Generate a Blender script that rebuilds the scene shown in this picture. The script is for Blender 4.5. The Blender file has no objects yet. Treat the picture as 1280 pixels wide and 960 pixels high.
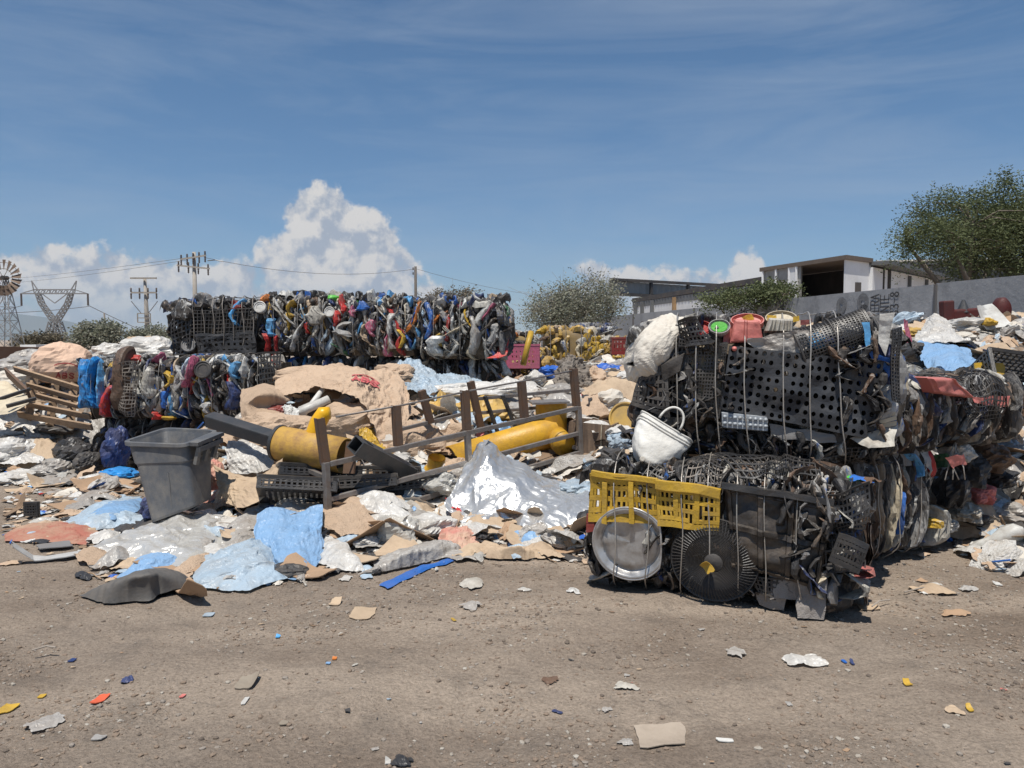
import bpy, math, random
import numpy as np
from mathutils import Vector, Matrix
from mathutils.bvhtree import BVHTree
R = math.radians
rng = np.random.default_rng(7)
random.seed(7)
sc = bpy.context.scene
col = sc.collection

# ---------------------------------------------------------------- camera, sky, sun, exposure
F = 970.0
PITCH = math.atan(55 / 970)
CAMZ = 1.6
cd = bpy.data.cameras.new('camera'); cam = bpy.data.objects.new('camera', cd); col.objects.link(cam)
cam.location = (0, 0, CAMZ); cam.rotation_euler = (R(90) - PITCH, 0, 0)
cd.sensor_width = 36; cd.lens = F / 1280 * 36; cd.clip_end = 30000; cd.clip_start = 0.05
sc.camera = cam
SUN_EL, SUN_AZ = 71, 198        # azimuth: degrees clockwise from +Y (the viewing direction)
sdir = Vector((math.sin(R(SUN_AZ)) * math.cos(R(SUN_EL)), math.cos(R(SUN_AZ)) * math.cos(R(SUN_EL)), math.sin(R(SUN_EL))))
sl = bpy.data.lights.new('sun', 'SUN'); so = bpy.data.objects.new('sun', sl); col.objects.link(so)
sl.energy = 4.9; sl.angle = R(0.5); sl.color = (1.0, 0.95, 0.87)
so.rotation_euler = sdir.to_track_quat('Z', 'Y').to_euler(); so.location = (0, -5, 30)
sc.view_settings.view_transform = 'Standard'; sc.view_settings.look = 'None'
sc.view_settings.exposure = 0.15; sc.view_settings.gamma = 1
sc.view_settings.use_curve_mapping = False
sc.cycles.max_bounces = 6; sc.cycles.diffuse_bounces = 3; sc.cycles.transparent_max_bounces = 12
sc.cycles.volume_bounces = 0

def build_world():
    w = bpy.data.worlds.new('World'); sc.world = w; w.use_nodes = True
    nt = w.node_tree; nt.nodes.clear(); N = nt.nodes.new; L = nt.links.new
    def m(op, a, b=None, c=None, clamp=False):
        n = N('ShaderNodeMath'); n.operation = op; n.use_clamp = clamp
        for i, v in enumerate((a, b, c)):
            if v is None: continue
            if isinstance(v, (int, float)): n.inputs[i].default_value = v
            else: L(v, n.inputs[i])
        return n.outputs[0]
    out = N('ShaderNodeOutputWorld'); bg = N('ShaderNodeBackground'); L(bg.outputs[0], out.inputs[0])
    bg.inputs[1].default_value = 0.098
    sky = N('ShaderNodeTexSky'); sky.sky_type = 'NISHITA'; sky.sun_disc = False
    sky.sun_elevation = R(SUN_EL); sky.sun_rotation = R(SUN_AZ)
    sky.altitude = 1200; sky.air_density = 1.0; sky.dust_density = 0.6; sky.ozone_density = 1.6
    tc = N('ShaderNodeTexCoord'); d = tc.outputs['Generated']
    sep = N('ShaderNodeSeparateXYZ'); L(d, sep.inputs[0])
    x, y, z = sep.outputs
    az = m('ARCTAN2', x, y); el = m('ARCSINE', z)
    # billowy noise over direction
    def noise(scale, detail, rough, vec=d, dist=0.0):
        n = N('ShaderNodeTexNoise'); n.inputs['Scale'].default_value = scale; n.inputs['Detail'].default_value = detail
        n.inputs['Roughness'].default_value = rough; n.inputs['Distortion'].default_value = dist
        L(vec, n.inputs['Vector']); return n.outputs[0]
    def off(v, o):
        n = N('ShaderNodeVectorMath'); n.operation = 'ADD'; L(v, n.inputs[0]); n.inputs[1].default_value = o; return n.outputs[0]
    cells = [(405,290,48,60),(438,318,62,62),(478,352,52,48),(368,330,42,46),(430,380,130,50),
             (58,348,52,44),(140,350,60,44),(196,372,60,48),(18,345,40,42),(120,395,150,42),
             (292,374,42,48),(330,390,70,40),(640,345,0,0),
             (742,350,32,20),(800,350,50,27),(862,360,70,20),(931,338,22,30),(905,362,60,18),(800,372,120,22),
             (-260,330,160,70),(-700,300,200,80),(1500,350,120,40),(1900,330,300,60)]
    fld = None
    for (cx, cy, rx, ry) in cells:
        if rx == 0: continue
        a0 = math.atan((cx - 640) / F); k = math.cos(a0)
        e0 = math.atan((425 - cy) / F * k); ra = rx / F * k * k; re = ry / F * k
        u = m('MULTIPLY', m('SUBTRACT', az, a0), 1 / ra); v = m('MULTIPLY', m('SUBTRACT', el, e0), 1 / re)
        f = m('SUBTRACT', 1.0, m('ADD', m('MULTIPLY', u, u), m('MULTIPLY', v, v)))
        f = m('MULTIPLY', f, min(1.0, re * 18))
        fld = f if fld is None else m('SMOOTH_MAX', fld, f, 0.15)
    n1 = noise(22, 7, 0.6); n1b = noise(60, 5, 0.6)
    so_ = (-0.006, 0.0, 0.018)
    n2 = noise(22, 7, 0.6, off(d, so_)); n2b = noise(60, 5, .6, off(d, (-.003, 0, .006)))
    dens = m('ADD', fld, m('ADD', m('MULTIPLY', m('SUBTRACT', n1, 0.5), 2.4), m('MULTIPLY', m('SUBTRACT', n1b, .5), .9)))
    alpha = m('MULTIPLY', m('SUBTRACT', dens, -0.12), 2.3, clamp=True)
    alpha = m('MULTIPLY', m('MULTIPLY', alpha, alpha), m('SUBTRACT', 3.0, m('MULTIPLY', alpha, 2.0)))
    lit = m('ADD', m('MULTIPLY', m('SUBTRACT', n1, n2), 6.5), m('MULTIPLY', m('SUBTRACT', n1b, n2b), 1.3))
    # edge towards the top is brighter, core and base greyer
    lit = m('ADD', m('ADD', 0.58, lit), m('MULTIPLY', m('SUBTRACT', 0.7, dens), 0.22), clamp=True)
    ccol = N('ShaderNodeMix'); ccol.data_type = 'RGBA'
    L(lit, ccol.inputs[0]); ccol.inputs[6].default_value = (3.4, 3.9, 4.7, 1); ccol.inputs[7].default_value = (6.7, 6.5, 6.25, 1)
    # thin high cloud
    mp = N('ShaderNodeMapping'); mp.inputs['Rotation'].default_value = (0, R(8), 0); mp.inputs['Scale'].default_value = (1.1, 1.1, 7.5); L(d, mp.inputs[0])
    ci = m('MULTIPLY', m('SUBTRACT', noise(2.2, 8, 0.62, mp.outputs[0], 0.6), 0.40), 2.4, clamp=True)
    ci = m('MULTIPLY', ci, m('MULTIPLY', noise(1.7, 3, .5, off(d, (3, 1, 2))), 0.85))
    mx0 = N('ShaderNodeMix'); mx0.data_type = 'RGBA'; L(ci, mx0.inputs[0]); tn = N('ShaderNodeMix'); tn.data_type = 'RGBA'; tn.blend_type = 'MULTIPLY'; tn.inputs[0].default_value = 1; L(sky.outputs[0], tn.inputs[6]); hf = m('MULTIPLY', el, 3.2, clamp=True); ht = N('ShaderNodeMix'); ht.data_type = 'RGBA'; L(hf, ht.inputs[0]); ht.inputs[6].default_value = (.53, .67, .80, 1); ht.inputs[7].default_value = (.50, .75, .88, 1); L(ht.outputs[2], tn.inputs[7]); L(tn.outputs[2], mx0.inputs[6]); mx0.inputs[7].default_value = (3.6, 4.3, 5.3, 1)
    # fade the cumulus into the low haze
    fade = m('MULTIPLY', m('ADD', el, 0.0), 14.0, clamp=True)
    alpha = m('MULTIPLY', alpha, m('ADD', 0.35, m('MULTIPLY', fade, 0.62)))
    mx = N('ShaderNodeMix'); mx.data_type = 'RGBA'; L(alpha, mx.inputs[0]); L(mx0.outputs[2], mx.inputs[6]); L(ccol.outputs[2], mx.inputs[7])
    L(mx.outputs[2], bg.inputs[0])
    return sky, bg
build_world()

# ---------------------------------------------------------------- pixel helpers (photo is 1280 x 960)
cP, sP = math.cos(PITCH), math.sin(PITCH)
def ray(px, py):
    a, b = px - 640, 480 - py
    return Vector((a, F * cP + b * sP, -F * sP + b * cP))
def P(px, py, Y):
    r = ray(px, py); t = Y / r.y
    return Vector((r.x * t, Y, CAMZ + r.z * t))
def G(px, py, z=0.0):
    r = ray(px, py); t = (z - CAMZ) / r.z
    return Vector((r.x * t, r.y * t, z))
def ZX(px, py, Y): return P(px, py, Y)

# ---------------------------------------------------------------- numpy noise
def _h(i, j, k, s):
    n = (i * 374761393 + j * 668265263 + k * 1440662683 + s * 974634777) & 0xffffffff
    n = ((n ^ (n >> 13)) * 1274126177) & 0xffffffff
    n = ((n ^ (n >> 16)) * 2246822519) & 0xffffffff
    return ((n ^ (n >> 15)) & 0xffffff) / 8388607.5 - 1.0
def vn(p, s=0):
    p = np.asarray(p, float)
    if p.shape[-1] == 2: p = np.concatenate([p, np.zeros(p.shape[:-1] + (1,))], -1)
    i = np.floor(p).astype(np.int64); f = p - i; u = f * f * (3 - 2 * f)
    r = 0
    for a in (0, 1):
        for b in (0, 1):
            for c in (0, 1):
                w = (u[..., 0] if a else 1 - u[..., 0]) * (u[..., 1] if b else 1 - u[..., 1]) * (u[..., 2] if c else 1 - u[..., 2])
                r = r + w * _h(i[..., 0] + a, i[..., 1] + b, i[..., 2] + c, s)
    return r
def fbm(p, s=0, o=4):
    r = 0; a = 1; p = np.asarray(p, float)
    for k in range(o):
        r = r + a * vn(p, s + k * 17); p = p * 2.03 + 5.1; a *= 0.5
    return r
def tri(x): return np.abs((x % 1.0) - 0.5) * 2 - 0.5
def crumple(uv, s, scale=1.0, n=7, sharp=0.8):
    """faceted folds: sums of masked, warped creases; uv in metres, result about -1..1"""
    g = np.random.default_rng(int(s)); uv = np.asarray(uv, float) / scale
    out = 0; tot = 0
    for k in range(n):
        a = g.uniform(0, math.pi * 2); d = np.array([math.cos(a), math.sin(a)]); fr = g.uniform(0.7, 1.3) * 1.45 ** k
        w = 0.85 ** k if sharp > .7 else 0.72 ** k
        w /= fr ** 0.75
        ph = uv @ d * fr + 0.45 * vn(uv * fr * 0.7 + 31 * k, int(s) + k) + g.uniform(0, 1)
        mask = 0.55 + 0.45 * vn(uv * fr * 0.45 + 11 * k, int(s) + 50 + k)
        out = out + w * tri(ph) * 2 * mask; tot += w
    return out / tot

# ---------------------------------------------------------------- mesh collector
class MB:
    def __init__(s): s.V = []; s.F = []; s.M = []; s.n = 0
    def add(s, V, Fc, m=0):
        V = np.asarray(V, float).reshape(-1, 3); s.V.append(V)
        for f in Fc: s.F.append(tuple(int(i) + s.n for i in f))
        s.M += [m] * len(Fc); s.n += len(V); return s
    def grid(s, Pn, m=0, cu=False, cv=False, flip=False):
        n, k = Pn.shape[:2]; I = np.arange(n * k).reshape(n, k)
        if cu: I = np.concatenate([I, I[:1]], 0)
        if cv: I = np.concatenate([I, I[:, :1]], 1)
        q = np.stack([I[:-1, :-1], I[:-1, 1:], I[1:, 1:], I[1:, :-1]], -1).reshape(-1, 4)
        if flip: q = q[:, ::-1]
        V = Pn.reshape(-1, 3); s.V.append(V); q = q + s.n
        s.F += [tuple(r) for r in q.tolist()]; s.M += [m] * len(q); s.n += len(V); return s
    def bar(s, p0, p1, w, h, up=(0, 0, 1), m=0):
        p0, p1 = Vector(p0), Vector(p1); d = (p1 - p0).normalized(); u = Vector(up)
        sd = d.cross(u)
        if sd.length < 1e-4: sd = d.cross(Vector((1, 0, 0)))
        sd.normalize(); u = sd.cross(d).normalized()
        V = [p + sd * (a * w / 2) + u * (b * h / 2) for p in (p0, p1) for a, b in ((-1, -1), (1, -1), (1, 1), (-1, 1))]
        return s.add([tuple(v) for v in V], [(3, 2, 1, 0), (4, 5, 6, 7), (0, 1, 5, 4), (1, 2, 6, 5), (2, 3, 7, 6), (3, 0, 4, 7)], m)
    def box(s, lo, hi, Mx=None, m=0):
        V = [(x, y, z) for z in (lo[2], hi[2]) for x, y in ((lo[0], lo[1]), (hi[0], lo[1]), (hi[0], hi[1]), (lo[0], hi[1]))]
        if Mx is not None: V = [tuple(Mx @ Vector(v)) for v in V]
        return s.add(V, [(3, 2, 1, 0), (4, 5, 6, 7), (0, 1, 5, 4), (1, 2, 6, 5), (2, 3, 7, 6), (3, 0, 4, 7)], m)
    def tube(s, pts, r, n=6, m=0, closed=False, caps=True):
        p = np.array([tuple(q) for q in pts], float); k = len(p)
        rr = np.full(k, r) if np.isscalar(r) else np.asarray(r, float)
        t = np.gradient(p, axis=0)
        if closed: t = np.roll(p, -1, 0) - np.roll(p, 1, 0)
        t /= np.linalg.norm(t, axis=1)[:, None] + 1e-9
        u = np.cross(t[0], (0, 0, 1)); 
        if np.linalg.norm(u) < .05: u = np.cross(t[0], (1, 0, 0))
        U = []
        for i in range(k):
            u = u - t[i] * (u @ t[i]); u = u / (np.linalg.norm(u) + 1e-9); U.append(u)
        U = np.array(U); W = np.cross(t, U)
        a = np.arange(n) / n * 2 * math.pi
        Pn = p[:, None] + rr[:, None, None] * (np.cos(a)[None, :, None] * U[:, None] + np.sin(a)[None, :, None] * W[:, None])
        b0 = s.n; s.grid(Pn, m, cu=closed, cv=True)
        if caps and not closed:
            s.F.append(tuple(b0 + i for i in range(n))[::-1]); s.F.append(tuple(b0 + (k - 1) * n + i for i in range(n))); s.M += [m, m]
        return s
    def lathe(s, prof, n=32, Mx=None, m=0, warp=None):
        a = np.arange(n) / n * 2 * math.pi; pr = np.array(prof, float)
        Pn = np.stack([pr[:, 0, None] * np.cos(a), pr[:, 0, None] * np.sin(a), np.repeat(pr[:, 1, None], n, 1)], -1)
        if warp is not None: Pn = warp(Pn)
        if Mx is not None:
            A = np.array(Mx.to_3x3()); Pn = Pn @ A.T + np.array(Mx.translation)
        return s.grid(Pn, m, cv=True)
    def warp(s, fn):
        V = np.concatenate(s.V); s.V = [fn(V)]; return s
    def bounds(s):
        V = np.concatenate(s.V); return V.min(0), V.max(0)
    def build(s, name, mats, parent=None, smooth=False, bevel=0, origin=None):
        V = np.concatenate(s.V)
        if parent is not None: o = TM[parent.name].inverted()
        else:
            if origin is None: lo, hi = V.min(0), V.max(0); origin = ((lo[0] + hi[0]) / 2, (lo[1] + hi[1]) / 2, lo[2])
            o = Matrix.Translation(-Vector(origin))
        A = np.array(o.to_3x3()); V = V @ A.T + np.array(o.translation)
        me = bpy.data.meshes.new(name); me.from_pydata(V.tolist(), [], s.F)
        if not isinstance(mats, (list, tuple)): mats = [mats]
        for mm in mats: me.materials.append(mm)
        me.polygons.foreach_set('material_index', s.M)
        if smooth: me.polygons.foreach_set('use_smooth', [True] * len(s.F))
        me.update()
        ob = bpy.data.objects.new(name, me); col.objects.link(ob)
        if parent is not None: ob.parent = parent
        else: ob.location = Vector(origin); TM[ob.name] = Matrix.Translation(Vector(origin))
        if bevel:
            b = ob.modifiers.new('bevel', 'BEVEL'); b.width = bevel; b.segments = 2; b.limit_method = 'ANGLE'
        return ob
TM = {}
def tag(o, label=None, cat=None, group=None, kind=None):
    if label: o['label'] = label
    if cat: o['category'] = cat
    if group: o['group'] = group
    if kind: o['kind'] = kind
    return o
def thing(name, label, cat, loc, group=None):
    o = bpy.data.objects.new(name, None); col.objects.link(o); o.location = Vector(loc); o.empty_display_size = .2
    TM[o.name] = Matrix.Translation(Vector(loc)); return tag(o, label, cat, group)

# ---------------------------------------------------------------- materials
MC = {}
def mat(name, c, rough=.55, metal=0.0, dirt=.3, dcol=(.20, .155, .115), bump=.25, bs=60, var=.12, ds=5.0, spec=.35, alpha=1.0, transl=0.0, voro=0.0, streak=None, crease=None, print_=None):
    if name in MC: return MC[name]
    m = bpy.data.materials.new(name); m.use_nodes = True; nt = m.node_tree; N = nt.nodes.new; L = nt.links.new
    b = nt.nodes['Principled BSDF']; out = nt.nodes['Material Output']
    b.inputs['Roughness'].default_value = rough; b.inputs['Metallic'].default_value = metal
    b.inputs['Specular IOR Level'].default_value = spec
    tc = N('ShaderNodeTexCoord'); co = tc.outputs['Object']
    oi = N('ShaderNodeObjectInfo')
    va = N('ShaderNodeVectorMath'); va.operation = 'ADD'; L(co, va.inputs[0])
    cm = N('ShaderNodeVectorMath'); cm.operation = 'SCALE'; cm.inputs[0].default_value = (7.3, 3.1, 5.7); L(oi.outputs['Random'], cm.inputs['Scale']); L(cm.outputs[0], va.inputs[1])
    vec = va.outputs[0]
    if streak:
        mp = N('ShaderNodeMapping'); mp.inputs['Scale'].default_value = streak; L(vec, mp.inputs[0]); svec = mp.outputs[0]
    else: svec = vec
    n1 = N('ShaderNodeTexNoise'); n1.inputs['Scale'].default_value = ds; n1.inputs['Detail'].default_value = 8; n1.inputs['Roughness'].default_value = .68; L(svec, n1.inputs['Vector'])
    mr = N('ShaderNodeMapRange'); mr.inputs[1].default_value = .42; mr.inputs[2].default_value = .72; mr.inputs[3].default_value = dirt * .25; mr.inputs[4].default_value = min(1, dirt * 1.5); L(n1.outputs[0], mr.inputs[0])
    hs = N('ShaderNodeHueSaturation'); hs.inputs['Color'].default_value = (*c, 1)
    mv = N('ShaderNodeMapRange'); mv.inputs[3].default_value = 1 - var; mv.inputs[4].default_value = 1 + var; L(oi.outputs['Random'], mv.inputs[0]); L(mv.outputs[0], hs.inputs['Value'])
    mx = N('ShaderNodeMix'); mx.data_type = 'RGBA'; L(mr.outputs[0], mx.inputs[0]); L(hs.outputs[0], mx.inputs[6]); mx.inputs[7].default_value = (*dcol, 1)
    if print_:          # printed labels, second colours and deep grime on crushed packaging
        mq = N('ShaderNodeMapping'); mq.inputs['Scale'].default_value = (26, 26, 9); L(vec, mq.inputs[0]); n3 = N('ShaderNodeTexNoise'); n3.inputs['Scale'].default_value = 1; n3.inputs['Detail'].default_value = 6; n3.inputs['Roughness'].default_value = .7; n3.inputs['Distortion'].default_value = .8; L(mq.outputs[0], n3.inputs['Vector'])
        r3 = N('ShaderNodeMapRange'); r3.inputs[1].default_value = .54; r3.inputs[2].default_value = .62; r3.inputs[3].default_value = 0; r3.inputs[4].default_value = .85; L(n3.outputs[0], r3.inputs[0]); m3 = N('ShaderNodeMix'); m3.data_type = 'RGBA'; L(r3.outputs[0], m3.inputs[0]); L(mx.outputs[2], m3.inputs[6]); m3.inputs[7].default_value = (*print_, 1); mx = m3
    L(mx.outputs[2], b.inputs['Base Color'])
    if bump:
        n2 = N('ShaderNodeTexNoise'); n2.inputs['Scale'].default_value = bs; n2.inputs['Detail'].default_value = 5
        if crease:
            mq = N('ShaderNodeMapping'); mq.inputs['Scale'].default_value = crease; L(vec, mq.inputs[0]); L(mq.outputs[0], n2.inputs['Vector'])
        else: L(vec, n2.inputs['Vector'])
        bp = N('ShaderNodeBump'); bp.inputs['Strength'].default_value = bump; bp.inputs['Distance'].default_value = .016 if voro else .01; 
        if voro:
            vo = N('ShaderNodeTexVoronoi'); vo.feature = 'DISTANCE_TO_EDGE'; vo.inputs['Scale'].default_value = voro; L(vec, vo.inputs['Vector'])
            ad = N('ShaderNodeMath'); ad.operation = 'ADD'; L(n2.outputs[0], ad.inputs[0]); L(vo.outputs['Distance'], ad.inputs[1]); L(ad.outputs[0], bp.inputs['Height'])
        else: L(n2.outputs[0], bp.inputs['Height'])
        L(bp.outputs[0], b.inputs['Normal'])
    if transl:
        t = N('ShaderNodeBsdfTranslucent'); L(mx.outputs[2], t.inputs[0]); ms = N('ShaderNodeMixShader'); ms.inputs[0].default_value = transl
        L(b.outputs[0], ms.inputs[1]); L(t.outputs[0], ms.inputs[2]); L(ms.outputs[0], out.inputs[0])
    if alpha < 1: b.inputs['Alpha'].default_value = alpha
    MC[name] = m; return m
SPEC = {}
def crushed(m, k):
    """the same plastic as it looks once pressed: creased, grimy, with a second printed colour"""
    if m.name not in SPEC: return m
    c, ro = SPEC[m.name]; lum = sum(c) / 3; pr = ((.02, .02, .022), (.50, .50, .48), (.20, .15, .11), (.03, .10, .30))[k]
    if k == 1 and lum > .35: pr = (.22, .22, .22)
    return mat(m.name + '_crushed_%d' % k, c, ro, dirt=.5, dcol=(.11, .09, .07), ds=9, bump=.9, bs=1.0, crease=(60, 60, 16), print_=pr, var=.2)
_mat = mat
def mat(name, c, rough=.55, *a, **k):
    SPEC.setdefault(name, (c, rough)); return _mat(name, c, rough, *a, **k)
BLK = mat('black_plastic', (.022, .023, .026), .42, dirt=.30, dcol=(.13, .11, .09), spec=.45)
BLK2 = mat('charcoal_plastic', (.038, .039, .042), .5, dirt=.4, dcol=(.15, .125, .10))
GRY = mat('grey_plastic', (.22, .22, .22), .5)
LGR = mat('pale_grey_plastic', (.42, .42, .41), .5, dirt=.35)
WHT = mat('white_plastic', (.64, .64, .61), .42, dirt=.45)
WHD = mat('dirty_white_plastic', (.46, .44, .39), .5, dirt=.6)
CRM = mat('cream_plastic', (.60, .52, .38), .5, dirt=.4)
BLU = mat('blue_plastic', (.02, .14, .50), .38, dirt=.22)
LBL = mat('sky_blue_plastic', (.10, .38, .72), .42, dirt=.2)
CYB = mat('bright_blue_plastic', (.015, .26, .66), .4, dirt=.18)
NVY = mat('navy_plastic', (.012, .035, .13), .4, dirt=.25)
RED = mat('red_plastic', (.50, .025, .025), .42, dirt=.25)
DRD = mat('dark_red_plastic', (.22, .018, .018), .45, dirt=.3)
FRD = mat('faded_red_plastic', (.58, .17, .15), .5, dirt=.25)
PNK = mat('pink_plastic', (.50, .11, .20), .45, dirt=.4)
YEL = mat('yellow_plastic', (.55, .34, .03), .45, dirt=.42, dcol=(.2, .14, .07), ds=9)
DYL = mat('ochre_plastic', (.52, .33, .08), .5, dirt=.4)
ORG = mat('orange_plastic', (.62, .18, .02), .42, dirt=.25)
GRN = mat('green_plastic', (.07, .42, .04), .42, dirt=.2)
DGN = mat('dark_green_plastic', (.01, .12, .05), .42, dirt=.25)
BRN = mat('brown_plastic', (.12, .07, .045), .5, dirt=.3)
CARD = mat('cardboard', (.40, .27, .175), .85, dirt=.45, dcol=(.26, .18, .12), bump=.35, spec=.1)
CARD2 = mat('pale_cardboard', (.47, .36, .25), .85, dirt=.45, dcol=(.3, .22, .16), bump=.35, spec=.1)
DCARD = mat('dark_cardboard', (.22, .15, .10), .85, dirt=.35, spec=.1)
SACK = mat('beige_woven_sack', (.52, .385, .275), .75, dirt=.30, dcol=(.33, .235, .165), bump=.8, bs=90, spec=.15, transl=.06, voro=6)
SACKW = mat('white_woven_sack', (.60, .565, .50), .7, dirt=.35, dcol=(.42, .34, .26), bump=.4, bs=150, spec=.2)
FILM = mat('white_film', (.62, .61, .585), .34, dirt=.42, dcol=(.36, .30, .23), bump=.75, bs=24, spec=.5, transl=.12, voro=13)
FILMG = mat('grey_film', (.43, .415, .39), .34, dirt=.55, dcol=(.25, .20, .155), bump=.75, bs=24, spec=.5, transl=.1, voro=13)
FILMB = mat('pale_blue_film', (.38, .49, .59), .38, dirt=.38, dcol=(.34, .31, .27), bump=.7, bs=24, spec=.4, transl=.1, voro=11)
FILMC = mat('sky_blue_film', (.22, .39, .62), .42, dirt=.22, dcol=(.30, .32, .34), bump=.6, bs=24, spec=.35, transl=.08, voro=9)
FILMT = mat('clear_film', (.66, .65, .61), .22, dirt=.3, dcol=(.4, .34, .26), bump=.35, bs=25, spec=.6, alpha=.66, transl=.15, voro=12)
SILV = mat('silver_film', (.62, .62, .61), .34, metal=.75, dirt=.14, dcol=(.50, .46, .40), bump=.35, bs=7, voro=3.5)
TARP = mat('blue_tarpaulin', (.015, .10, .42), .45, dirt=.15)
STL = mat('galvanised_steel', (.26, .25, .24), .5, metal=.45, dirt=.45, dcol=(.16, .10, .07), ds=14)
RUST = mat('rusty_steel', (.11, .082, .066), .7, metal=.2, dirt=.5, dcol=(.20, .10, .05), ds=18)
DSTL = mat('dark_painted_steel', (.045, .05, .055), .45, metal=.2, dirt=.3, dcol=(.12, .10, .09), ds=8)
YPNT = mat('yellow_paint', (.58, .32, .02), .42, dirt=.5, dcol=(.27, .15, .05), ds=7)
YWORN = mat('worn_yellow_paint', (.50, .30, .06), .6, dirt=.75, dcol=(.27, .15, .07), ds=11)
WOOD = mat('weathered_wood', (.36, .255, .17), .8, dirt=.5, dcol=(.18, .12, .08), bump=.6, bs=30, spec=.1, streak=(1, 12, 12), ds=3)
WIRE = mat('strapping_wire', (.42, .39, .35), .42, metal=.5, dirt=.25, ds=20)
MESHG = mat('grey_net', (.22, .20, .18), .6, dirt=.4)
DEBM = mat('dark_rubble', (.09, .075, .06), .9, dirt=.5, dcol=(.22, .17, .12), bump=1.0, bs=40, spec=.1)
# ================================================================ ground
def earth_material():
    m = bpy.data.materials.new('packed_earth'); m.use_nodes = True; nt = m.node_tree; N = nt.nodes.new; L = nt.links.new
    b = nt.nodes['Principled BSDF']; b.inputs['Roughness'].default_value = .95; b.inputs['Specular IOR Level'].default_value = .12
    tc = N('ShaderNodeTexCoord'); co = tc.outputs['Object']
    def noise(s, d, r, v=co):
        n = N('ShaderNodeTexNoise'); n.inputs['Scale'].default_value = s; n.inputs['Detail'].default_value = d; n.inputs['Roughness'].default_value = r; L(v, n.inputs['Vector']); return n.outputs[0]
    def ramp(f, *st):
        r = N('ShaderNodeValToRGB'); e = r.color_ramp.elements
        while len(e) < len(st): e.new(.5)
        for i, (p, c) in enumerate(st): e[i].position = p; e[i].color = (*c, 1)
        L(f, r.inputs[0]); return r.outputs[0]
    def mix(f, a, c, t='MIX'):
        x = N('ShaderNodeMix'); x.data_type = 'RGBA'; x.blend_type = t
        if isinstance(f, float): x.inputs[0].default_value = f
        else: L(f, x.inputs[0])
        for i, v in ((6, a), (7, c)):
            if isinstance(v, tuple): x.inputs[i].default_value = (*v, 1)
            else: L(v, x.inputs[i])
        return x.outputs[2]
    def mr(f, a, c, lo=0.0, hi=1.0):
        x = N('ShaderNodeMapRange'); L(f, x.inputs[0]); x.inputs[1].default_value = a; x.inputs[2].default_value = c; x.inputs[3].default_value = lo; x.inputs[4].default_value = hi; return x.outputs[0]
    mp = N('ShaderNodeMapping'); mp.inputs['Rotation'].default_value = (0, 0, R(-38)); mp.inputs['Scale'].default_value = (.35, 1.6, 1); L(co, mp.inputs[0])
    base = ramp(noise(.8, 6, .6), (.3, (.205, .160, .125)), (.52, (.295, .240, .194)), (.75, (.365, .304, .249)))
    trk = mr(noise(1.0, 4, .5, mp.outputs[0]), .45, .66)
    c = mix(trk, base, (.40, .328, .264))
    pt = mr(noise(2.6, 7, .7), .52, .68, 0, .55); c = mix(pt, c, (.175, .150, .128))
    gr = noise(55, 6, .75); c = mix(.75, c, ramp(gr, (.30, (.52, .50, .47)), (.5, (1.0, .99, .97)), (.72, (1.5, 1.47, 1.43))), 'MULTIPLY')
    v = N('ShaderNodeTexVoronoi'); v.inputs['Scale'].default_value = 62; L(co, v.inputs['Vector'])
    spk = mr(v.outputs['Distance'], .16, .10); v2 = N('ShaderNodeSeparateColor'); L(v.outputs['Color'], v2.inputs[0])
    sel = mr(v2.outputs[0], .62, .66); mm = N('ShaderNodeMath'); mm.operation = 'MULTIPLY'; L(spk, mm.inputs[0]); L(sel, mm.inputs[1])
    sc_ = ramp(v2.outputs[1], (.0, (.10, .08, .07)), (.35, (.30, .26, .22)), (.7, (.42, .38, .33)), (1, (.62, .60, .56)))
    c = mix(mm.outputs[0], c, sc_)
    L(c, b.inputs['Base Color'])
    h = N('ShaderNodeMath'); h.operation = 'ADD'; L(gr, h.inputs[0])
    h2 = N('ShaderNodeMath'); h2.operation = 'MULTIPLY'; L(noise(11, 6, .7), h2.inputs[0]); h2.inputs[1].default_value = 2.2; L(h2.outputs[0], h.inputs[1])
    h3 = N('ShaderNodeMath'); h3.operation = 'ADD'; L(h.outputs[0], h3.inputs[0]); L(mm.outputs[0], h3.inputs[1])
    bp = N('ShaderNodeBump'); bp.inputs['Strength'].default_value = 1.0; bp.inputs['Distance'].default_value = .02; L(h3.outputs[0], bp.inputs['Height']); L(bp.outputs[0], b.inputs['Normal'])
    return m
EARTH = earth_material()
def gz(x, y):
    p = np.stack([x, y], -1); d = np.exp(-((np.asarray(y) - 6) / 14) ** 2)
    a = R(-38); q = np.stack([(x * math.cos(a) - y * math.sin(a)) * .25, (x * math.sin(a) + y * math.cos(a)) * 1.9], -1)
    near = np.exp(-(np.hypot(x - .3, y - 3) / 3.2) ** 4)
    return d * (.018 * fbm(p * .9, 3, 3) + .010 * fbm(p * 4.2, 5, 3) + near * .017 * vn(q, 9) + .004 * fbm(p * 17, 8, 2)) - .012
def spaced(a, b, n0, far0, far1):
    core = np.linspace(a, b, n0); l = a - np.geomspace(.05, a - far0, 40)[::-1]; r = b + np.geomspace(.05, far1 - b, 40)
    return np.concatenate([l, core, r])
gx = spaced(-5, 5, 330, -9000, 9000); gy = spaced(1.4, 8, 260, -3000, 9000)
X, Yg = np.meshgrid(gx, gy, indexing='ij')
g = MB(); g.grid(np.stack([X, Yg, gz(X, Yg)], -1), flip=True)
ground = g.build('ground', EARTH, smooth=True, origin=(0, 0, 0)); tag(ground, kind='structure')

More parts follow.
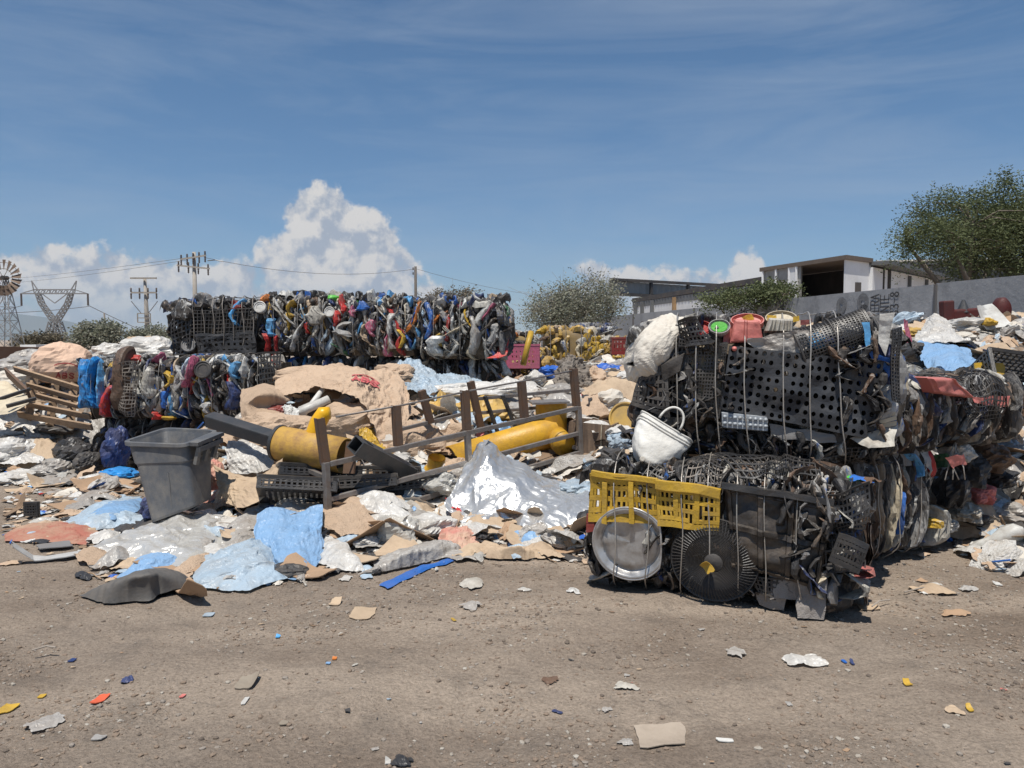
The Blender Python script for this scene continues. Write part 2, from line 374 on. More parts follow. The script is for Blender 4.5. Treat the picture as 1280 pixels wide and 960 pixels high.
# stones and grit lying on the ground: nobody could count them
ico = [(0,0,1),(.89,0,.45),(.28,.85,.45),(-.72,.53,.45),(-.72,-.53,.45),(.28,-.85,.45),(.72,.53,-.45),(-.28,.85,-.45),(-.89,0,-.45),(-.28,-.85,-.45),(.72,-.53,-.45),(0,0,-1)]
icf = [(0,1,2),(0,2,3),(0,3,4),(0,4,5),(0,5,1),(1,6,2),(2,7,3),(3,8,4),(4,9,5),(5,10,1),(6,7,2),(7,8,3),(8,9,4),(9,10,5),(10,6,1),(11,7,6),(11,8,7),(11,9,8),(11,10,9),(11,6,10)]
ico = np.array(ico); icf = np.array(icf)
STN = [mat('stone_' + k, c, .9, dirt=.5, spec=.1, bump=.4, bs=90, var=.0, ds=30) for k, c in
       (('brown', (.23, .175, .135)), ('grey', (.27, .24, .21)), ('dark', (.12, .10, .085)), ('pale', (.42, .39, .34)))]
def pebbles(n, name, zone, rmin, rmax, seed):
    g_ = np.random.default_rng(seed); mb = MB(); Vs = []; Fs = []; Ms = []
    x, y = zone(g_, n)
    r = rmin * (rmax / rmin) ** (g_.random(n) ** 2.6)
    cl = .5 + .5 * fbm(np.stack([x, y], -1) * 1.6, 77, 3); keep = g_.random(n) < np.clip(cl * 1.9 - .45, .06, 1); x, y, r = x[keep], y[keep], r[keep]; n = len(x)
    z = gz(x, y) + r * .12
    a = g_.random(n) * 6.28; ca, sa = np.cos(a), np.sin(a)
    jit = 1 + .35 * (g_.random((n, 12)) - .5)
    B = ico[None] * jit[..., None] * np.stack([np.ones(n), g_.uniform(.55, 1, n), g_.uniform(.35, .8, n)], -1)[:, None]
    V = np.stack([(B[..., 0] * ca[:, None] - B[..., 1] * sa[:, None]), (B[..., 0] * sa[:, None] + B[..., 1] * ca[:, None]), B[..., 2]], -1) * r[:, None, None] + np.stack([x, y, z], -1)[:, None]
    mb.V.append(V.reshape(-1, 3)); Fc = (icf[None] + (np.arange(n) * 12)[:, None, None]).reshape(-1, 3); mb.F = [tuple(t) for t in Fc.tolist()]
    mb.M = np.repeat(g_.choice(4, n, p=[.52, .27, .11, .10]), 20).tolist(); mb.n = len(V) * 12
    o = mb.build(name, STN, origin=(0, 0, 0)); return tag(o, 'small brown and grey stones scattered over the packed earth', 'gravel', kind='stuff')
def zone1(g_, n):
    y = 1.6 + 7.5 * g_.random(n) ** 1.5; x = (g_.random(n) * 2 - 1) * .78 * y + 0; return x, y
pebbles(95000, 'gravel', zone1, .0026, .017, 3)

# ================================================================ haze-blue hills
def hills():
    mb = MB()
    for (x0, x1, y, h, seed) in ((-7600, -3600, 8200, 330, 1), (-2900, -1250, 9500, 330, 2)):
        n = 60; xs = np.linspace(x0, x1, n); t = np.linspace(0, 1, n); e = np.sin(t * math.pi) ** 1.6
        hh = h * e * (1 + .12 * fbm(np.stack([t * 4, t * 0 + seed], -1), seed, 4))
        prof = np.array([0, .35, .7, 1, .6, 0]); dy = np.array([-900, -500, -220, 0, 500, 1100])
        Pn = np.stack([np.repeat(xs[:, None], 6, 1), y + dy[None] + 0 * xs[:, None], hh[:, None] * prof[None]], -1)
        mb.grid(Pn)
    m = mat('hillside', (.10, .13, .12), .95, dirt=.3, dcol=(.16, .15, .11), bump=0, ds=.002, spec=.0)
    o = mb.build('hills', m, smooth=True, origin=(0, 0, 0)); tag(o, kind='structure')
hills()

# ================================================================ concrete boundary wall
def wall_x(Y): return 8.0 - .1855 * (Y - 12.12)
def wall_material():
    m = bpy.data.materials.new('cement_render'); m.use_nodes = True; nt = m.node_tree; N = nt.nodes.new; L = nt.links.new
    b = nt.nodes['Principled BSDF']; b.inputs['Roughness'].default_value = .9; b.inputs['Specular IOR Level'].default_value = .15
    tc = N('ShaderNodeTexCoord'); co = tc.outputs['Object']
    def noise(s, d, r, sc_):
        mp = N('ShaderNodeMapping'); mp.inputs['Scale'].default_value = sc_; L(co, mp.inputs[0]); n = N('ShaderNodeTexNoise'); n.inputs['Scale'].default_value = s; n.inputs['Detail'].default_value = d; n.inputs['Roughness'].default_value = r; L(mp.outputs[0], n.inputs['Vector']); return n.outputs[0]
    def mrp(f, a, c, lo=0., hi=1.):
        x = N('ShaderNodeMapRange'); L(f, x.inputs[0]); x.inputs[1].default_value = a; x.inputs[2].default_value = c; x.inputs[3].default_value = lo; x.inputs[4].default_value = hi; return x.outputs[0]
    def mix(f, a, c):
        x = N('ShaderNodeMix'); x.data_type = 'RGBA'; L(f, x.inputs[0])
        for i, v in ((6, a), (7, c)):
            if isinstance(v, tuple): x.inputs[i].default_value = (*v, 1)
            else: L(v, x.inputs[i])
        return x.outputs[2]
    c = mix(mrp(noise(.7, 6, .65, (1, 1, 1)), .38, .62), (.27, .275, .285), (.36, .36, .365))
    c = mix(mrp(noise(1.1, 7, .7, (1.6, 1.6, .7)), .50, .72, 0, .65), c, (.15, .15, .155))
    c = mix(mrp(noise(.5, 5, .7, (1, 1, 1.6)), .62, .68, 0, .6), c, (.42, .42, .41))
    L(c, b.inputs['Base Color'])
    bp = N('ShaderNodeBump'); bp.inputs['Strength'].default_value = .5; bp.inputs['Distance'].default_value = .02; L(noise(9, 6, .7, (1, 1, 1)), bp.inputs['Height']); L(bp.outputs[0], b.inputs['Normal'])
    return m
CEM = wall_material()
WN = Vector((-1, -.1855, 0)).normalized()            # wall normal, towards the yard
def wall():
    y0, ys, y1 = 5.0, 14.05, 46
    r = thing('boundary_wall', 'long grey cement yard wall running behind the bales under the tree', 'wall', (wall_x(12), 12, 0))
    for nm, a, b_, h, th in (('wall_panel', y0, ys, 2.615, .17), ('wall_panel', ys, y1, 2.60, .15)):
        n = 40; mb = MB(); rows = []
        yy = np.linspace(a, b_, n)
        for off, z in ((0, 0), (0, .8), (0, 1.7), (0, h), (-th, h), (-th, 0)):
            rows.append(np.stack([wall_x(yy) + WN.x * off + .006 * vn(np.stack([yy, yy * 0 + z], -1) * 1.3, 4), yy + WN.y * off, yy * 0 + z + (.012 * vn(np.stack([yy * .6, yy * 0], -1), 2) if z == h else 0)], -1))
        mb.grid(np.stack(rows, 0)); mb.build(nm, CEM, r)
    for y in (ys, 19.2, 24.4, 30, 36):
        mb = MB(); p = Vector((wall_x(y), y, 0)) + WN * .012
        mb.bar(p, p + Vector((0, 0, 2.60)), .05, .05, up=WN); mb.build('joint_strip', mat('dark_cement', (.12, .12, .125), .9, dirt=.3, spec=.1), r)
    return r
WALL = wall()

# ---- stroke lettering, drawn as thin ribbons on a surface
GL = {'A': [[(0,0),(.5,1),(1,0)],[(.2,.4),(.8,.4)]], 'B': [[(0,0),(0,1),(.7,1),(.9,.78),(.7,.54),(0,.54)],[(.7,.54),(1,.27),(.7,0),(0,0)]],
 'S': [[(1,.85),(.7,1),(.3,1),(0,.78),(.2,.56),(.8,.44),(1,.22),(.7,0),(.3,0),(0,.15)]], 'E': [[(1,0),(0,0),(0,1),(1,1)],[(0,.52),(.8,.52)]],
 'R': [[(0,0),(0,1),(.75,1),(1,.76),(.75,.5),(0,.5)],[(.5,.5),(1,0)]], 'T': [[(.5,0),(.5,1)],[(0,1),(1,1)]], 'N': [[(0,0),(0,1),(1,0),(1,1)]],
 'O': [[(.5,0),(.15,.15),(0,.5),(.15,.85),(.5,1),(.85,.85),(1,.5),(.85,.15),(.5,0)]], '0': [[(.5,0),(.15,.15),(0,.5),(.15,.85),(.5,1),(.85,.85),(1,.5),(.85,.15),(.5,0)]],
 '7': [[(0,1),(1,1),(.4,0)]], 'L': [[(0,1),(0,0),(.9,0)]], '.': [[(.4,0),(.55,0)]], '-': [[(.15,.5),(.85,.5)]], 'D': [[(0,0),(0,1),(.6,1),(1,.7),(1,.3),(.6,0),(0,0)]],
 '8': [[(.5,.53),(.15,.7),(.2,.93),(.5,1),(.8,.93),(.85,.7),(.5,.53),(.05,.28),(.15,.06),(.5,0),(.85,.06),(.95,.28),(.5,.53)]],
 '3': [[(0,.9),(.4,1),(.85,.9),(.85,.65),(.4,.53),(.95,.35),(.9,.1),(.5,0),(0,.1)]]}
def letters(text, h, w, gap, sw, fn):
    """fn maps text-plane metres (u right, v up) to a world point; returns an MB of ribbons"""
    mb = MB(); x = 0
    for ch in text:
        for st in GL.get(ch, []):
            for (a, b_) in zip(st[:-1], st[1:]):
                a = np.array([x + a[0] * w, a[1] * h]); b2 = np.array([x + b_[0] * w, b_[1] * h]); d = b2 - a; l = np.linalg.norm(d)
                if l < 1e-6: continue
                d /= l; nrm = np.array([-d[1], d[0]]) * sw / 2; k = max(2, int(l / .02) + 1)
                a = a - d * sw * .35; l += sw * .7
                rows = [[fn(*(a + d * l * t + nrm * s_)) for s_ in (-1, 0, 1)] for t in np.linspace(0, 1, k)]
                mb.grid(np.array([[tuple(q) for q in r_] for r_ in rows]))
        x += w + gap
    return mb
def on_wall(px, py):
    r = ray(px, py); k = (8.0 + .1855 * 12.12) / (r.x + .1855 * r.y); return Vector((r.x * k, r.y * k, CAMZ + r.z * k))
PAINT = mat('black_stencil_paint', (.04, .04, .045), .85, dirt=.3, dcol=(.2, .2, .2), ds=9)
along = Vector((-.1855, 1, 0)).normalized() * -1      # to the right as seen from the yard
def wall_text():
    for txt, px, py, h in (('STERA', 1091.5, 404, .27), ('ANTE', 1104, 397, .27), ('83-8', 1116, 394, .25)):
        o = on_wall(px + 7, py); 
        fn = lambda u, v: o + Vector((0, 0, u)) - along * v + WN * (.012)
        mb = letters(txt, h * .95, .092, .028, .026, fn)
        mb.build('stencil_lettering', PAINT, WALL)
    for px, py, r0 in ((1079, 378, .19), (1080, 392, .19), (1052, 382, .18)):
        c = on_wall(px, py); mb = MB(); a = np.linspace(0, 2 * math.pi, 28)
        rings = [[tuple(c + along * (rr * math.cos(t)) + Vector((0, 0, rr * math.sin(t))) + WN * .010) for t in a] for rr in (r0 * .28, r0)]
        mb.grid(np.array(rings)); mb.build('stencil_disc', mat('grey_stencil_paint', (.12, .12, .125), .85, dirt=.7, dcol=(.25, .25, .25), ds=7), WALL)
wall_text()

# ================================================================ buildings beyond the wall
WPNT = mat('white_wall_paint', (.82, .82, .82), .8, dirt=.3, dcol=(.5, .48, .44), ds=.8, spec=.15)
CORR = mat('grey_corrugated_sheet', (.16, .165, .17), .6, metal=.2, dirt=.4, dcol=(.10, .09, .08), ds=.7)
RIBD = mat('ribbed_sheet', (.30, .31, .31), .6, dirt=.4, ds=.6)
DARKI = mat('dark_roof_edge', (.045, .045, .048), .7, dirt=.3, ds=1)
INTR = mat('shade_black_inner_wall', (.035, .033, .032), .9, dirt=.2, ds=1)  # near-black colour puts the shade of the open bay into its walls
def ribs(mb, a, b_, z0, z1, nrm, step, dep):
    a, b_ = Vector(a), Vector(b_); L_ = (b_ - a).length; n = max(2, int(L_ / step)); t = np.linspace(0, 1, n * 2 + 1); Pn = []
    for z in (z0, z1):
        Pn.append([tuple(a.lerp(b_, s_) + Vector(nrm) * (dep * (i % 2)) + Vector((0, 0, z))) for i, s_ in enumerate(t)])
    mb.grid(np.array(Pn))
def slab(mb, pts, th):       # polygon prism downwards
    n = len(pts); V = [tuple(p) for p in pts] + [(p[0], p[1], p[2] - th) for p in pts]
    mb.add(V, [tuple(range(n)), tuple(range(2 * n - 1, n - 1, -1))] + [(i, i + n, (i + 1) % n + n, (i + 1) % n) for i in range(n)])
def factory():
    A = P(762, 348, 80.6); B = P(948, 358, 95); a0 = Vector((A.x, A.y, 0)); b0 = Vector((B.x, B.y, 0)); dr = (b0 - a0).normalized(); nr = Vector((dr.y, -dr.x, 0))
    r = thing('factory_building', 'low white factory with dark roof beams beyond the bush, left of the open bay', 'building', a0)
    mb = MB(); ribs(mb, a0, b0, A.z - 1.45, A.z - .25, nr, .9, .14); mb.build('ribbed_fascia', RIBD, r)
    mb = MB(); mb.bar(a0 + Vector((0, 0, A.z - .12)) + nr * .2, b0 + Vector((0, 0, B.z - .12)) + nr * .2, .5, .28)
    mb.bar(a0 + Vector((0, 0, A.z - 1.6)) + nr * .2, b0 + Vector((0, 0, A.z - 1.6)) + nr * .2, .5, .3)
    for k in range(5):
        q = a0.lerp(b0, k / 4.2) + nr * .22; mb.bar(q + Vector((0, 0, A.z - 1.5)), q + Vector((0, 0, A.z - .1)), .28, .28, up=nr)
    mb.build('roof_beam', DARKI, r)
    # nearer wing whose eave runs parallel to the yard wall
    C = P(790, 373, 80); D = P(957, 345, 53); c0 = Vector((C.x, C.y, 0)); d0 = Vector((D.x, D.y, 0)); n2 = Vector((-1, -.1855, 0)).normalized()
    mb = MB(); back = Vector((12, 8, 0)); slab(mb, [C, D, D + back, C + back], .4); mb.build('roof', DARKI, r)
    inn = -n2 * .06
    mb = MB(); slab(mb, [c0 + inn + Vector((0, 0, C.z - .52)), d0 + inn + Vector((0, 0, C.z - .52)), d0 + inn * 1.15 + Vector((0, 0, C.z - .52)), c0 + inn * 1.15 + Vector((0, 0, C.z - .52))], C.z - .52); mb.build('wall', WPNT, r)
    mb = MB(); q0 = c0 + inn * .96; q1 = d0 + inn * .96
    ribs(mb, q0, q1, C.z - .95, C.z - .42, n2, .7, .05); mb.build('eave_shade_band', CORR, r)  # dark ribbed strip stands in for the shade under the eave
    for t in (.05, .12, .22, .42):
        mb = MB(); q = c0.lerp(d0, t) - inn * 1.5; mb.bar(q, q + Vector((0, 0, C.z - .5)), .3, .3, up=n2); mb.build('post', mat('rust_stained_post', (.45, .27, .12), .8, dirt=.6) if t == .42 else CORR, r)
factory()
def bay():
    n2 = Vector((-1, -.1855, 0)).normalized(); T = 5.0
    A = P(953, 337, 37.5); B = P(1057.5, 323, 32); C = P(1089, 326.5, 33.3)
    zz = 5.0
    a, b_, c = [Vector((q.x, q.y, 0)) for q in (A, B, C)]
    r = thing('loading_shed', 'white flat roofed loading shed with a black open bay above the wall', 'building', b_)
    Zv = lambda p, z: Vector((p.x, p.y, z))
    al = (a - b_).normalized(); dp = (c - b_).normalized(); L_ = (a - b_).length; W_ = 3.6
    o1 = b_ + al * .08; o2 = b_ + al * (L_ * .50)
    mb = MB(); inn = dp * .12
    slab(mb, [Zv(o2, zz - .1), Zv(a, zz - .1), Zv(a + inn, zz - .1), Zv(o2 + inn, zz - .1)], zz - .1)
    mb.build('side_wall', mat('dirty_grey_panel', (.40, .40, .38), .7, dirt=.5, ds=1.2), r)
    mb = MB()
    for t in (.54, .63, .8, .98):
        q = b_ + al * (L_ * t) - dp * .05; mb.bar(q, Zv(q, zz - .1), .10, .10, up=dp)
    mb.build('door_post', WPNT, r)
    mb = MB(); q = b_ + al * (L_ * .56) - dp * .07; slab(mb, [Zv(q, zz - .1), Zv(q + al * .45, zz - .1), Zv(q + al * .45 + inn, zz - .1), Zv(q + inn, zz - .1)], zz - .1); mb.build('door_leaf', WPNT, r)
    mb = MB(); slab(mb, [Zv(b_, zz - .1), Zv(c, zz - .1), Zv(c + al * .1, zz - .1), Zv(b_ + al * .1, zz - .1)], zz - .1); mb.build('end_wall', WPNT, r)
    mb = MB(); q = b_.lerp(c, .45) - al * .03; mb.bar(Zv(q, 3.25), Zv(q, 4.0), .33, .06, up=al); mb.build('window', DARKI, r)
    for t, z in ((.16, 3.35), (.80, 3.4)):
        mb = MB(); q = b_.lerp(c, t) - al * .06; mb.bar(Zv(q, 3.0), Zv(q, z), .09, .09, up=al); mb.build('vent_pipe', DARKI, r)
    mb = MB(); e = .12; p1, p2 = b_ - al * e - dp * e, a + al * e - dp * e
    slab(mb, [Zv(p1, zz + .06), Zv(c - al * e, zz + .06), Zv(c - al * e, zz + .06) + al * (L_ + .2) + dp * W_, Zv(p2, zz + .06)], .18)
    mb.build('roof', mat('rusty_roof_edge', (.14, .11, .09), .8, dirt=.5), r)
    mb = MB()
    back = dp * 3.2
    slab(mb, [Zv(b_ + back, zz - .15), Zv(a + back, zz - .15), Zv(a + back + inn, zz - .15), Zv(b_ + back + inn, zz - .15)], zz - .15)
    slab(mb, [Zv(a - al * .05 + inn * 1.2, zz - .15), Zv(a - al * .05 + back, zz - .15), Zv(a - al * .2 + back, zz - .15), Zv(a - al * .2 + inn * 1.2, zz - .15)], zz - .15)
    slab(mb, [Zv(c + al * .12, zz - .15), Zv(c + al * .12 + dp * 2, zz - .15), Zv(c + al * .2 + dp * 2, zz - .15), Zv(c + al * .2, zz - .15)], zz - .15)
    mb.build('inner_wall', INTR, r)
    # long white lean-to
    r2 = thing('lean_to_building', 'white walled lean-to with sloping grey roof, right of the loading shed', 'building', c)
    D = P(1172, 350, 40); E = P(1089, 333, 33); d = Vector((D.x, D.y, 0)); e0 = Vector((E.x, E.y, 0)) + dp * .15
    nn = Vector((-(d - e0).y, (d - e0).x, 0)).normalized() * .25
    mb = MB(); slab(mb, [Zv(e0, E.z - .02), Zv(d, D.z - .02), Zv(d + nn, D.z - .02), Zv(e0 + nn, E.z - .02)], 4.2)
    mb.build('wall', WPNT, r2)
    mb = MB(); mb.bar(Zv(e0, E.z + .14) - nn, Zv(d, D.z + .1) - nn, .9, .16); mb.build('roof', CORR, r2)
    mb = MB()
    for t in (.5, .78):
        q = e0.lerp(d, t) - nn * .3; mb.bar(q, Zv(q, E.z * (1 - t) + D.z * t - .1), .14, .12, up=nn)
    mb.build('post', CORR, r2)
    # big dark corrugated hall further back
    r3 = thing('corrugated_hall', 'dark corrugated hall behind the big tree on the right', 'building', P(1180, 425, 52).to_tuple()[:2] + (0,))
    H0 = P(1093, 329, 55); H1 = P(1420, 322, 46)
    h0 = Vector((H0.x, H0.y, 0)); h1 = Vector((H1.x, H1.y, 0)); mb = MB(); ribs(mb, h0, h1, 0, H0.z - .2, (0, -1, 0), .45, .12); mb.build('wall', CORR, r3)
    mb = MB(); slab(mb, [Zv(h0 + Vector((0, -.5, 0)), H0.z), Zv(h1 + Vector((0, -.5, 0)), H1.z), Zv(h1 + Vector((0, 14, 0)), H1.z + .3), Zv(h0 + Vector((0, 14, 0)), H0.z + .3)], .2)
    mb.build('roof', CORR, r3)
    mb = MB(); k = 60
    for i in range(k):
        q = h0.lerp(h1, i / k) + Vector((0, -.55, H0.z * (1 - i / k) + H1.z * i / k)); mb.bar(q, q + Vector((0, .1, .12)), .2, .1)
    mb.build('roof_corrugation', mat('pale_roof_edge', (.40, .38, .35), .7, dirt=.4), r3)
bay()
def brown_wall():
    A = P(-60, 432, 34); B = P(50, 434, 38); mb = MB()
    slab(mb, [(A.x, A.y, A.z), (B.x, B.y, B.z), (B.x, B.y + .25, B.z), (A.x, A.y + .25, A.z)], A.z)
    o = mb.build('brick_wall', mat('brown_brick', (.17, .085, .05), .9, dirt=.4, ds=1)); tag(o, 'low brown brick wall at the far left edge below the windmill', 'wall')
    A = P(25, 431, 60); B = P(45, 433, 60); mb = MB(); mb.box((A.x, 60, 0), (B.x, 64, A.z)); o = mb.build('small_hut', WPNT)
    tag(o, 'tiny pale far hut roof beneath the lattice pylon', 'hut')
brown_wall()

# ================================================================ poles, pylon, windmill, wires
CONC = mat('concrete_pole', (.36, .33, .29), .85, dirt=.3, ds=2); CER = mat('dark_insulator', (.06, .045, .04), .35)
def ins(mb, p, h=.32, r=.06, up=1):
    mb.lathe([(0, 0), (r * .6, 0), (r, h * .2), (r * .5, h * .3), (r, h * .5), (r * .5, h * .6), (r * .9, h * .8), (r * .3, h), (0, h)], 8, Matrix.Translation(Vector(p)) @ Matrix.Scale(up, 4, (0, 0, 1)))
def poles():
    # tall pole with two crossarms
    b = P(245, 425, 70); top = P(245, 315, 70).z; r = thing('utility_pole', 'tall concrete power pole rising behind the black crate bale', 'utility pole', (b.x, 70, 0), 'power poles')
    mb = MB(); mb.tube([(b.x, 70, 0), (b.x, 70, top)], [.26, .15], 10); mb.build('pole', CONC, r, smooth=True)
    y = 70
    for zc, half, tilt, n in ((P(0, 322, 70).z, 1.15, .35, 5), (P(0, 334, 70).z, 1.45, -.3, 4)):
        mb = MB(); a, c = Vector((b.x - half, y - .22, zc - tilt * .5)), Vector((b.x + half, y - .22, zc + tilt * .5)); mb.bar(a, c, .12, .14); arm = mb.build('crossarm', CONC, r)
        for k in range(n):
            mi = MB(); q = a.lerp(c, (k + .15) / (n - .7)); ins(mi, q + Vector((0, 0, .06)), .34, .10); ins(mi, q + Vector((0, 0, -.06)), .55, .10, -1); o = mi.build('insulator', CER, r)
    mb = MB(); mb.tube([(b.x + 1.2, y, P(0, 326, 70).z), (b.x + 1.9, y, P(0, 325, 70).z), (b.x + 2.6, y, P(0, 327, 70).z)], .04, 5); mb.build('bracket', CER, r)
    # pole with transformer frame
    b = P(183, 425, 80); top = P(183, 347, 80).z; r = thing('utility_pole', 'shorter power pole with a square transformer frame, left of the taller pole', 'utility pole', (b.x, 80, 0), 'power poles')
    mb = MB(); mb.tube([(b.x + .25, 80, 0), (b.x, 80, top)], [.26, .15], 10); mb.build('pole', CONC, r, smooth=True)
    mb = MB(); mb.tube([(b.x - .2, 80.6, 0), (b.x - .22, 80.6, P(0, 375, 80).z)], [.24, .2], 8); mb.build('second_post', CONC, r, smooth=True)
    for zc, half, n in ((P(0, 348, 80).z, 1.35, 0), (P(0, 366, 80).z, 1.3, 4)):
        mb = MB(); a, c = Vector((b.x - half, 79.7, zc)), Vector((b.x + half, 79.7, zc)); mb.bar(a, c, .12, .16); mb.build('crossarm', CONC, r)
        for k in range(n):
            mi = MB(); q = a.lerp(c, k / (n - 1)); ins(mi, q + Vector((0, 0, .06)), .45, .11); ins(mi, q + Vector((0, 0, -.06)), .6, .11, -1); mi.build('insulator', CER, r)
    mb = MB(); z0, z1 = P(0, 403, 80).z, P(0, 392, 80).z
    for (xa, za, xb, zb) in ((-.7, z0, .6, z0), (-.7, z1, .6, z1), (-.7, z0, -.7, z1), (.6, z0, .6, z1), (-.7, (z0 + z1) / 2, .6, (z0 + z1) / 2)):
        mb.bar((b.x + xa, 79.7, za), (b.x + xb, 79.7, zb), .09, .09)
    mb.build('transformer_frame', CONC, r)
    for s_ in (-1, 1):
        mb = MB(); mb.tube([(b.x + s_ * .35, 79.8, z1), (b.x + s_ * 1.35, 79.8, z1 + 1.25)], .035, 5); mb.build('brace', CER, r)
    # thin pole right
    b = P(520, 425, 90); top = P(520, 333, 90).z; r = thing('utility_pole', 'thin lone dark pole above the middle of the bale row', 'utility pole', (b.x, 90, 0), 'power poles')
    mb = MB(); mb.tube([(b.x, 90, 0), (b.x, 90, top)], [.2, .15], 8); mb.build('pole', mat('dark_pole', (.10, .09, .08), .8), r, smooth=True)
    for k in range(2):
        mi = MB(); ins(mi, Vector((b.x - .28, 90, top - .4 - k * .55)), .3, .1); mi.build('insulator', CER, r)
    b = P(133, 425, 110); mb = MB(); mb.tube([(b.x, 110, 0), (b.x - .2, 110, P(0, 391, 110).z)], [.18, .12], 8); o = mb.build('utility_pole', CONC); tag(o, 'small far pole standing in the low trees between pylon and poles', 'utility pole', 'power poles')
    # wires
    def wire(pts, label, r_=.025):
        mb = MB(); Pn = []
        for (a, c, sag) in pts:
            for t in np.linspace(0, 1, 14): q = Vector(a).lerp(Vector(c), t); q.z -= sag * 4 * t * (1 - t); Pn.append(q)
        mb.tube(Pn, r_, 4); o = mb.build('power_line', CER); tag(o, label, 'cable', 'power lines')
    a70 = P(234, 322, 70)
    wire([(P(-40, 352, 130), a70, .3)], 'upper cable running left from the tall pole across the clouds', .016)
    wire([(P(-40, 357, 130), P(234, 325, 70), .4)], 'lower cable running left from the tall pole across the clouds', .016)
    wire([(P(256, 322, 70), P(520, 336, 90), 1.0), (P(520, 336, 90), P(720, 372, 140), .8)], 'cable from the tall pole to the lone dark pole', .018)
wl = poles()
LATT = mat('lattice_steel', (.27, .265, .26), .6, metal=.2, dirt=.2)
def lattice_leg(mb, a0, a1, w0, w1, n, r_):
    a0, a1 = Vector(a0), Vector(a1); prev = None
    for k in range(n + 1):
        t = k / n; c = a0.lerp(a1, t); w = w0 + (w1 - w0) * t
        cur = [c + Vector((sx * w / 2, sy * w / 2, 0)) for sx, sy in ((-1, -1), (1, -1), (1, 1), (-1, 1))]
        if prev:
            for i in range(4):
                mb.bar(prev[i], cur[i], r_, r_); mb.bar(prev[i], cur[(i + 1) % 4], r_ * .6, r_ * .6); mb.bar(prev[(i + 1) % 4], cur[i], r_ * .6, r_ * .6)
        prev = cur
def pylon():
    Y = 300; b = P(70, 425, Y); r = thing('lattice_pylon', 'grey lattice transmission pylon with a wide crossarm at the far left', 'pylon', (b.x, Y, 0))
    z = lambda py: P(0, py, Y).z; x = lambda px: P(px, 425, Y).x
    mb = MB(); lattice_leg(mb, (x(60), Y, 0), (x(67), Y, z(402)), 3.0, 2.2, 5, .32); lattice_leg(mb, (x(80), Y, 0), (x(73), Y, z(402)), 3.0, 2.2, 5, .32); mb.build('base_frame', LATT, r)
    mb = MB(); lattice_leg(mb, (x(69), Y, z(402)), (x(54), Y, z(380)), 2.0, 1.6, 5, .3); lattice_leg(mb, (x(71), Y, z(402)), (x(86), Y, z(380)), 2.0, 1.6, 5, .3)
    lattice_leg(mb, (x(54), Y, z(380)), (x(49), Y, z(366)), 1.6, 1.3, 3, .3); lattice_leg(mb, (x(86), Y, z(380)), (x(91), Y, z(366)), 1.6, 1.3, 3, .3)
    mb.bar((x(54), Y, z(367)), (x(70), Y, z(379)), .3, .3); mb.bar((x(86), Y, z(367)), (x(70), Y, z(379)), .3, .3)
    mb.build('forked_frame', LATT, r)
    mb = MB(); zt, zb = z(362), z(367)
    mb.bar((x(28), Y, zb), (x(111), Y, zb), .45, .45); mb.bar((x(45), Y, zt), (x(95), Y, zt), .4, .4); mb.bar((x(28), Y, zb), (x(45), Y, zt), .3, .3); mb.bar((x(111), Y, zb), (x(95), Y, zt), .3, .3)
    for k in range(14):
        xa = x(45 + k * 50 / 14); xb = x(45 + (k + 1) * 50 / 14); mb.bar((xa, Y, zb), (xb, Y, zt) if k % 2 else (xb, Y, zb), .22, .22); mb.bar((xa, Y, zt if k % 2 else zb), (xb, Y, zb if k % 2 else zt), .22, .22)
    mb.build('crossarm', LATT, r)
    for s_ in (-1, 1):
        mb = MB(); cx = 70 + s_ * 21; mb.bar((x(cx), Y, zt), (x(cx + s_ * 7), Y, z(351)), .35, .35); mb.bar((x(cx + s_ * 4), Y, zb), (x(cx + s_ * 7), Y, z(351)), .3, .3); mb.build('horn', LATT, r)
        mb = MB(); mb.tube([(x(70 + s_ * 41.5), Y, zb), (x(70 + s_ * 41.5), Y, z(382))], .35, 6); mb.build('insulator', CER, r)
    for (a, c, l, nm) in (((28, 382), (-60, 388), 3, 'pylon cable reaching left from the hanging insulator'), ((111, 382), (260, 445), 2, 'pylon cable sloping down right from the crossarm'), ((-40, 420), (60, 420), 0, 'low dark cable crossing behind the windmill legs'), ((-60, 392), (111, 383), 2, 'thin cable crossing below the pylon crossarm')):
        mb = MB(); p0, p1 = P(a[0], a[1], Y), P(c[0], c[1], Y + 40); Pn = []
        for t in np.linspace(0, 1, 10): q = p0.lerp(p1, t); q.z -= l * 2 * t * (1 - t); Pn.append(q)
        mb.tube(Pn, .11, 4); o = mb.build('power_line', CER); tag(o, nm, 'cable', 'power lines')
pylon()
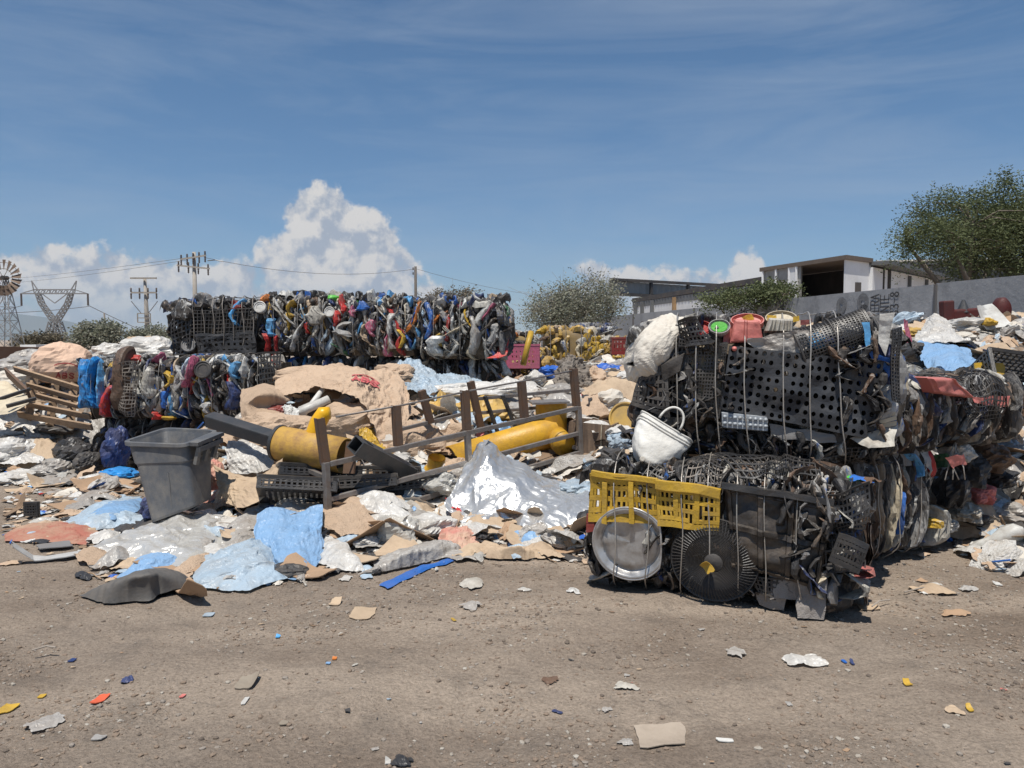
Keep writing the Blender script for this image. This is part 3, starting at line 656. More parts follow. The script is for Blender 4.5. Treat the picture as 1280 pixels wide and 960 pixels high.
def windmill():
    Y = 60; c = P(4, 347, Y); r = thing('windmill', 'farm wind pump with a rusty bladed wheel on a lattice tower', 'windmill', (c.x, Y, 0))
    BL = mat('rusty_blade', (.16, .11, .08), .6, metal=.2, dirt=.5, ds=4); mb = MB(); RR = 1.38
    for k in range(18):
        a = k / 18 * 2 * math.pi + .1; ca, sa = math.cos(a), math.sin(a); rows = []
        for rr, w in ((RR * .45, .16), (RR * .75, .28), (RR, .40)):
            rows.append([(c.x + ca * rr - sa * w / 2 * s_, Y + s_ * .10 + .03 * abs(s_), c.z + sa * rr + ca * w / 2 * s_) for s_ in (-1, 0, 1)])
        mb.grid(np.array(rows))
    mb.build('blade_wheel', BL, r)
    mb = MB()
    for rr in (RR * .5, RR * .85): a = np.linspace(0, 2 * math.pi, 40)[:-1]; mb.tube([(c.x + rr * math.cos(t), Y + .05, c.z + rr * math.sin(t)) for t in a], .02, 4, closed=True)
    for k in range(6): a = k / 6 * 2 * math.pi; mb.bar((c.x, Y, c.z), (c.x + math.cos(a) * RR * .85, Y + .05, c.z + math.sin(a) * RR * .85), .03, .03)
    mb.build('wheel_rim', BL, r)
    mb = MB(); mb.tube([(c.x, Y - .15, c.z), (c.x, Y + .5, c.z)], .16, 10); mb.build('hub', DARKI, r)
    mb = MB(); Pn = np.array([[(c.x - .2, Y + .5, c.z), (c.x - 1.7, Y + 1.2, c.z + .35)], [(c.x - .2, Y + .5, c.z - .05), (c.x - 1.7, Y + 1.2, c.z - .4)]]); mb.grid(Pn); mb.build('tail_vane', BL, r)
    mb = MB(); tz = c.z - .15; n = 6
    for k in range(n):
        z0, z1 = tz * k / n, tz * (k + 1) / n; w0, w1 = .95 - .83 * k / n, .95 - .83 * (k + 1) / n
        q0 = [Vector((c.x + sx * w0, Y + .3 + sy * w0, z0)) for sx, sy in ((-1, -1), (1, -1), (1, 1), (-1, 1))]; q1 = [Vector((c.x + sx * w1, Y + .3 + sy * w1, z1)) for sx, sy in ((-1, -1), (1, -1), (1, 1), (-1, 1))]
        for i in range(4):
            j = (i + 1) % 4; mb.bar(q0[i], q1[i], .06, .06); mb.bar(q0[i], q1[j], .03, .03); mb.bar(q0[j], q1[i], .03, .03); mb.bar(q1[i], q1[j], .03, .03)
    mb.build('tower_frame', LATT, r)
    mb = MB(); mb.box((c.x - .35, Y - .05, tz - .75), (c.x + .35, Y + .65, tz - .69)); mb.build('platform', BL, r)
windmill()

# ================================================================ trees and bushes
def leaf_mat(name, c, c2):
    m = bpy.data.materials.new(name); m.use_nodes = True; nt = m.node_tree; N = nt.nodes.new; L = nt.links.new
    b = nt.nodes['Principled BSDF']; out = nt.nodes['Material Output']; b.inputs['Roughness'].default_value = .6; b.inputs['Specular IOR Level'].default_value = .2
    g_ = N('ShaderNodeNewGeometry'); tc = N('ShaderNodeTexCoord'); n = N('ShaderNodeTexNoise'); n.inputs['Scale'].default_value = 1.6; n.inputs['Detail'].default_value = 5; L(tc.outputs['Object'], n.inputs['Vector'])
    a = N('ShaderNodeMath'); a.operation = 'MULTIPLY_ADD'; L(g_.outputs['Random Per Island'], a.inputs[0]); a.inputs[1].default_value = .7; 
    s = N('ShaderNodeMath'); s.operation = 'SUBTRACT'; L(n.outputs[0], s.inputs[0]); s.inputs[1].default_value = .35; L(s.outputs[0], a.inputs[2])
    x = N('ShaderNodeMix'); x.data_type = 'RGBA'; L(a.outputs[0], x.inputs[0]); x.inputs[6].default_value = (*c, 1); x.inputs[7].default_value = (*c2, 1); L(x.outputs[2], b.inputs['Base Color'])
    t = N('ShaderNodeBsdfTranslucent'); L(x.outputs[2], t.inputs[0]); ms = N('ShaderNodeMixShader'); ms.inputs[0].default_value = .22; L(b.outputs[0], ms.inputs[1]); L(t.outputs[0], ms.inputs[2]); L(ms.outputs[0], out.inputs[0])
    return m
BARK = mat('grey_bark', (.17, .145, .12), .9, dirt=.3, spec=.1); TWIG = mat('dry_twig', (.34, .30, .26), .9, dirt=.3, spec=.1)
LF1 = leaf_mat('mesquite_leaf', (.065, .082, .034), (.16, .18, .085)); LF2 = leaf_mat('bush_leaf', (.14, .155, .10), (.32, .31, .25)); LF3 = leaf_mat('dry_leaf', (.10, .085, .055), (.20, .17, .12))
def leaves(g_, cen, n, size, asp, droop=0.3):
    """n leaf quads round the given centres (k,3) with per-centre spread; returns V, F"""
    cen = np.asarray(cen); k = len(cen); idx = g_.integers(0, k, n)
    d = g_.normal(size=(n, 3)); d /= np.linalg.norm(d, axis=1)[:, None]; d[:, 2] = d[:, 2] * .6 - droop; d /= np.linalg.norm(d, axis=1)[:, None]
    w = np.cross(d, g_.normal(size=(n, 3))); w /= np.linalg.norm(w, axis=1)[:, None]
    s = size * g_.uniform(.6, 1.4, n)[:, None]
    return idx, d, w, s, asp
def tree(name, label, cat, base, top, crown, nclump, nleaf, leaf, lsize, asp, lm, seed, spread=.3, clump_f=None, trunks=3, twigs=False, group=None, lower=.3):
    """crown: list of (centre, radii) ellipsoids; limbs run from the trunk to every clump"""
    g_ = np.random.default_rng(seed); base = Vector(base); r = thing(name, label, cat, base, group)
    cl = []; vol = np.array([a[1][0] * a[1][1] * a[1][2] for a in crown]); vol /= vol.sum()
    for i in range(nclump):
        c, rad = crown[g_.choice(len(crown), p=vol)]; d = g_.normal(size=3); d /= np.linalg.norm(d); q = d * g_.random() ** (.33) * np.array(rad); cl.append(np.array(c) + q)
    cl = np.array(cl); tk = MB(); fork = base.lerp(Vector(top), lower); 
    forks = []
    for k in range(trunks):
        c = crown[k % len(crown)][0]; e = Vector(c) + Vector(g_.normal(size=3) * .15 * crown[0][1][0]); mid = base.lerp(e, .5) + Vector(g_.normal(size=3) * .08 * (e - base).length)
        H_ = (Vector(top) - base).length; r0 = H_ * .022
        pts = [base + Vector((g_.normal() * r0, g_.normal() * r0, 0)), fork.lerp(mid, .3), mid, mid.lerp(e, .6), e]; tk.tube(pts, [r0 * 1.3, r0, r0 * .75, r0 * .5, r0 * .25], 7)
        for t in (.35, .5, .65, .8, 1): forks.append(mid.lerp(e, (t - .35) / .65))
    for c in cl:
        f = min(forks, key=lambda q: (q - Vector(c)).length + g_.random() * .3); c_ = Vector(c); m_ = f.lerp(c_, .5) + Vector(g_.normal(size=3)) * (f - c_).length * .12 + Vector((0, 0, .06 * (f - c_).length))
        rr = H_ * .0045; tk.tube([f, m_, c_], [rr, rr * .65, rr * .35], 4, caps=False)
        if twigs:
            for _ in range(3):
                d = Vector(g_.normal(size=3)); d.z = abs(d.z) * .8; tk.tube([m_.lerp(c_, g_.random()), c_ + d * spread * 1.1], [rr * .4, rr * .2], 3, caps=False)
    tk.build('trunk', BARK if not twigs else TWIG, r, smooth=True)
    if nleaf:
        # leaf sprays: short arching strings of leaf pairs
        V = []; ns = nleaf // leaf; idx = g_.integers(0, len(cl), ns); cr = spread * g_.uniform(.6, 1.3, len(cl))
        o = g_.normal(size=(ns, 3)); o /= np.linalg.norm(o, axis=1)[:, None]; o *= g_.random((ns, 1)) ** .5 * cr[idx][:, None]; st = cl[idx] + o * np.array([1, 1, .7])
        dr = o / (np.linalg.norm(o, axis=1)[:, None] + 1e-6) + g_.normal(size=(ns, 3)) * .6; dr[:, 2] += .1; dr /= np.linalg.norm(dr, axis=1)[:, None]
        for k in range(leaf):
            t = k / leaf; p = st + dr * lsize * 1.3 * k; p[:, 2] -= (k * lsize) ** 2 * 1.2
            sd = np.cross(dr, [0, 0, 1.0]); sd /= np.linalg.norm(sd, axis=1)[:, None] + 1e-6; sd = sd * (1 if k % 2 else -1) + dr * .5 + g_.normal(size=(ns, 3)) * .45; sd /= np.linalg.norm(sd, axis=1)[:, None]
            w = np.cross(sd, g_.normal(size=(ns, 3))); w /= np.linalg.norm(w, axis=1)[:, None] + 1e-6; s = lsize * g_.uniform(.7, 1.3, (ns, 1))
            V.append(np.stack([p, p + sd * s * .5 + w * s * asp, p + sd * s, p + sd * s * .5 - w * s * asp], 1))
        V = np.concatenate(V).reshape(-1, 3); mb = MB(); mb.V.append(V); n = len(V) // 4; mb.F = [tuple(t) for t in np.arange(n * 4).reshape(-1, 4).tolist()]; mb.M = [0] * n; mb.n = len(V)
        mb.build('crown', lm, r)
    return r
def E(px, py, Y, rx, ry, rz): return (tuple(P(px, py, Y)), (rx * Y / F, ry * Y / F, rz * Y / F))
def g0(px, Y): q = P(px, 425, Y); return (q.x, Y, 0)
tree('mesquite_tree', 'large feathery green mesquite tree leaning over the wall at upper right', 'tree', g0(1240, 19), P(1230, 215, 19),
     [E(1225, 275, 18.5, 75, 70, 45), E(1275, 270, 19, 60, 70, 46), E(1165, 300, 18, 45, 50, 28), E(1137, 290, 18, 28, 30, 13), E(1220, 325, 19, 70, 60, 28), E(1290, 320, 19, 60, 50, 40), E(1325, 285, 19, 60, 60, 50), E(1262, 240, 19, 38, 40, 12)],
     150, 78000, 7, .066, .2, LF1, 11, spread=.21, trunks=5, lower=.35)
tree('grey_bush', 'tall dusty grey green bush between the bale row and the factory', 'bush', g0(715, 22), P(715, 345, 22),
     [E(690, 385, 22, 38, 45, 24), E(735, 378, 22, 42, 45, 30), E(765, 385, 22, 24, 40, 22), E(712, 398, 22, 60, 50, 20), E(722, 358, 22, 14, 20, 14)], 120, 19000, 5, .07, .22, LF2, 12, spread=.28, trunks=6, twigs=True, lower=.1)
tree('wall_shrub', 'low leafy green shrub hanging over the far part of the wall', 'bush', g0(940, 19.5), P(940, 360, 19.5),
     [E(903, 376, 21, 28, 30, 5), E(945, 370, 20, 42, 30, 6), E(980, 366, 19, 18, 30, 5), E(962, 363, 20, 22, 20, 5)], 80, 9000, 4, .07, .25, LF1, 13, spread=.14, trunks=4, lower=.6)
tree('dry_tree', 'sparse dry brown treetop showing above the bale row', 'tree', g0(565, 45), P(565, 362, 45),
     [E(560, 376, 45, 28, 30, 9), E(582, 370, 45, 8, 20, 9)], 60, 3500, 3, .15, .22, LF3, 14, spread=.4, trunks=3, twigs=True, lower=.7)
for i, (px, py, rx, rz, lab, lm) in enumerate(((122, 418, 26, 14, 'round green and orange tinged tree beneath the small far pole', LF2), (190, 423, 24, 10, 'low green tree around the foot of the transformer pole', LF2),
     (48, 428, 26, 6, 'dark low shrub line under the pylon', LF3), (228, 424, 18, 9, 'small green tree just left of the black crate bale', LF2), (630, 428, 26, 10, 'low grey scrub behind the right end of the bale row', LF3))):
    tree('field_tree', lab, 'tree', g0(px, 60 + i * 3), P(px, py - rz, 60 + i * 3), [E(px, py, 60 + i * 3, rx, rx, rz), E(px + rx * .3, py - rz * .4, 60 + i * 3, rx * .5, rx * .5, rz * .8)], 60, 6000, 3, .22, .3, lm, 20 + i, spread=.6, trunks=3, lower=.2, group='low trees on the skyline')
# ================================================================ height of the rubbish heap (world metres)
def hz(px, py, Y): q = P(px, py, Y); return (q.x, q.y, q.z)
HP = []
for t in ((480,690,5.7),(480,660,6.1),(480,625,6.6),(480,600,7.0),(480,570,7.5),(480,530,8.1),(480,500,8.6),(480,480,9.2),(480,470,9.9),
          (400,680,5.9),(400,650,6.3),(400,612,6.8),(400,590,7.2),(400,565,7.7),(400,530,8.2),(400,505,8.8),(400,485,9.4),
          (300,690,5.8),(300,665,6.2),(300,635,6.8),(300,600,7.2),(300,580,7.7),(300,555,8.3),(300,540,8.8),(300,520,9.6),
          (560,690,5.8),(560,670,6.2),(560,640,6.7),(560,600,7.3),(560,560,8.0),(560,520,8.6),(560,500,9.2),(560,482,10.0),
          (620,682,5.85),(620,655,6.4),(620,625,7.0),(620,590,7.6),(620,560,8.2),(620,528,8.8),(620,502,9.5),(620,486,10.4),(620,482,11.5),
          (700,660,6.2),(700,630,6.8),(700,600,7.4),(700,570,8.0),(700,530,8.8),(700,500,9.6),(700,480,10.5),(700,478,12),
          (770,650,6.2),(770,600,7.2),(770,560,8.0),(770,520,8.9),(770,485,9.8),(770,462,10.8),(770,455,12.5),(770,452,14.5),
          (60,612,8.3),(60,592,8.9),(60,560,9.5),(60,528,10),(60,500,10.6),(60,472,11.2),(60,455,12),
          (0,612,8.3),(0,590,8.9),(0,550,9.5),(0,520,10),(0,485,10.6),(0,465,11.4),(0,458,12.3),(-90,590,8.9),(-90,520,10),(-90,470,11.5),(-90,462,12.5),
          (130,604,8.3),(130,590,8.8),(150,600,9.4),(190,450,11.2),(150,450,11.4),(230,450,12.4),(200,445,12),
          (860,560,7.2),(860,500,8.6),(860,450,10.5),(860,440,12.5),(1000,560,7.4),(1000,490,8.6),(1000,450,10),(1000,440,12),
          (1100,500,7.2),(1100,460,8.2),(1120,420,9.5),(1120,410,11),
          (1240,655,6.5),(1240,625,6.9),(1240,585,7.2),(1240,530,7.5),(1230,478,8.0),(1220,440,8.6),(1215,415,9.4),(1215,402,10.3),(1215,398,11.2),
          (1330,655,6.5),(1330,620,6.9),(1330,560,7.2),(1330,490,7.6),(1330,450,8.3),(1330,420,9.3),(1222,640,6.35),(1228,600,6.5),(1240,560,6.7),(1250,530,6.9),(1200,610,6.45),(1300,600,6.4),(1300,560,6.7),(1170,640,6.6),(1150,560,7.0),(1160,500,7.5),(1165,455,8.3),(1160,425,9.2),(1150,408,10.3)):
    HP.append(hz(*t))
for t in ((30,6.9),(60,5.4),(0,6.2),(-90,6.0),(-90,8.0),(0,7.8),(110,6.2),(200,5.75),(200,6.4),(200,7.2),(190,8.0),(170,8.9),(250,5.6),(250,7.0),(340,5.4),(480,5.3),(620,5.55),(700,5.4),(790,5.4),(110,7.2),
          (1200,6.1),(1280,6.2),(1360,6.1),(1050,5.3),(930,5.5),(1150,5.7),(-300,4.9),(-100,4.9),(0,4.9),(120,4.7),(250,4.7),(380,4.7),(500,4.7),(620,4.7),(740,4.7),(860,4.7),(980,4.7),(1100,4.7),(1220,4.9),(1340,4.9),(1450,5.4),(1450,6),(1600,5.8),(1600,6.4),(1750,6),(-250,6),(-250,7),(640,16),(740,17.5),(850,16),(500,15),(300,15),(100,14.5),(0,15),(-90,15.5),(-150,8)):
    q = P(t[0], 425, t[1]); HP.append((q.x, t[1], -.06))
HP = np.array(HP)
hx = np.arange(-13, 7.5, .05); hy = np.arange(4.4, 19, .05)
HXg, HYg = np.meshgrid(hx, hy, indexing='ij')
num = np.zeros(HXg.shape); den = np.zeros(HXg.shape)
for (x, y, z) in HP:
    s = .30 + .05 * max(0, y - 6); d2 = ((HXg - x) ** 2 + (HYg - y) ** 2) / s ** 2 + .12
    w = d2 ** -1.9; num += w * z; den += w
HG = num / den - .03
_p = np.stack([HXg, HYg], -1)
HG = HG + np.clip(HG * 6, 0, 1) * (.055 * fbm(_p * 1.9, 41, 3) + .03 * crumple(_p, 46, .35, 5) + .02 * vn(_p * 8, 45))
HG[HYg > wall_x(0) * 99] = -1
HG = np.where(HXg > wall_x(HYg) - .25, -.1, HG)
def _Hslow(x, y):
    x = np.asarray(x, float); y = np.asarray(y, float)
    i = np.clip((x - hx[0]) / .05, 0, len(hx) - 1.001); j = np.clip((y - hy[0]) / .05, 0, len(hy) - 1.001)
    a = i.astype(int); b = j.astype(int); u = i - a; v = j - b
    h = HG[a, b] * (1 - u) * (1 - v) + HG[a + 1, b] * u * (1 - v) + HG[a, b + 1] * (1 - u) * v + HG[a + 1, b + 1] * u * v
    inside = (x > hx[0]) & (x < hx[-1]) & (y > hy[0]) & (y < hy[-1])
    return np.where(inside, np.maximum(h, gz(x, y) + .004), gz(x, y) + .004)
fx = np.arange(-13.5, 8, .04); fy = np.arange(3.0, 19.5, .04); _FX, _FY = np.meshgrid(fx, fy, indexing='ij'); HF = _Hslow(_FX, _FY); HFL = HF.tolist()
def H(x, y):
    x = np.asarray(x, float); y = np.asarray(y, float); i = np.clip((x - fx[0]) / .04, 0, len(fx) - 1.001); j = np.clip((y - fy[0]) / .04, 0, len(fy) - 1.001); a = i.astype(int); b = j.astype(int); u = i - a; v = j - b
    return HF[a, b] * (1 - u) * (1 - v) + HF[a + 1, b] * u * (1 - v) + HF[a, b + 1] * (1 - u) * v + HF[a + 1, b + 1] * u * v
def HH(x, y):
    i = min(max((x - fx[0]) / .04, 0), len(fx) - 1.001); j = min(max((y - fy[0]) / .04, 0), len(fy) - 1.001); a = int(i); b = int(j); u = i - a; v = j - b
    return HFL[a][b] * (1 - u) * (1 - v) + HFL[a + 1][b] * u * (1 - v) + HFL[a][b + 1] * (1 - u) * v + HFL[a + 1][b + 1] * u * v
def rubbish_material():
    m = bpy.data.materials.new('trodden_rubbish'); m.use_nodes = True; nt = m.node_tree; N = nt.nodes.new; L = nt.links.new; b = nt.nodes['Principled BSDF']; b.inputs['Roughness'].default_value = .8; b.inputs['Specular IOR Level'].default_value = .2
    tc = N('ShaderNodeTexCoord'); nz = N('ShaderNodeTexNoise'); nz.inputs['Scale'].default_value = 9; nz.inputs['Detail'].default_value = 4; L(tc.outputs['Object'], nz.inputs['Vector'])
    ad = N('ShaderNodeMix'); ad.data_type = 'VECTOR'; ad.inputs[0].default_value = .12; L(tc.outputs['Object'], ad.inputs[4]); L(nz.outputs['Color'], ad.inputs[5])
    v = N('ShaderNodeTexVoronoi'); v.inputs['Scale'].default_value = 17; v.inputs['Randomness'].default_value = 1; L(ad.outputs[1], v.inputs['Vector']); sp = N('ShaderNodeSeparateColor'); L(v.outputs['Color'], sp.inputs[0])
    r = N('ShaderNodeValToRGB'); r.color_ramp.interpolation = 'CONSTANT'; e = r.color_ramp.elements
    cs = [(0, (.05, .045, .04)), (.2, (.13, .10, .08)), (.36, (.30, .21, .14)), (.52, (.42, .32, .23)), (.66, (.38, .37, .35)), (.78, (.58, .57, .54)), (.9, (.30, .42, .54)), (.95, (.02, .02, .022))]
    while len(e) < len(cs): e.new(.5)
    for i, (p_, c) in enumerate(cs): e[i].position = p_; e[i].color = (*c, 1)
    L(sp.outputs[0], r.inputs[0])
    n2 = N('ShaderNodeTexNoise'); n2.inputs['Scale'].default_value = 5; n2.inputs['Detail'].default_value = 7; L(tc.outputs['Object'], n2.inputs['Vector']); mr = N('ShaderNodeMapRange'); mr.inputs[1].default_value = .4; mr.inputs[2].default_value = .65; mr.inputs[3].default_value = .2; mr.inputs[4].default_value = .85; L(n2.outputs[0], mr.inputs[0])
    x = N('ShaderNodeMix'); x.data_type = 'RGBA'; L(mr.outputs[0], x.inputs[0]); L(r.outputs[0], x.inputs[6]); x.inputs[7].default_value = (.13, .105, .085, 1); L(x.outputs[2], b.inputs['Base Color'])
    bp = N('ShaderNodeBump'); bp.inputs['Distance'].default_value = .03; L(sp.outputs[1], bp.inputs['Height']); L(bp.outputs[0], b.inputs['Normal'])
    return m
RUB = rubbish_material()
def heap_mesh():
    mb = MB(); st = 1
    Z = HG + .012 * vn(_p * 19, 5)
    I = np.arange(HXg.size).reshape(HXg.shape); ok = (Z > -.02)
    q = np.stack([I[:-1, :-1], I[1:, :-1], I[1:, 1:], I[:-1, 1:]], -1); k = ok[:-1, :-1] & ok[1:, :-1] & ok[1:, 1:] & ok[:-1, 1:]
    q = q[k]; used = np.unique(q); re = np.zeros(HXg.size, int) - 1; re[used] = np.arange(len(used))
    V = np.stack([HXg, HYg, Z], -1).reshape(-1, 3)[used]; mb.V.append(V); mb.F = [tuple(t) for t in re[q].tolist()]; mb.M = [0] * len(q); mb.n = len(V)
    o = mb.build('rubbish_heap', RUB, smooth=True, origin=(0, 8, 0)); tag(o, 'trodden base of the rubbish heap under the sheets and sacks', 'rubbish', kind='stuff')
heap_mesh()

# ================================================================ scrap shapes (unit size, reused)
def outline(g_, n=14, irr=.35):
    a = np.sort(np.linspace(0, 2 * math.pi, n, endpoint=False) + g_.uniform(-.15, .15, n)); r = 1 + irr * g_.uniform(-1, .6, n); return a, r
def sheet_grid(s, w, h, n, m, irr=.25, amp=.05, scale=.5, corner=.5):
    """irregular flat sheet with folds, centred, in metres; corner 0 = rectangle, 1 = round"""
    u, v = np.meshgrid(np.linspace(-1, 1, n), np.linspace(-1, 1, m), indexing='ij')
    # square to disc blend
    ud, vd = u * np.sqrt(1 - v * v / 2), v * np.sqrt(1 - u * u / 2)
    U, Vv = u * (1 - corner) + ud * corner, v * (1 - corner) + vd * corner
    th = np.arctan2(Vv, U); rr = 1 + irr * (fbm(np.stack([np.cos(th) * 1.3, np.sin(th) * 1.3], -1) + s * .37, s, 4)) * np.hypot(u, v).clip(0, 1)
    x, y = U * rr * w / 2, Vv * rr * h / 2
    z = amp * crumple(np.stack([x, y], -1), s, scale)
    # folds pull the sheet in sideways
    x = x + amp * .5 * crumple(np.stack([x, y], -1) + 9, s + 1, scale); y = y + amp * .5 * crumple(np.stack([x, y], -1) + 19, s + 2, scale)
    return x, y, z
def card_mb(s, w, h, th=.006, bend=.1):
    g_ = np.random.default_rng(s); n, m = 7, 6; x, y, z = sheet_grid(s, w, h, n, m, .16, .01, .5, .25)
    a = g_.uniform(0, 3.14); t = x * math.cos(a) + y * math.sin(a); z = z + bend * max(w, h) * np.abs(t / max(w, h)) ** 1.5 * 2 * g_.uniform(.2, 1)
    if g_.random() < .4: f = np.maximum(0, t - w * .15); z = z + f * g_.uniform(.4, 1.2)
    top = np.stack([x, y, z + th], -1); bot = np.stack([x, y, z], -1); mb = MB(); mb.grid(top, flip=True); mb.grid(bot)
    rim = lambda P_: np.concatenate([P_[:, 0], P_[-1, 1:], P_[-2::-1, -1], P_[0, -2:0:-1]]); mb.grid(np.stack([rim(bot), rim(top)], 0), cv=True); return mb
def film_mb(s, w, h, amp=.12, n=18):
    x, y, z = sheet_grid(s, w, h, n, n, .4, amp * max(w, h), max(w, h) * .7, .7)
    r = np.hypot(x / w, y / h) * 2; z = z + amp * max(w, h) * 1.1 * np.clip(1 - r, 0, 1) ** .7
    mb = MB(); mb.grid(np.stack([x, y, z - z.min() * .6], -1), flip=True); return mb
def blob_mb(s, rx, ry, rz, n=20, m=12, amp=.25, sc_=.6, flat=.25):
    th = np.linspace(0, 2 * math.pi, n, endpoint=False); ph = np.linspace(.02, math.pi - .02, m); T, Ph = np.meshgrid(th, ph, indexing='ij')
    d = np.stack([np.sin(Ph) * np.cos(T), np.sin(Ph) * np.sin(T), np.cos(Ph)], -1)
    c = crumple(d[..., :2] * 1.0 + d[..., 2:] * .6, s, sc_) * .6 + .5 * fbm(d * 1.6, s, 3)
    r = 1 + amp * c; p = d * r[..., None] * np.array([rx, ry, rz]); p[..., 2] = np.maximum(p[..., 2], -rz * (1 - flat)) + rz * (1 - flat)
    mb = MB(); mb.grid(p, cu=True, flip=True); return mb
def hull_mb(s, L_, w, h):        # half-crushed bottle or canister
    t = np.linspace(0, 1, 12); rad = np.interp(t, [0, .04, .1, .7, .82, .9, 1], [.3, .9, 1, 1, .6, .3, .28]); a = np.linspace(0, 2 * math.pi, 12, endpoint=False)
    g_ = np.random.default_rng(s); T, A = np.meshgrid(t, a, indexing='ij'); q = np.stack([T * 3, np.cos(A), np.sin(A)], -1); dent = 1 + .28 * fbm(q * 1.3, s, 2)
    mb = MB(); mb.grid(np.stack([(T - .5) * L_, np.cos(A) * w / 2 * rad[:, None] * dent, np.sin(A) * h / 2 * rad[:, None] * dent + h / 2], -1), cv=True, flip=True); return mb
PROTO = []     # (kind, V, F)
for s in range(10): m_ = card_mb(100 + s, 1, .7 + .05 * s % .3, .022, .12); PROTO.append(('card', np.concatenate(m_.V), m_.F))
for s in range(12): m_ = film_mb(200 + s, 1, .8, .17, 12); PROTO.append(('film', np.concatenate(m_.V), m_.F))
for s in range(8): m_ = blob_mb(300 + s, .5, .36, .24, 20, 12, .8, .5); PROTO.append(('blob', np.concatenate(m_.V), m_.F))
for s in range(4): m_ = hull_mb(400 + s, 1, .42, .3); PROTO.append(('hull', np.concatenate(m_.V), m_.F))
for s in range(4):
    m_ = MB(); m_.tube([(-.5, 0, .03), (-.2, .02, .05), (.2, -.03, .04), (.5, .03 * s, .03)], .022, 5); PROTO.append(('rod', np.concatenate(m_.V), m_.F))
KI = {k: [i for i, p in enumerate(PROTO) if p[0] == k] for k in ('card', 'film', 'blob', 'hull', 'rod')}
CNAME = {SACK: 'beige', CARD: 'brown', CARD2: 'pale brown', DCARD: 'dark brown', FILM: 'white', FILMG: 'grey', FILMB: 'pale blue', FILMC: 'sky blue', FILMT: 'clear', BLK: 'black', BLK2: 'charcoal', WHT: 'white', WHD: 'off-white',
         CRM: 'cream', YEL: 'yellow', RED: 'red', BLU: 'blue', LBL: 'light blue', GRY: 'grey', FRD: 'faded red', DYL: 'ochre', GRN: 'green', WOOD: 'wooden', SACKW: 'off-white', TARP: 'deep blue', BRN: 'brown', LGR: 'pale grey', NVY: 'navy', PNK: 'pink', ORG: 'orange', SILV: 'silver', CYB: 'bright blue', DRD: 'dark red'}
# a look-up of which materials each scrap kind uses, and with what weight, for the zones of the heap
PALC = {'card': [(CARD, 5), (CARD2, 5), (DCARD, 2), (WHD, 1), (FRD, .4), (GRY, 1), (BLK2, 1)],
        'film': [(FILM, 5), (FILMG, 4), (SACK, 4), (FILMB, 1.6), (FILMC, .7), (SACKW, 2.5), (BLK, 1.5), (CARD2, 2), (TARP, .3), (FILMT, 1.5)],
        'blob': [(SACK, 2), (FILMG, 3), (FILM, 2), (BLK2, 2), (BLK, 2), (CARD, 1.5), (FILMB, .6)],
        'hull': [(WHT, 3), (BLU, 1), (YEL, 1), (RED, .8), (BLK, 2), (LGR, 2), (GRN, .3), (LBL, .5)],
        'rod': [(WHD, 2), (STL, 1), (BLK, 2), (WOOD, 3), (BLU, .5)]}
ALLM = list(dict.fromkeys(m for v in PALC.values() for m, _ in v))
def pick(g_, lst): w = np.array([b for _, b in lst], float); return lst[g_.choice(len(lst), p=w / w.sum())][0]
SW = {'card': 'scrap_card', 'film': 'film_scrap', 'blob': 'crumpled_bag', 'hull': 'crushed_bottle', 'rod': 'broken_rod'}
SD = {'card': 'torn stiff scrap', 'film': 'crumpled sheet scrap', 'blob': 'balled up bag', 'hull': 'crushed container', 'rod': 'thin broken rod'}
def zone_name(x, y):
    px = 640 + 970 * x / y
    if px < 110: return 'by the pallet, far left'
    if px < 300: return 'around the grey bin'
    if px < 480: return 'below the beige sacks'
    if px < 800: return 'around the steel rack'
    return 'right of the big bales'
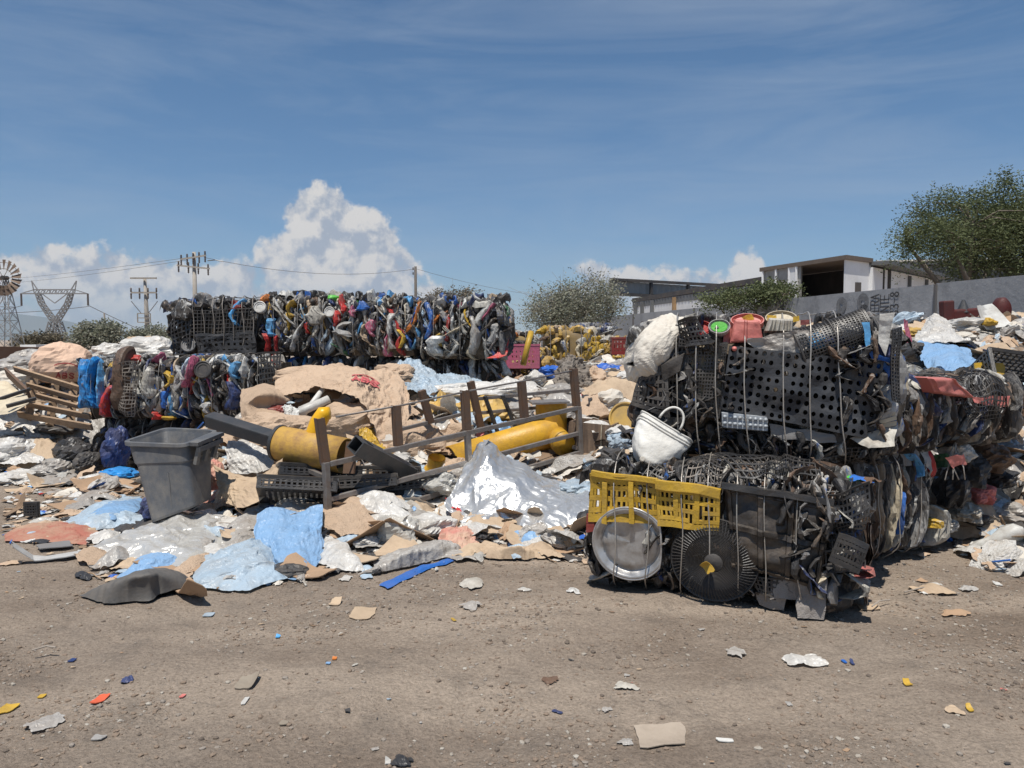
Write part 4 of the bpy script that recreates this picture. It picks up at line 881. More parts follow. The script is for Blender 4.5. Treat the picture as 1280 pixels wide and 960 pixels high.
def scatter():
    g_ = np.random.default_rng(99); N_ = 94000; y = 4.6 + 12 * g_.random(N_) ** .9; px = g_.uniform(-180, 1560, N_); x = (px - 640) / 970 * y
    h = H(x, y) - gz(x, y); cover = np.clip((h - .004) / .03, 0, 1)
    # apron of loose bits at the foot of the heap
    x2 = x; hf = H(x, y + .35) - gz(x, y + .35); apron = np.clip((hf - .01) / .06, 0, 1) * .28
    pyy = 425 + 970 * (CAMZ - h) / y; zone = ((px > 95) & (px < 480) & (pyy > 650) & (pyy < 735 - .06 * np.abs(px - 300))) | ((px > 0) & (px < 200) & (pyy > 600) & (pyy < 680)); apron = np.maximum(apron, zone * .75)
    p = np.maximum(cover, apron) * np.interp(y, [5, 8, 12, 16], [1, .85, .5, .2])
    keep = g_.random(N_) < p * .34
    x, y, h, cv = x[keep], y[keep], h[keep], cover[keep]; n = len(x)
    items = []
    for i in range(n):
        k = g_.choice(['card', 'film', 'blob', 'hull', 'rod'], p=[.24, .52, .10, .05, .09]); s = float(np.exp(g_.normal(math.log(.165), .5)))
        if cv[i] < .5: s *= .5
        if k == 'blob': s *= .85
        if k == 'hull': s *= .8
        if k == 'rod': s *= 1.8
        s = min(s, .55); mt = pick(g_, PALC[k]); pi = KI[k][g_.integers(len(KI[k]))]
        e = .08; nx = -(HH(x[i] + e, y[i]) - HH(x[i] - e, y[i])) / (2 * e); ny = -(HH(x[i], y[i] + e) - HH(x[i], y[i] - e)) / (2 * e)
        nrm = Vector((nx * .7 + g_.normal() * .42 * cv[i], ny * .7 + g_.normal() * .42 * cv[i], 1)).normalized()
        q = nrm.to_track_quat('Z', 'Y').to_matrix() @ Matrix.Rotation(g_.uniform(0, 6.28), 3, 'Z')
        Mx = Matrix.Translation((x[i], y[i], HH(x[i], y[i]) - .012 * cv[i] + .006)) @ (q @ Matrix.Diagonal((s, s * g_.uniform(.6, 1.1), s * (g_.uniform(.5, 1) if k != 'card' else .35)))).to_4x4()
        items.append((s / y[i] * (.4 if k == 'rod' else 1), k, pi, mt, Mx, x[i], y[i]))
    items.sort(key=lambda t: -t[0])
    mecache = {}
    for (_, k, pi, mt, Mx, xx, yy) in items[:240]:
        key = (pi, mt.name)
        if key not in mecache:
            me = bpy.data.meshes.new(SW[k]); me.from_pydata(PROTO[pi][1].tolist(), [], PROTO[pi][2]); me.materials.append(mt)
            me.polygons.foreach_set('use_smooth', [k in ('hull',)] * len(me.polygons)); mecache[key] = me
        o = bpy.data.objects.new(SW[k], mecache[key]); col.objects.link(o); o.matrix_world = Mx
        lab = '%s %s %s' % (CNAME.get(mt, 'pale'), SD[k], zone_name(xx, yy)); tag(o, lab, 'scrap', 'loose ' + lab)
    mb = MB(); idx = {m: i for i, m in enumerate(ALLM)}
    for (_, k, pi, mt, Mx, xx, yy) in items[240:]:
        A = np.array(Mx); V = PROTO[pi][1] @ A[:3, :3].T + A[:3, 3]; mb.add(V, PROTO[pi][2], idx[mt])
    o = mb.build('small_scrap', ALLM, origin=(0, 8, 0)); tag(o, 'countless small scraps of film card and plastic covering the heap', 'rubbish', kind='stuff')
scatter()

# ================================================================ bales
def catmull(Pc, n, axis):
    Pc = np.moveaxis(np.asarray(Pc, float), axis, 0); k = len(Pc)
    if k == 2:
        t = np.linspace(0, 1, n).reshape((-1,) + (1,) * (Pc.ndim - 1)); return np.moveaxis(Pc[0] * (1 - t) + Pc[1] * t, 0, axis)
    Q = np.concatenate([2 * Pc[:1] - Pc[1:2], Pc, 2 * Pc[-1:] - Pc[-2:-1]], 0); t = np.linspace(0, k - 1 - 1e-9, n); i = t.astype(int); f = (t - i).reshape((-1,) + (1,) * (Pc.ndim - 1))
    a, b, c, d = Q[i], Q[i + 1], Q[i + 2], Q[i + 3]
    return np.moveaxis(.5 * (2 * b + (c - a) * f + (2 * a - 5 * b + 4 * c - d) * f ** 2 + (-a + 3 * b - 3 * c + d) * f ** 3), 0, axis)
class Bale:
    def __init__(s, name, label, A, B, z0, h, D, group=None, cat='bale', tilt=0.0):
        s.A = Vector((A[0], A[1], z0)); d = Vector((B[0] - A[0], B[1] - A[1], 0)); s.L = d.length; s.X = d.normalized(); s.Yd = Vector((-s.X.y, s.X.x, 0)); s.h = h; s.D = D
        c = s.A + s.X * s.L / 2 + s.Yd * D / 2
        s.o = thing(name, label, cat, (c.x, c.y, z0), group); s.tilt = tilt
    def w(s, x, y, z):                     # numpy local -> world
        x, y, z = np.asarray(x, float), np.asarray(y, float), np.asarray(z, float)
        return np.stack([s.A.x + s.X.x * x + s.Yd.x * y, s.A.y + s.X.y * x + s.Yd.y * y, s.A.z + z + s.tilt * x], -1)
    def sec(s, t, r=.14, sag=.03):
        """profile: t metres along front (from the bottom) then over the top; returns y, z, ny, nz"""
        t = np.asarray(t, float); h, q = s.h, r * math.pi / 2; Lf = h - r
        on_f = t < Lf; on_c = (t >= Lf) & (t < Lf + q); a = np.clip((t - Lf) / r, 0, math.pi / 2)
        y = np.where(on_f, 0, np.where(on_c, r - r * np.cos(a), r + (t - Lf - q))); z = np.where(on_f, t, np.where(on_c, Lf + r * np.sin(a), h))
        ny = np.where(on_f, -1, np.where(on_c, -np.cos(a), 0)); nz = np.where(on_f, 0, np.where(on_c, np.sin(a), 1))
        low = np.clip(.12 - z, 0, .12) / .12; y = y + low ** 2 * .07 * on_f
        y = y - sag * np.sin(np.clip(z / h, 0, 1) * math.pi) * (on_f | on_c)
        return y, z, ny, nz
    def front(s, px, py, off=0.0):         # picture point -> local (x, z) on the front plane
        r_ = ray(px, py); o = Vector((0, 0, CAMZ)); pl = s.A - s.Yd * off; k = (pl - o).dot(s.Yd) / r_.dot(s.Yd); q = o + r_ * k - s.A
        return q.dot(s.X), q.z
    def core(s, m=DEBM, ins=.07):
        n1, n2 = 26, 22; xs = np.linspace(ins, s.L - ins, n1); t = np.linspace(.02, s.h + s.D - ins - .16, n2); X_, T_ = np.meshgrid(xs, t, indexing='ij'); y, z, ny, nz = s.sec(T_)
        e = ins + .03 * fbm(np.stack([X_ * 5, T_ * 5], -1), 3, 2); y = y - ny * e; z = z - nz * e; mb = MB(); mb.grid(s.w(X_, y, z))
        # ends and back
        for xe in (ins, s.L - ins):
            yy, zz = np.meshgrid(np.linspace(ins, s.D - ins, 6), np.linspace(.0, s.h - ins, 6), indexing='ij'); mb.grid(s.w(xe + .02 * vn(np.stack([yy * 6, zz * 6], -1), 3), yy, zz), flip=xe < .5)
        xx, zz = np.meshgrid(np.linspace(ins, s.L - ins, 6), np.linspace(0, s.h - ins, 6), indexing='ij'); mb.grid(s.w(xx, s.D - ins + 0 * xx, zz))
        mb.build('packed_core', m, s.o, smooth=True)
    def piece(s, g_, x0, t0, t1, wd, m, seed, face='front', bulge=.05, amp=.03, drift=None, name='crushed_container', lift=0):
        n, k = 10, max(7, int((t1 - t0) / .03)); u = np.linspace(-1, 1, n); t = np.linspace(0, 1, k); U, Tt = np.meshgrid(u, t, indexing='ij')
        tt = t0 + (t1 - t0) * Tt; drift = g_.normal() * .14 if drift is None else drift
        bow = g_.normal() * .05; rect = g_.random() < .6; kind = (0, 1, 1, 2, 3, 3)[g_.integers(6)]
        wv = wd / 2 * (1 + .45 * fbm(np.stack([Tt * 4 + seed, U * 0], -1), seed, 3)) * (1 if rect else (np.sin(np.clip(Tt, .04, .96) * math.pi) ** .22))
        al = x0 + U * wv + drift * (Tt - .5) + bow * np.sin(Tt * math.pi) + .012 * vn(np.stack([Tt * 9, U * 2], -1), seed + 3)
        cr = amp * (1.15 * crumple(np.stack([al * 1.6, tt * .6], -1), seed, .13, 7) + .35 * vn(np.stack([al * 14, tt * 8], -1), seed + 7)) * min(1.0, .35 + wd / .1)
        prof = (1 - np.abs(U) ** 2.2, 1 - np.abs(U), 1 - np.abs(U) ** 7, .7 - .5 * np.abs(U) ** 2 + .35 * U)[kind]; tiltu = g_.normal() * .25
        out = lift + bulge * (prof + tiltu * U) * ((1 + g_.normal() * .5 * (Tt - .5)) if rect else (np.sin(np.clip(Tt, 0, 1) * math.pi) ** .3 * 1.1 - .1)) - .085 * np.abs(U) ** 5 - .06 * (np.abs(Tt - .5) * 2) ** 10 + cr
        if face == 'front':
            y, z, ny, nz = s.sec(np.maximum(tt, .01)); P3 = s.w(al, y + ny * out, z + nz * out)
            fl = True
        else:                              # right (+x) or left end; al runs over depth
            sg = 1 if face == 'right' else -1
            y, z, ny, nz = s.sec(np.maximum(tt, .01), sag=.05)
            P3 = s.w((s.L if sg > 0 else 0) - sg * y + sg * (-ny) * out, al, z + nz * out); fl = True
        mb = MB(); mb.grid(P3, flip=fl); return mb.build(name, crushed(m, int(g_.choice(4, p=[.4, .25, .25, .1]))), s.o, smooth=False)
    def fill(s, pal, n, seed, faces=(('front', 1.0),), tmax=None, wd=(.06, .2), tl=(.2, .7), skip=None, bulge=(.02, .07), amp=.03):
        g_ = np.random.default_rng(seed); T_ = (s.h + .35) if tmax is None else tmax
        tot = sum(f[1] for f in faces)
        for face, share in faces:
            L_ = s.L if face == 'front' else s.D; kk = int(n * share / tot)
            for i in range(kk):
                w_ = g_.uniform(*wd); ln = g_.uniform(*tl); x0 = (i * .618034 % 1) * L_ + g_.normal() * .02; x0 = min(max(x0, .02), L_ - .02)
                t0 = g_.uniform(-.05, T_ - ln * .6); t1 = t0 + ln; t0 = max(t0, 0.0)
                if skip and face == 'front' and skip(x0, (t0 + t1) / 2): continue
                m_ = pick(g_, pal); s.piece(g_, x0, t0, t1, w_, m_, int(g_.integers(1e6)), face, g_.uniform(*bulge), amp * g_.uniform(.6, 1.5), name=('crushed_container', 'plastic_sheet', 'plastic_strip')[0 if w_ > .08 else (2 if w_ < .045 else 1)])
    def strap(s, x, r=.004, m=WIRE, lean=0.0, bow=.0, out=.045, seed=0):
        t = np.linspace(0, s.h + s.D * .8, 40); y, z, ny, nz = s.sec(t); o = out * (.25 + .75 * np.clip(t / .14, 0, 1)) + .010 * vn(np.stack([t * 6, t * 0 + seed], -1), seed)
        xx = x + lean * (t - s.h / 2) + bow * np.sin(t / s.h * math.pi) + .006 * vn(np.stack([t * 4, t * 0 + 5], -1), seed)
        p = s.w(xx, y + ny * o, z + nz * o); mb = MB(); mb.tube(p, r, 5); return mb.build('baling_strap', m, s.o, smooth=True)
    def lattice(s, c4, nx, ny, bar=.3, th=.02, m=BLK, off=.05, name='crate_side', amp=.012, seed=1, curve=0.0, frame=.0, bary=None, hexa=False):
        """open grid panel on the front; c4 = picture corners TL,TR,BR,BL"""
        cs = [s.front(px, py, off) for px, py in c4]; return s.lattice_l(cs, nx, ny, bar, th, m, off, name, amp, seed, curve, frame, bary)
    def lattice_l(s, cs, nx, ny, bar=.3, th=.02, m=BLK, off=.05, name='crate_side', amp=.012, seed=1, curve=0.0, frame=.0, bary=None, offs=(0, 0, 0, 0)):
        amp = amp * 1.6
        mb = lattice_mb(nx, ny, bar, bary if bary else bar, frame)
        TL, TR, BR, BL = [np.array(c) for c in cs]; o4 = offs
        def fn(V):
            u, v, n_ = V[:, 0:1], V[:, 1:2], V[:, 2:3]
            p = TL * (1 - u) * v + TR * u * v + BR * u * (1 - v) + BL * (1 - u) * (1 - v)
            o = o4[0] * (1 - u) * v + o4[1] * u * v + o4[2] * u * (1 - v) + o4[3] * (1 - u) * (1 - v)
            w_ = amp * fbm(np.concatenate([p * 5, 0 * u], 1), seed, 3)[:, None]
            out = off + o + n_ * th + w_ + curve * (np.sin(u * math.pi) - .5)
            p = p + amp * .8 * np.stack([vn(np.concatenate([p * 6, 0 * u], 1), seed + 3), vn(np.concatenate([p * 6, 0 * u], 1), seed + 4)], 1)
            return s.w(p[:, 0], -out[:, 0], p[:, 1])
        break_up(mb, seed); mb.warp(fn); return mb.build(name, m, s.o)
def break_up(mb, seed, frac=.035):
    """snap a few bars of a crushed crate: whole bar segments (4 faces) go missing"""
    g_ = np.random.default_rng(seed + 900); F_ = []; M_ = []; n = len(mb.F)
    bad = set()
    V = np.concatenate(mb.V)
    for _ in range(max(1, int(n / 4 * frac))):
        c = V[mb.F[g_.integers(n)][0]]; bad.add((round(c[0], 2), round(c[1], 2)))
    for f, q in zip(mb.F, mb.M):
        c = V[list(f)].mean(0)
        if any(abs(c[0] - b[0]) < .035 and abs(c[1] - b[1]) < .05 for b in bad) and .04 < c[0] < .96 and .06 < c[1] < .94: continue
        F_.append(f); M_.append(q)
    mb.F, mb.M = F_, M_
def lattice_mb(nx, ny, bx, by, frame=0.0):
    """unit-square grid of flat bars, front at n=1, back at n=0; bx, by = bar share of a cell"""
    mb = MB(); cx, cy = 1 / nx, 1 / ny
    def barq(u0, u1, v0, v1, along_u):
        k = (nx if along_u else ny) * 1; t = np.linspace(0, 1, k + 1)
        if along_u: A = np.stack([u0 + (u1 - u0) * t, t * 0 + v0], -1); B = np.stack([u0 + (u1 - u0) * t, t * 0 + v1], -1)
        else: A = np.stack([t * 0 + u1, v0 + (v1 - v0) * t], -1); B = np.stack([t * 0 + u0, v0 + (v1 - v0) * t], -1)
        f = lambda Q, n_: np.concatenate([Q, np.full((len(Q), 1), n_)], 1)
        e = .0 if along_u else .04
        mb.grid(np.stack([f(A, e), f(A, 1 - e), f(B, 1 - e), f(B, e)], 0), cu=True)
    for i in range(nx + 1):
        w_ = cx * bx * (1.6 if i in (0, nx) and frame else 1); c = min(max(i * cx, w_ / 2), 1 - w_ / 2); barq(c - w_ / 2, c + w_ / 2, 0, 1, False)
    for j in range(ny + 1):
        w_ = cy * by * (1.6 if j in (0, ny) and frame else 1); c = min(max(j * cy, w_ / 2), 1 - w_ / 2); barq(0, 1, c - w_ / 2, c + w_ / 2, True)
    return mb
MIX = [(BLK, 17), (BLK2, 7), (WHT, 4.5), (WHD, 6), (LGR, 4), (GRY, 4.5), (BLU, 1.7), (LBL, 1.1), (NVY, 2.5), (CRM, 1.6), (RED, .7), (PNK, .4), (YEL, .5), (GRN, .15), (DGN, .4), (ORG, .2), (BRN, 1.8), (FILMG, 3), (FILMB, 1), (CARD2, 1)]
DARK = [(BLK, 9), (BLK2, 6), (GRY, 2), (NVY, 1.5), (WHD, 1), (LGR, .8), (BRN, 1.2), (BLU, .4)]
YMIX = [(DYL, 6), (YEL, 3), (CRM, 2), (CARD2, 1.5), (BRN, 1.5), (WHD, 1)]
def bx(px, Y): return ((px - 640) / 970 * Y, Y)
GB = 'strapped plastic bales stacked in the back row'
LB = []
def row_bale(label, p0, p1, Y0, Y1, z0, h, D, n, seed, pal=MIX, faces=(('front', 1.0),), straps=4, group=GB, **kw):
    b = Bale('plastic_bale', label, bx(p0, Y0), bx(p1, Y1), z0, h, D, group); b.core(); b.fill(pal, n, seed, faces, **kw)
    g_ = np.random.default_rng(seed + 5)
    for k in range(straps): b.strap(b.L * (k + .6) / (straps + .2), .0035, seed=seed + k, out=.05)
    return b
big = dict(wd=(.02, .11), tl=(.12, .5), bulge=(-.01, .055), amp=.045)
# bottom and middle levels of the back row
for i, (a, b_) in enumerate(((222, 330), (332, 432), (434, 528), (530, 612))):
    row_bale('bottom level bale of the back row, %s' % ('far left behind the near bales', 'left of centre', 'right of centre', 'right end')[i], a, b_, 10.45, 10.45, 0, .67, .9, 14, 500 + i, DARK, straps=2, tl=(.3, .6), wd=(.1, .25))
for i, (a, b_) in enumerate(((222, 330), (332, 432), (434, 528), (530, 625))):
    row_bale('dark middle level bale, %s' % ('under the black crate bale', 'under the bale with the white round lid', 'under the bale with the green scrap', 'under the right end bale')[i], a, b_, 10.4, 10.35, .67, .68, .9, 80, 520 + i, MIX if i in (1,) else [(m, w_ * (2 if m in (BLK, BLK2) else 1)) for m, w_ in MIX], straps=2, **big)
# top level
T0 = row_bale('bale of black netted crates at the top left of the back row', 213, 322, 10.3, 10.3, 1.37, .74, .95, 60, 540, DARK, (('front', 1), ('left', .5)), 0, **big)
T1 = row_bale('top bale with a white round lid and blue scraps, second from the left', 326, 424, 10.3, 10.3, 1.37, .78, .95, 165, 541, straps=3, **big)
T2 = row_bale('top bale with a green scrap and red piece, third from the left', 426, 522, 10.3, 10.2, 1.37, .76, .95, 165, 542, straps=3, **big)
T3 = row_bale('top bale of white and black folds at the right end of the back row', 524, 628, 10.2, 10.1, 1.33, .78, .95, 180, 543, faces=(('front', 1), ('right', .55)), straps=3, **big)
def crest(b, n, seed, pal=MIX):
    g_ = np.random.default_rng(seed)
    for i in range(n):
        ln = g_.uniform(.08, .22); t0 = g_.uniform(b.h * .82, b.h * 1.12); b.piece(g_, g_.uniform(.03, b.L - .03), t0, t0 + ln, g_.uniform(.03, .14), pick(g_, pal), int(g_.integers(1e6)), 'front', g_.uniform(.0, .05), .05, g_.normal() * .1, 'plastic_flap', g_.uniform(.0, .10))
crest(T0, 14, 81, DARK); crest(T1, 26, 82); crest(T2, 26, 83); crest(T3, 28, 84)
# near left pair
N0a = row_bale('dark lower bale behind the grey bin, below the bright blue bale end', 122, 235, 9.5, 9.45, 0, .62, .9, 60, 550, DARK, (('front', 1), ('left', .4)), 3, group='strapped plastic bales near the bin', **big)
N0b = row_bale('dark lower bale behind the black beam, right of the bin', 238, 345, 9.45, 9.4, 0, .62, .9, 40, 551, DARK, straps=2, group='strapped plastic bales near the bin', **big)
N1a = row_bale('bale with a bright blue left end and red curve beside the pallet', 100, 218, 9.4, 9.4, .62, .74, .95, 150, 552, faces=(('front', 1),), straps=4, group='strapped plastic bales near the bin', skip=lambda x, t: x < .3 and t < .7, **big)
N1b = row_bale('bale with a pink striped roll and blue piece, right of the blue ended one', 220, 342, 9.4, 9.35, .62, .76, .95, 160, 553, straps=4, group='strapped plastic bales near the bin', **big)
def disc(b, px, py, rpx, m, name, off=.09, sx=1, rim=True, tilt=0):
    """round lid or bucket end facing out of the bale front"""
    x, z = b.front(px, py, off); Y = (b.A + b.X * x).y; r = rpx * Y / F
    c = Vector(tuple(b.w(x, -off, z))); zax = (-b.Yd + Vector((0, 0, .25 + tilt))).normalized(); xax = b.X; yax = zax.cross(xax).normalized(); xax = yax.cross(zax)
    Mx = Matrix.Translation(c) @ Matrix(((xax.x, yax.x, zax.x), (xax.y, yax.y, zax.y), (xax.z, yax.z, zax.z))).to_4x4() @ Matrix.Diagonal((sx, 1, 1, 1))
    mb = MB(); mb.lathe([(.001, .004), (r * .55, .004), (r * .6, .012), (r * .85, .010), (r * .9, .022), (r, .018), (r, -.03), (r * .95, -.05)], 24, Mx); return mb.build(name, m, b.o, smooth=False)
# hand-placed features of the far bales
gg = np.random.default_rng(3)
def bit(b, px, py, wpx, hpx, m, name='crushed_container', lift=.04, drift=0.0, bulge=.05, seed=None, amp=.02):
    x, z = b.front(px, py + hpx / 2); _, z1 = b.front(px, py - hpx / 2); Y = (b.A + b.X * x).y
    return b.piece(gg, x, max(0, z), max(0, z) + (z1 - z) * 1.05, wpx * Y / F, m, seed or int(gg.integers(1e6)), 'front', bulge, amp, drift, name, lift)
disc(T1, 325, 384, 7.5, WHT, 'round_lid'); bit(T1, 305, 392, 9, 34, LBL, drift=.12); disc(T1, 412, 390, 6.5, WHT, 'round_lid'); bit(T1, 371, 388, 10, 20, YEL)
bit(T1, 341, 410, 11, 22, LBL, 'blue_wrapper'); bit(T1, 333, 430, 8, 24, RED); bit(T1, 347, 431, 6, 22, RED); bit(T1, 375, 420, 8, 40, LGR, drift=.2); bit(T1, 393, 395, 22, 26, WHD)
bit(T2, 421, 399, 11, 24, RED, bulge=.09); bit(T2, 441, 390, 10, 14, PNK); bit(T2, 468, 410, 11, 22, PNK); bit(T2, 437, 412, 24, 18, LGR, bulge=.1); bit(T2, 452, 384, 14, 10, BLU); bit(T2, 504, 432, 7, 26, RED); bit(T2, 498, 425, 7, 26, YEL); bit(T2, 490, 415, 9, 42, WHT)
x, z = T2.front(414, 379); mb = blob_mb(5, .10, .07, .05); mb.warp(lambda V: V + T2.w(x, .08, T2.h - .02)); mb.build('green_scrap', GRN, T2.o)
bit(T3, 539, 430, 6, 22, RED); bit(T3, 553, 425, 11, 18, YEL); bit(T3, 548, 433, 20, 24, WHT, bulge=.1); bit(T3, 603, 395, 12, 26, WHT, drift=.2); bit(T3, 611, 390, 7, 22, PNK, drift=.2); bit(T3, 533, 402, 9, 44, BLU); bit(T3, 589, 420, 12, 48, FILMG, bulge=.1)
for k in range(7): T0.strap(.32 + k * .13, .006, MESHG, out=.075, seed=k, bow=.05)
T0.lattice([(238, 388), (322, 384), (316, 418), (238, 420)], 18, 7, .22, .015, BLK2, .075, 'netting', .008, 3); T0.lattice([(214, 402), (238, 388), (240, 440), (216, 443)], 5, 9, .35, .02, BLK, .06, 'crate_side', .02, 5)
T0.lattice([(246, 416), (318, 414), (322, 442), (250, 443)], 10, 4, .55, .02, BLK, .08, 'crate_side', .02, 6); disc(T0, 236, 431, 9, GRY, 'wheel_end', .07); bit(T0, 228, 372 + 18, 26, 22, BLK, 'black_bag', bulge=.1); bit(T0, 290, 384, 22, 12, DRD)
# bright blue end of the near bale
for k, (px, w_, m_) in enumerate(((103, 13, CYB), (112, 14, CYB), (121, 12, CYB), (129, 9, LBL))): bit(N1a, px, 481, w_, 58, m_, 'blue_drum_side', lift=.05, bulge=.06, amp=.03)
bit(N1a, 139, 502, 12, 38, RED, bulge=.1, drift=.12); bit(N1a, 157, 480, 30, 66, BRN, 'net_bundle', bulge=.12); N1a.lattice([(142, 452), (172, 452), (170, 520), (146, 518)], 8, 16, .25, .01, MESHG, .15, 'netting', .03, 8, .05)
bit(N1a, 190, 480, 18, 36, WHD, bulge=.1); bit(N1a, 207, 475, 9, 22, YEL); bit(N1a, 189, 444 + 2, 7, 11, PNK, lift=.05); bit(N1a, 164, 450, 16, 8, RED); bit(N1a, 195, 528, 14, 12, RED, lift=.08); bit(N1a, 211, 528, 15, 6, YEL, lift=.08)
bit(N1b, 241, 468, 10, 32, PNK, 'striped_roll', bulge=.09, drift=.12); disc(N1b, 254, 462, 11, BLK2, 'tub_end'); bit(N1b, 208, 500, 14, 26, BLU); bit(N1b, 296, 464, 12, 18, LBL, bulge=.1); bit(N1b, 308, 462, 12, 26, WHT, bulge=.09); bit(N1b, 290, 495, 20, 34, NVY, bulge=.1); bit(N1b, 262, 510, 14, 16, LGR, 'pale_box', bulge=.05)
N1b.lattice([(322, 440), (350, 440), (352, 478), (326, 482)], 7, 6, .3, .02, BLK, .1, 'crate_side', .01, 4)
# yellow bales further back
Y1 = row_bale('bale of yellow ochre scrap with a pink crate on its left, middle distance', 672, 738, 14, 14, .65, 1.15, 1.0, 60, 560, YMIX, straps=3, group='yellowish bales beyond the heap', cat=None) if False else None
def yb(label, p0, p1, Y, py0, py1, n, seed, pal=YMIX, st=3):
    z0 = max(0, P(0, py1, Y).z); h = P(0, py0, Y).z - z0; b = Bale('plastic_bale', label, bx(p0, Y), bx(p1, Y), z0, h, 1.0, 'yellowish bales beyond the heap'); b.core(mat('ochre_core', (.25, .17, .06), .9, dirt=.5)); b.fill(pal, n, seed, (('front', 1.0),), wd=(.06, .22), tl=(.08, .3), bulge=(.0, .035), amp=.045)
    for k in range(st): b.strap(b.L * (k + .6) / (st + .2), .005, MESHG, seed=k)
    return b
yb('dull ochre bale right of the back row, with the bright pink crate above it', 612, 690, 12.2, 446, 540, 60, 561, [(DYL, 5), (BRN, 4), (CRM, 1), (BLK2, 2), (YEL, 1.5)])
yb('brightest yellow bale, behind the grey draped rags', 676, 738, 13.6, 409, 500, 70, 562)
yb('pale yellow strapped bale between the ochre one and the white sack', 738, 792, 16, 421, 490, 50, 563, [(YEL, 4), (DYL, 3), (WHD, 3), (CRM, 2)], 5)
yb('grey blue wire bundle lying on top of the pale yellow bale', 712, 770, 17, 405, 421, 40, 564, [(GRY, 5), (NVY, 2), (LGR, 2)], 6)
yb('low yellow and white bale under the red crate near the white sack', 770, 812, 15, 446, 500, 40, 565, [(YEL, 4), (WHD, 2), (LBL, 1), (CRM, 2)], 3)
yb('mixed blue and black bundle showing behind the right end of the back row', 618, 672, 14.5, 415, 470, 40, 566, MIX, 2)
def box_crate(name, label, c, w, d, h, rot, m, nx=8, ny=5, bar=.3, tiltx=0.0, cat='crate', tilty=0.0, solid_rim=True, group=None):
    """open-topped lattice crate with a bottom, at c (base centre)"""
    c = Vector(c); Mx = Matrix.Translation(c) @ Matrix.Rotation(rot, 4, 'Z') @ Matrix.Rotation(tiltx, 4, 'X') @ Matrix.Rotation(tilty, 4, 'Y'); A = np.array(Mx)
    r = thing(name, label, cat, c, group); tr = lambda Q: Q @ A[:3, :3].T + A[:3, 3]
    for (ax, sg) in (('y', -1), ('y', 1), ('x', -1), ('x', 1)):
        W_ = w if ax == 'y' else d; mb = lattice_mb(nx if ax == 'y' else max(3, int(nx * d / w)), ny, bar, bar, .5)
        def fn(V):
            a = (V[:, 0] - .5) * W_; z = V[:, 1] * h; n_ = (V[:, 2] - .5) * .018
            Q = np.stack([a, sg * (d / 2 + n_ + .0 * z), z], -1) if ax == 'y' else np.stack([sg * (w / 2 + n_), a, z], -1); return tr(Q)
        mb.warp(fn); mb.build('crate_side', m, r)
    mb = lattice_mb(nx, max(3, int(nx * d / w)), bar * 1.3, bar * 1.3, .5); mb.warp(lambda V: tr(np.stack([(V[:, 0] - .5) * w, (V[:, 1] - .5) * d, V[:, 2] * .015], -1))); mb.build('crate_bottom', m, r)
    if solid_rim:
        mb = MB(); q = [(-w / 2, -d / 2), (w / 2, -d / 2), (w / 2, d / 2), (-w / 2, d / 2)]
        for i in range(4):
            a, b_ = q[i], q[(i + 1) % 4]; mb.bar(Mx @ Vector((*a, h)), Mx @ Vector((*b_, h)), .03, .03)
        mb.build('rim', m, r)
    return r
box_crate('plastic_crate', 'bright pink lattice crate at the right end of the back bale row', P(653, 460, 12.15), .50, .35, .36, .05, PNK, 8, 5, .45)
box_crate('plastic_crate', 'red slatted crate on the yellow bales left of the white sack', P(784, 443, 14.2), .58, .4, .30, -.05, DRD, 10, 3, .35)
mb = MB(); mb.tube([P(654, 456, 11.4), P(660, 430, 11.5), P(664, 415, 11.6)], .045, 8); o = mb.build('plastic_pipe', YEL, smooth=True); tag(o, 'thin yellow pipe leaning upright against the ochre bale', 'pipe')
# ================================================================ shaped sheets through control points
def patch(name, label, cat, ctrl, n, m, mt, amp=.02, scale=.3, seed=1, group=None, parent=None, thick=.0, build=True, round_=0.0, wav=0.0, minh=True, smooth=False, fine=.0, lin=False):
    """ctrl: rows of (px, py, Y) picture points with true distances; gives a folded sheet through them"""
    C_ = np.array([[tuple(P(*c)) for c in r_] for r_ in ctrl])
    Q = catmull(catmull(C_, n, 0), m, 1)
    du = np.gradient(Q, axis=0); dv = np.gradient(Q, axis=1); nr = np.cross(du, dv); nr /= np.linalg.norm(nr, axis=-1)[..., None] + 1e-9
    tc_ = np.array([0, 0, CAMZ]) - Q.mean((0, 1)); 
    if (nr.mean((0, 1)) @ tc_) < 0: nr = -nr; flip = False
    else: flip = True
    lu = np.cumsum(np.linalg.norm(du, axis=-1), 0); lv = np.cumsum(np.linalg.norm(dv, axis=-1), 1); uv = np.stack([lu, lv], -1)
    d = amp * crumple(uv, seed, scale, 7) + wav * fbm(uv / scale * .6, seed + 5, 2)
    d = d + (fine or amp * .3) * 1.6 * crumple(uv + 3, seed + 9, scale * .3, 6)
    Q = Q + nr * d[..., None]
    sh = amp * .6; Q = Q + sh * np.stack([crumple(uv + 5, seed + 2, scale, 4), crumple(uv + 7, seed + 3, scale, 4), 0 * d], -1)
    # ragged outline
    e = np.zeros(Q.shape[:2]); 
    if minh: Q[..., 2] = np.maximum(Q[..., 2], H(Q[..., 0], Q[..., 1]) + .004 + .012 * (np.abs(d) / (amp + 1e-6)))
    mb = MB(); mb.grid(Q, flip=flip)
    if thick:
        mb.grid(Q - nr * thick, flip=not flip)
    if not build: return mb, Q, nr
    o = mb.build(name, mt, parent, smooth=smooth)
    if parent is None: tag(o, label, cat, group)
    return o
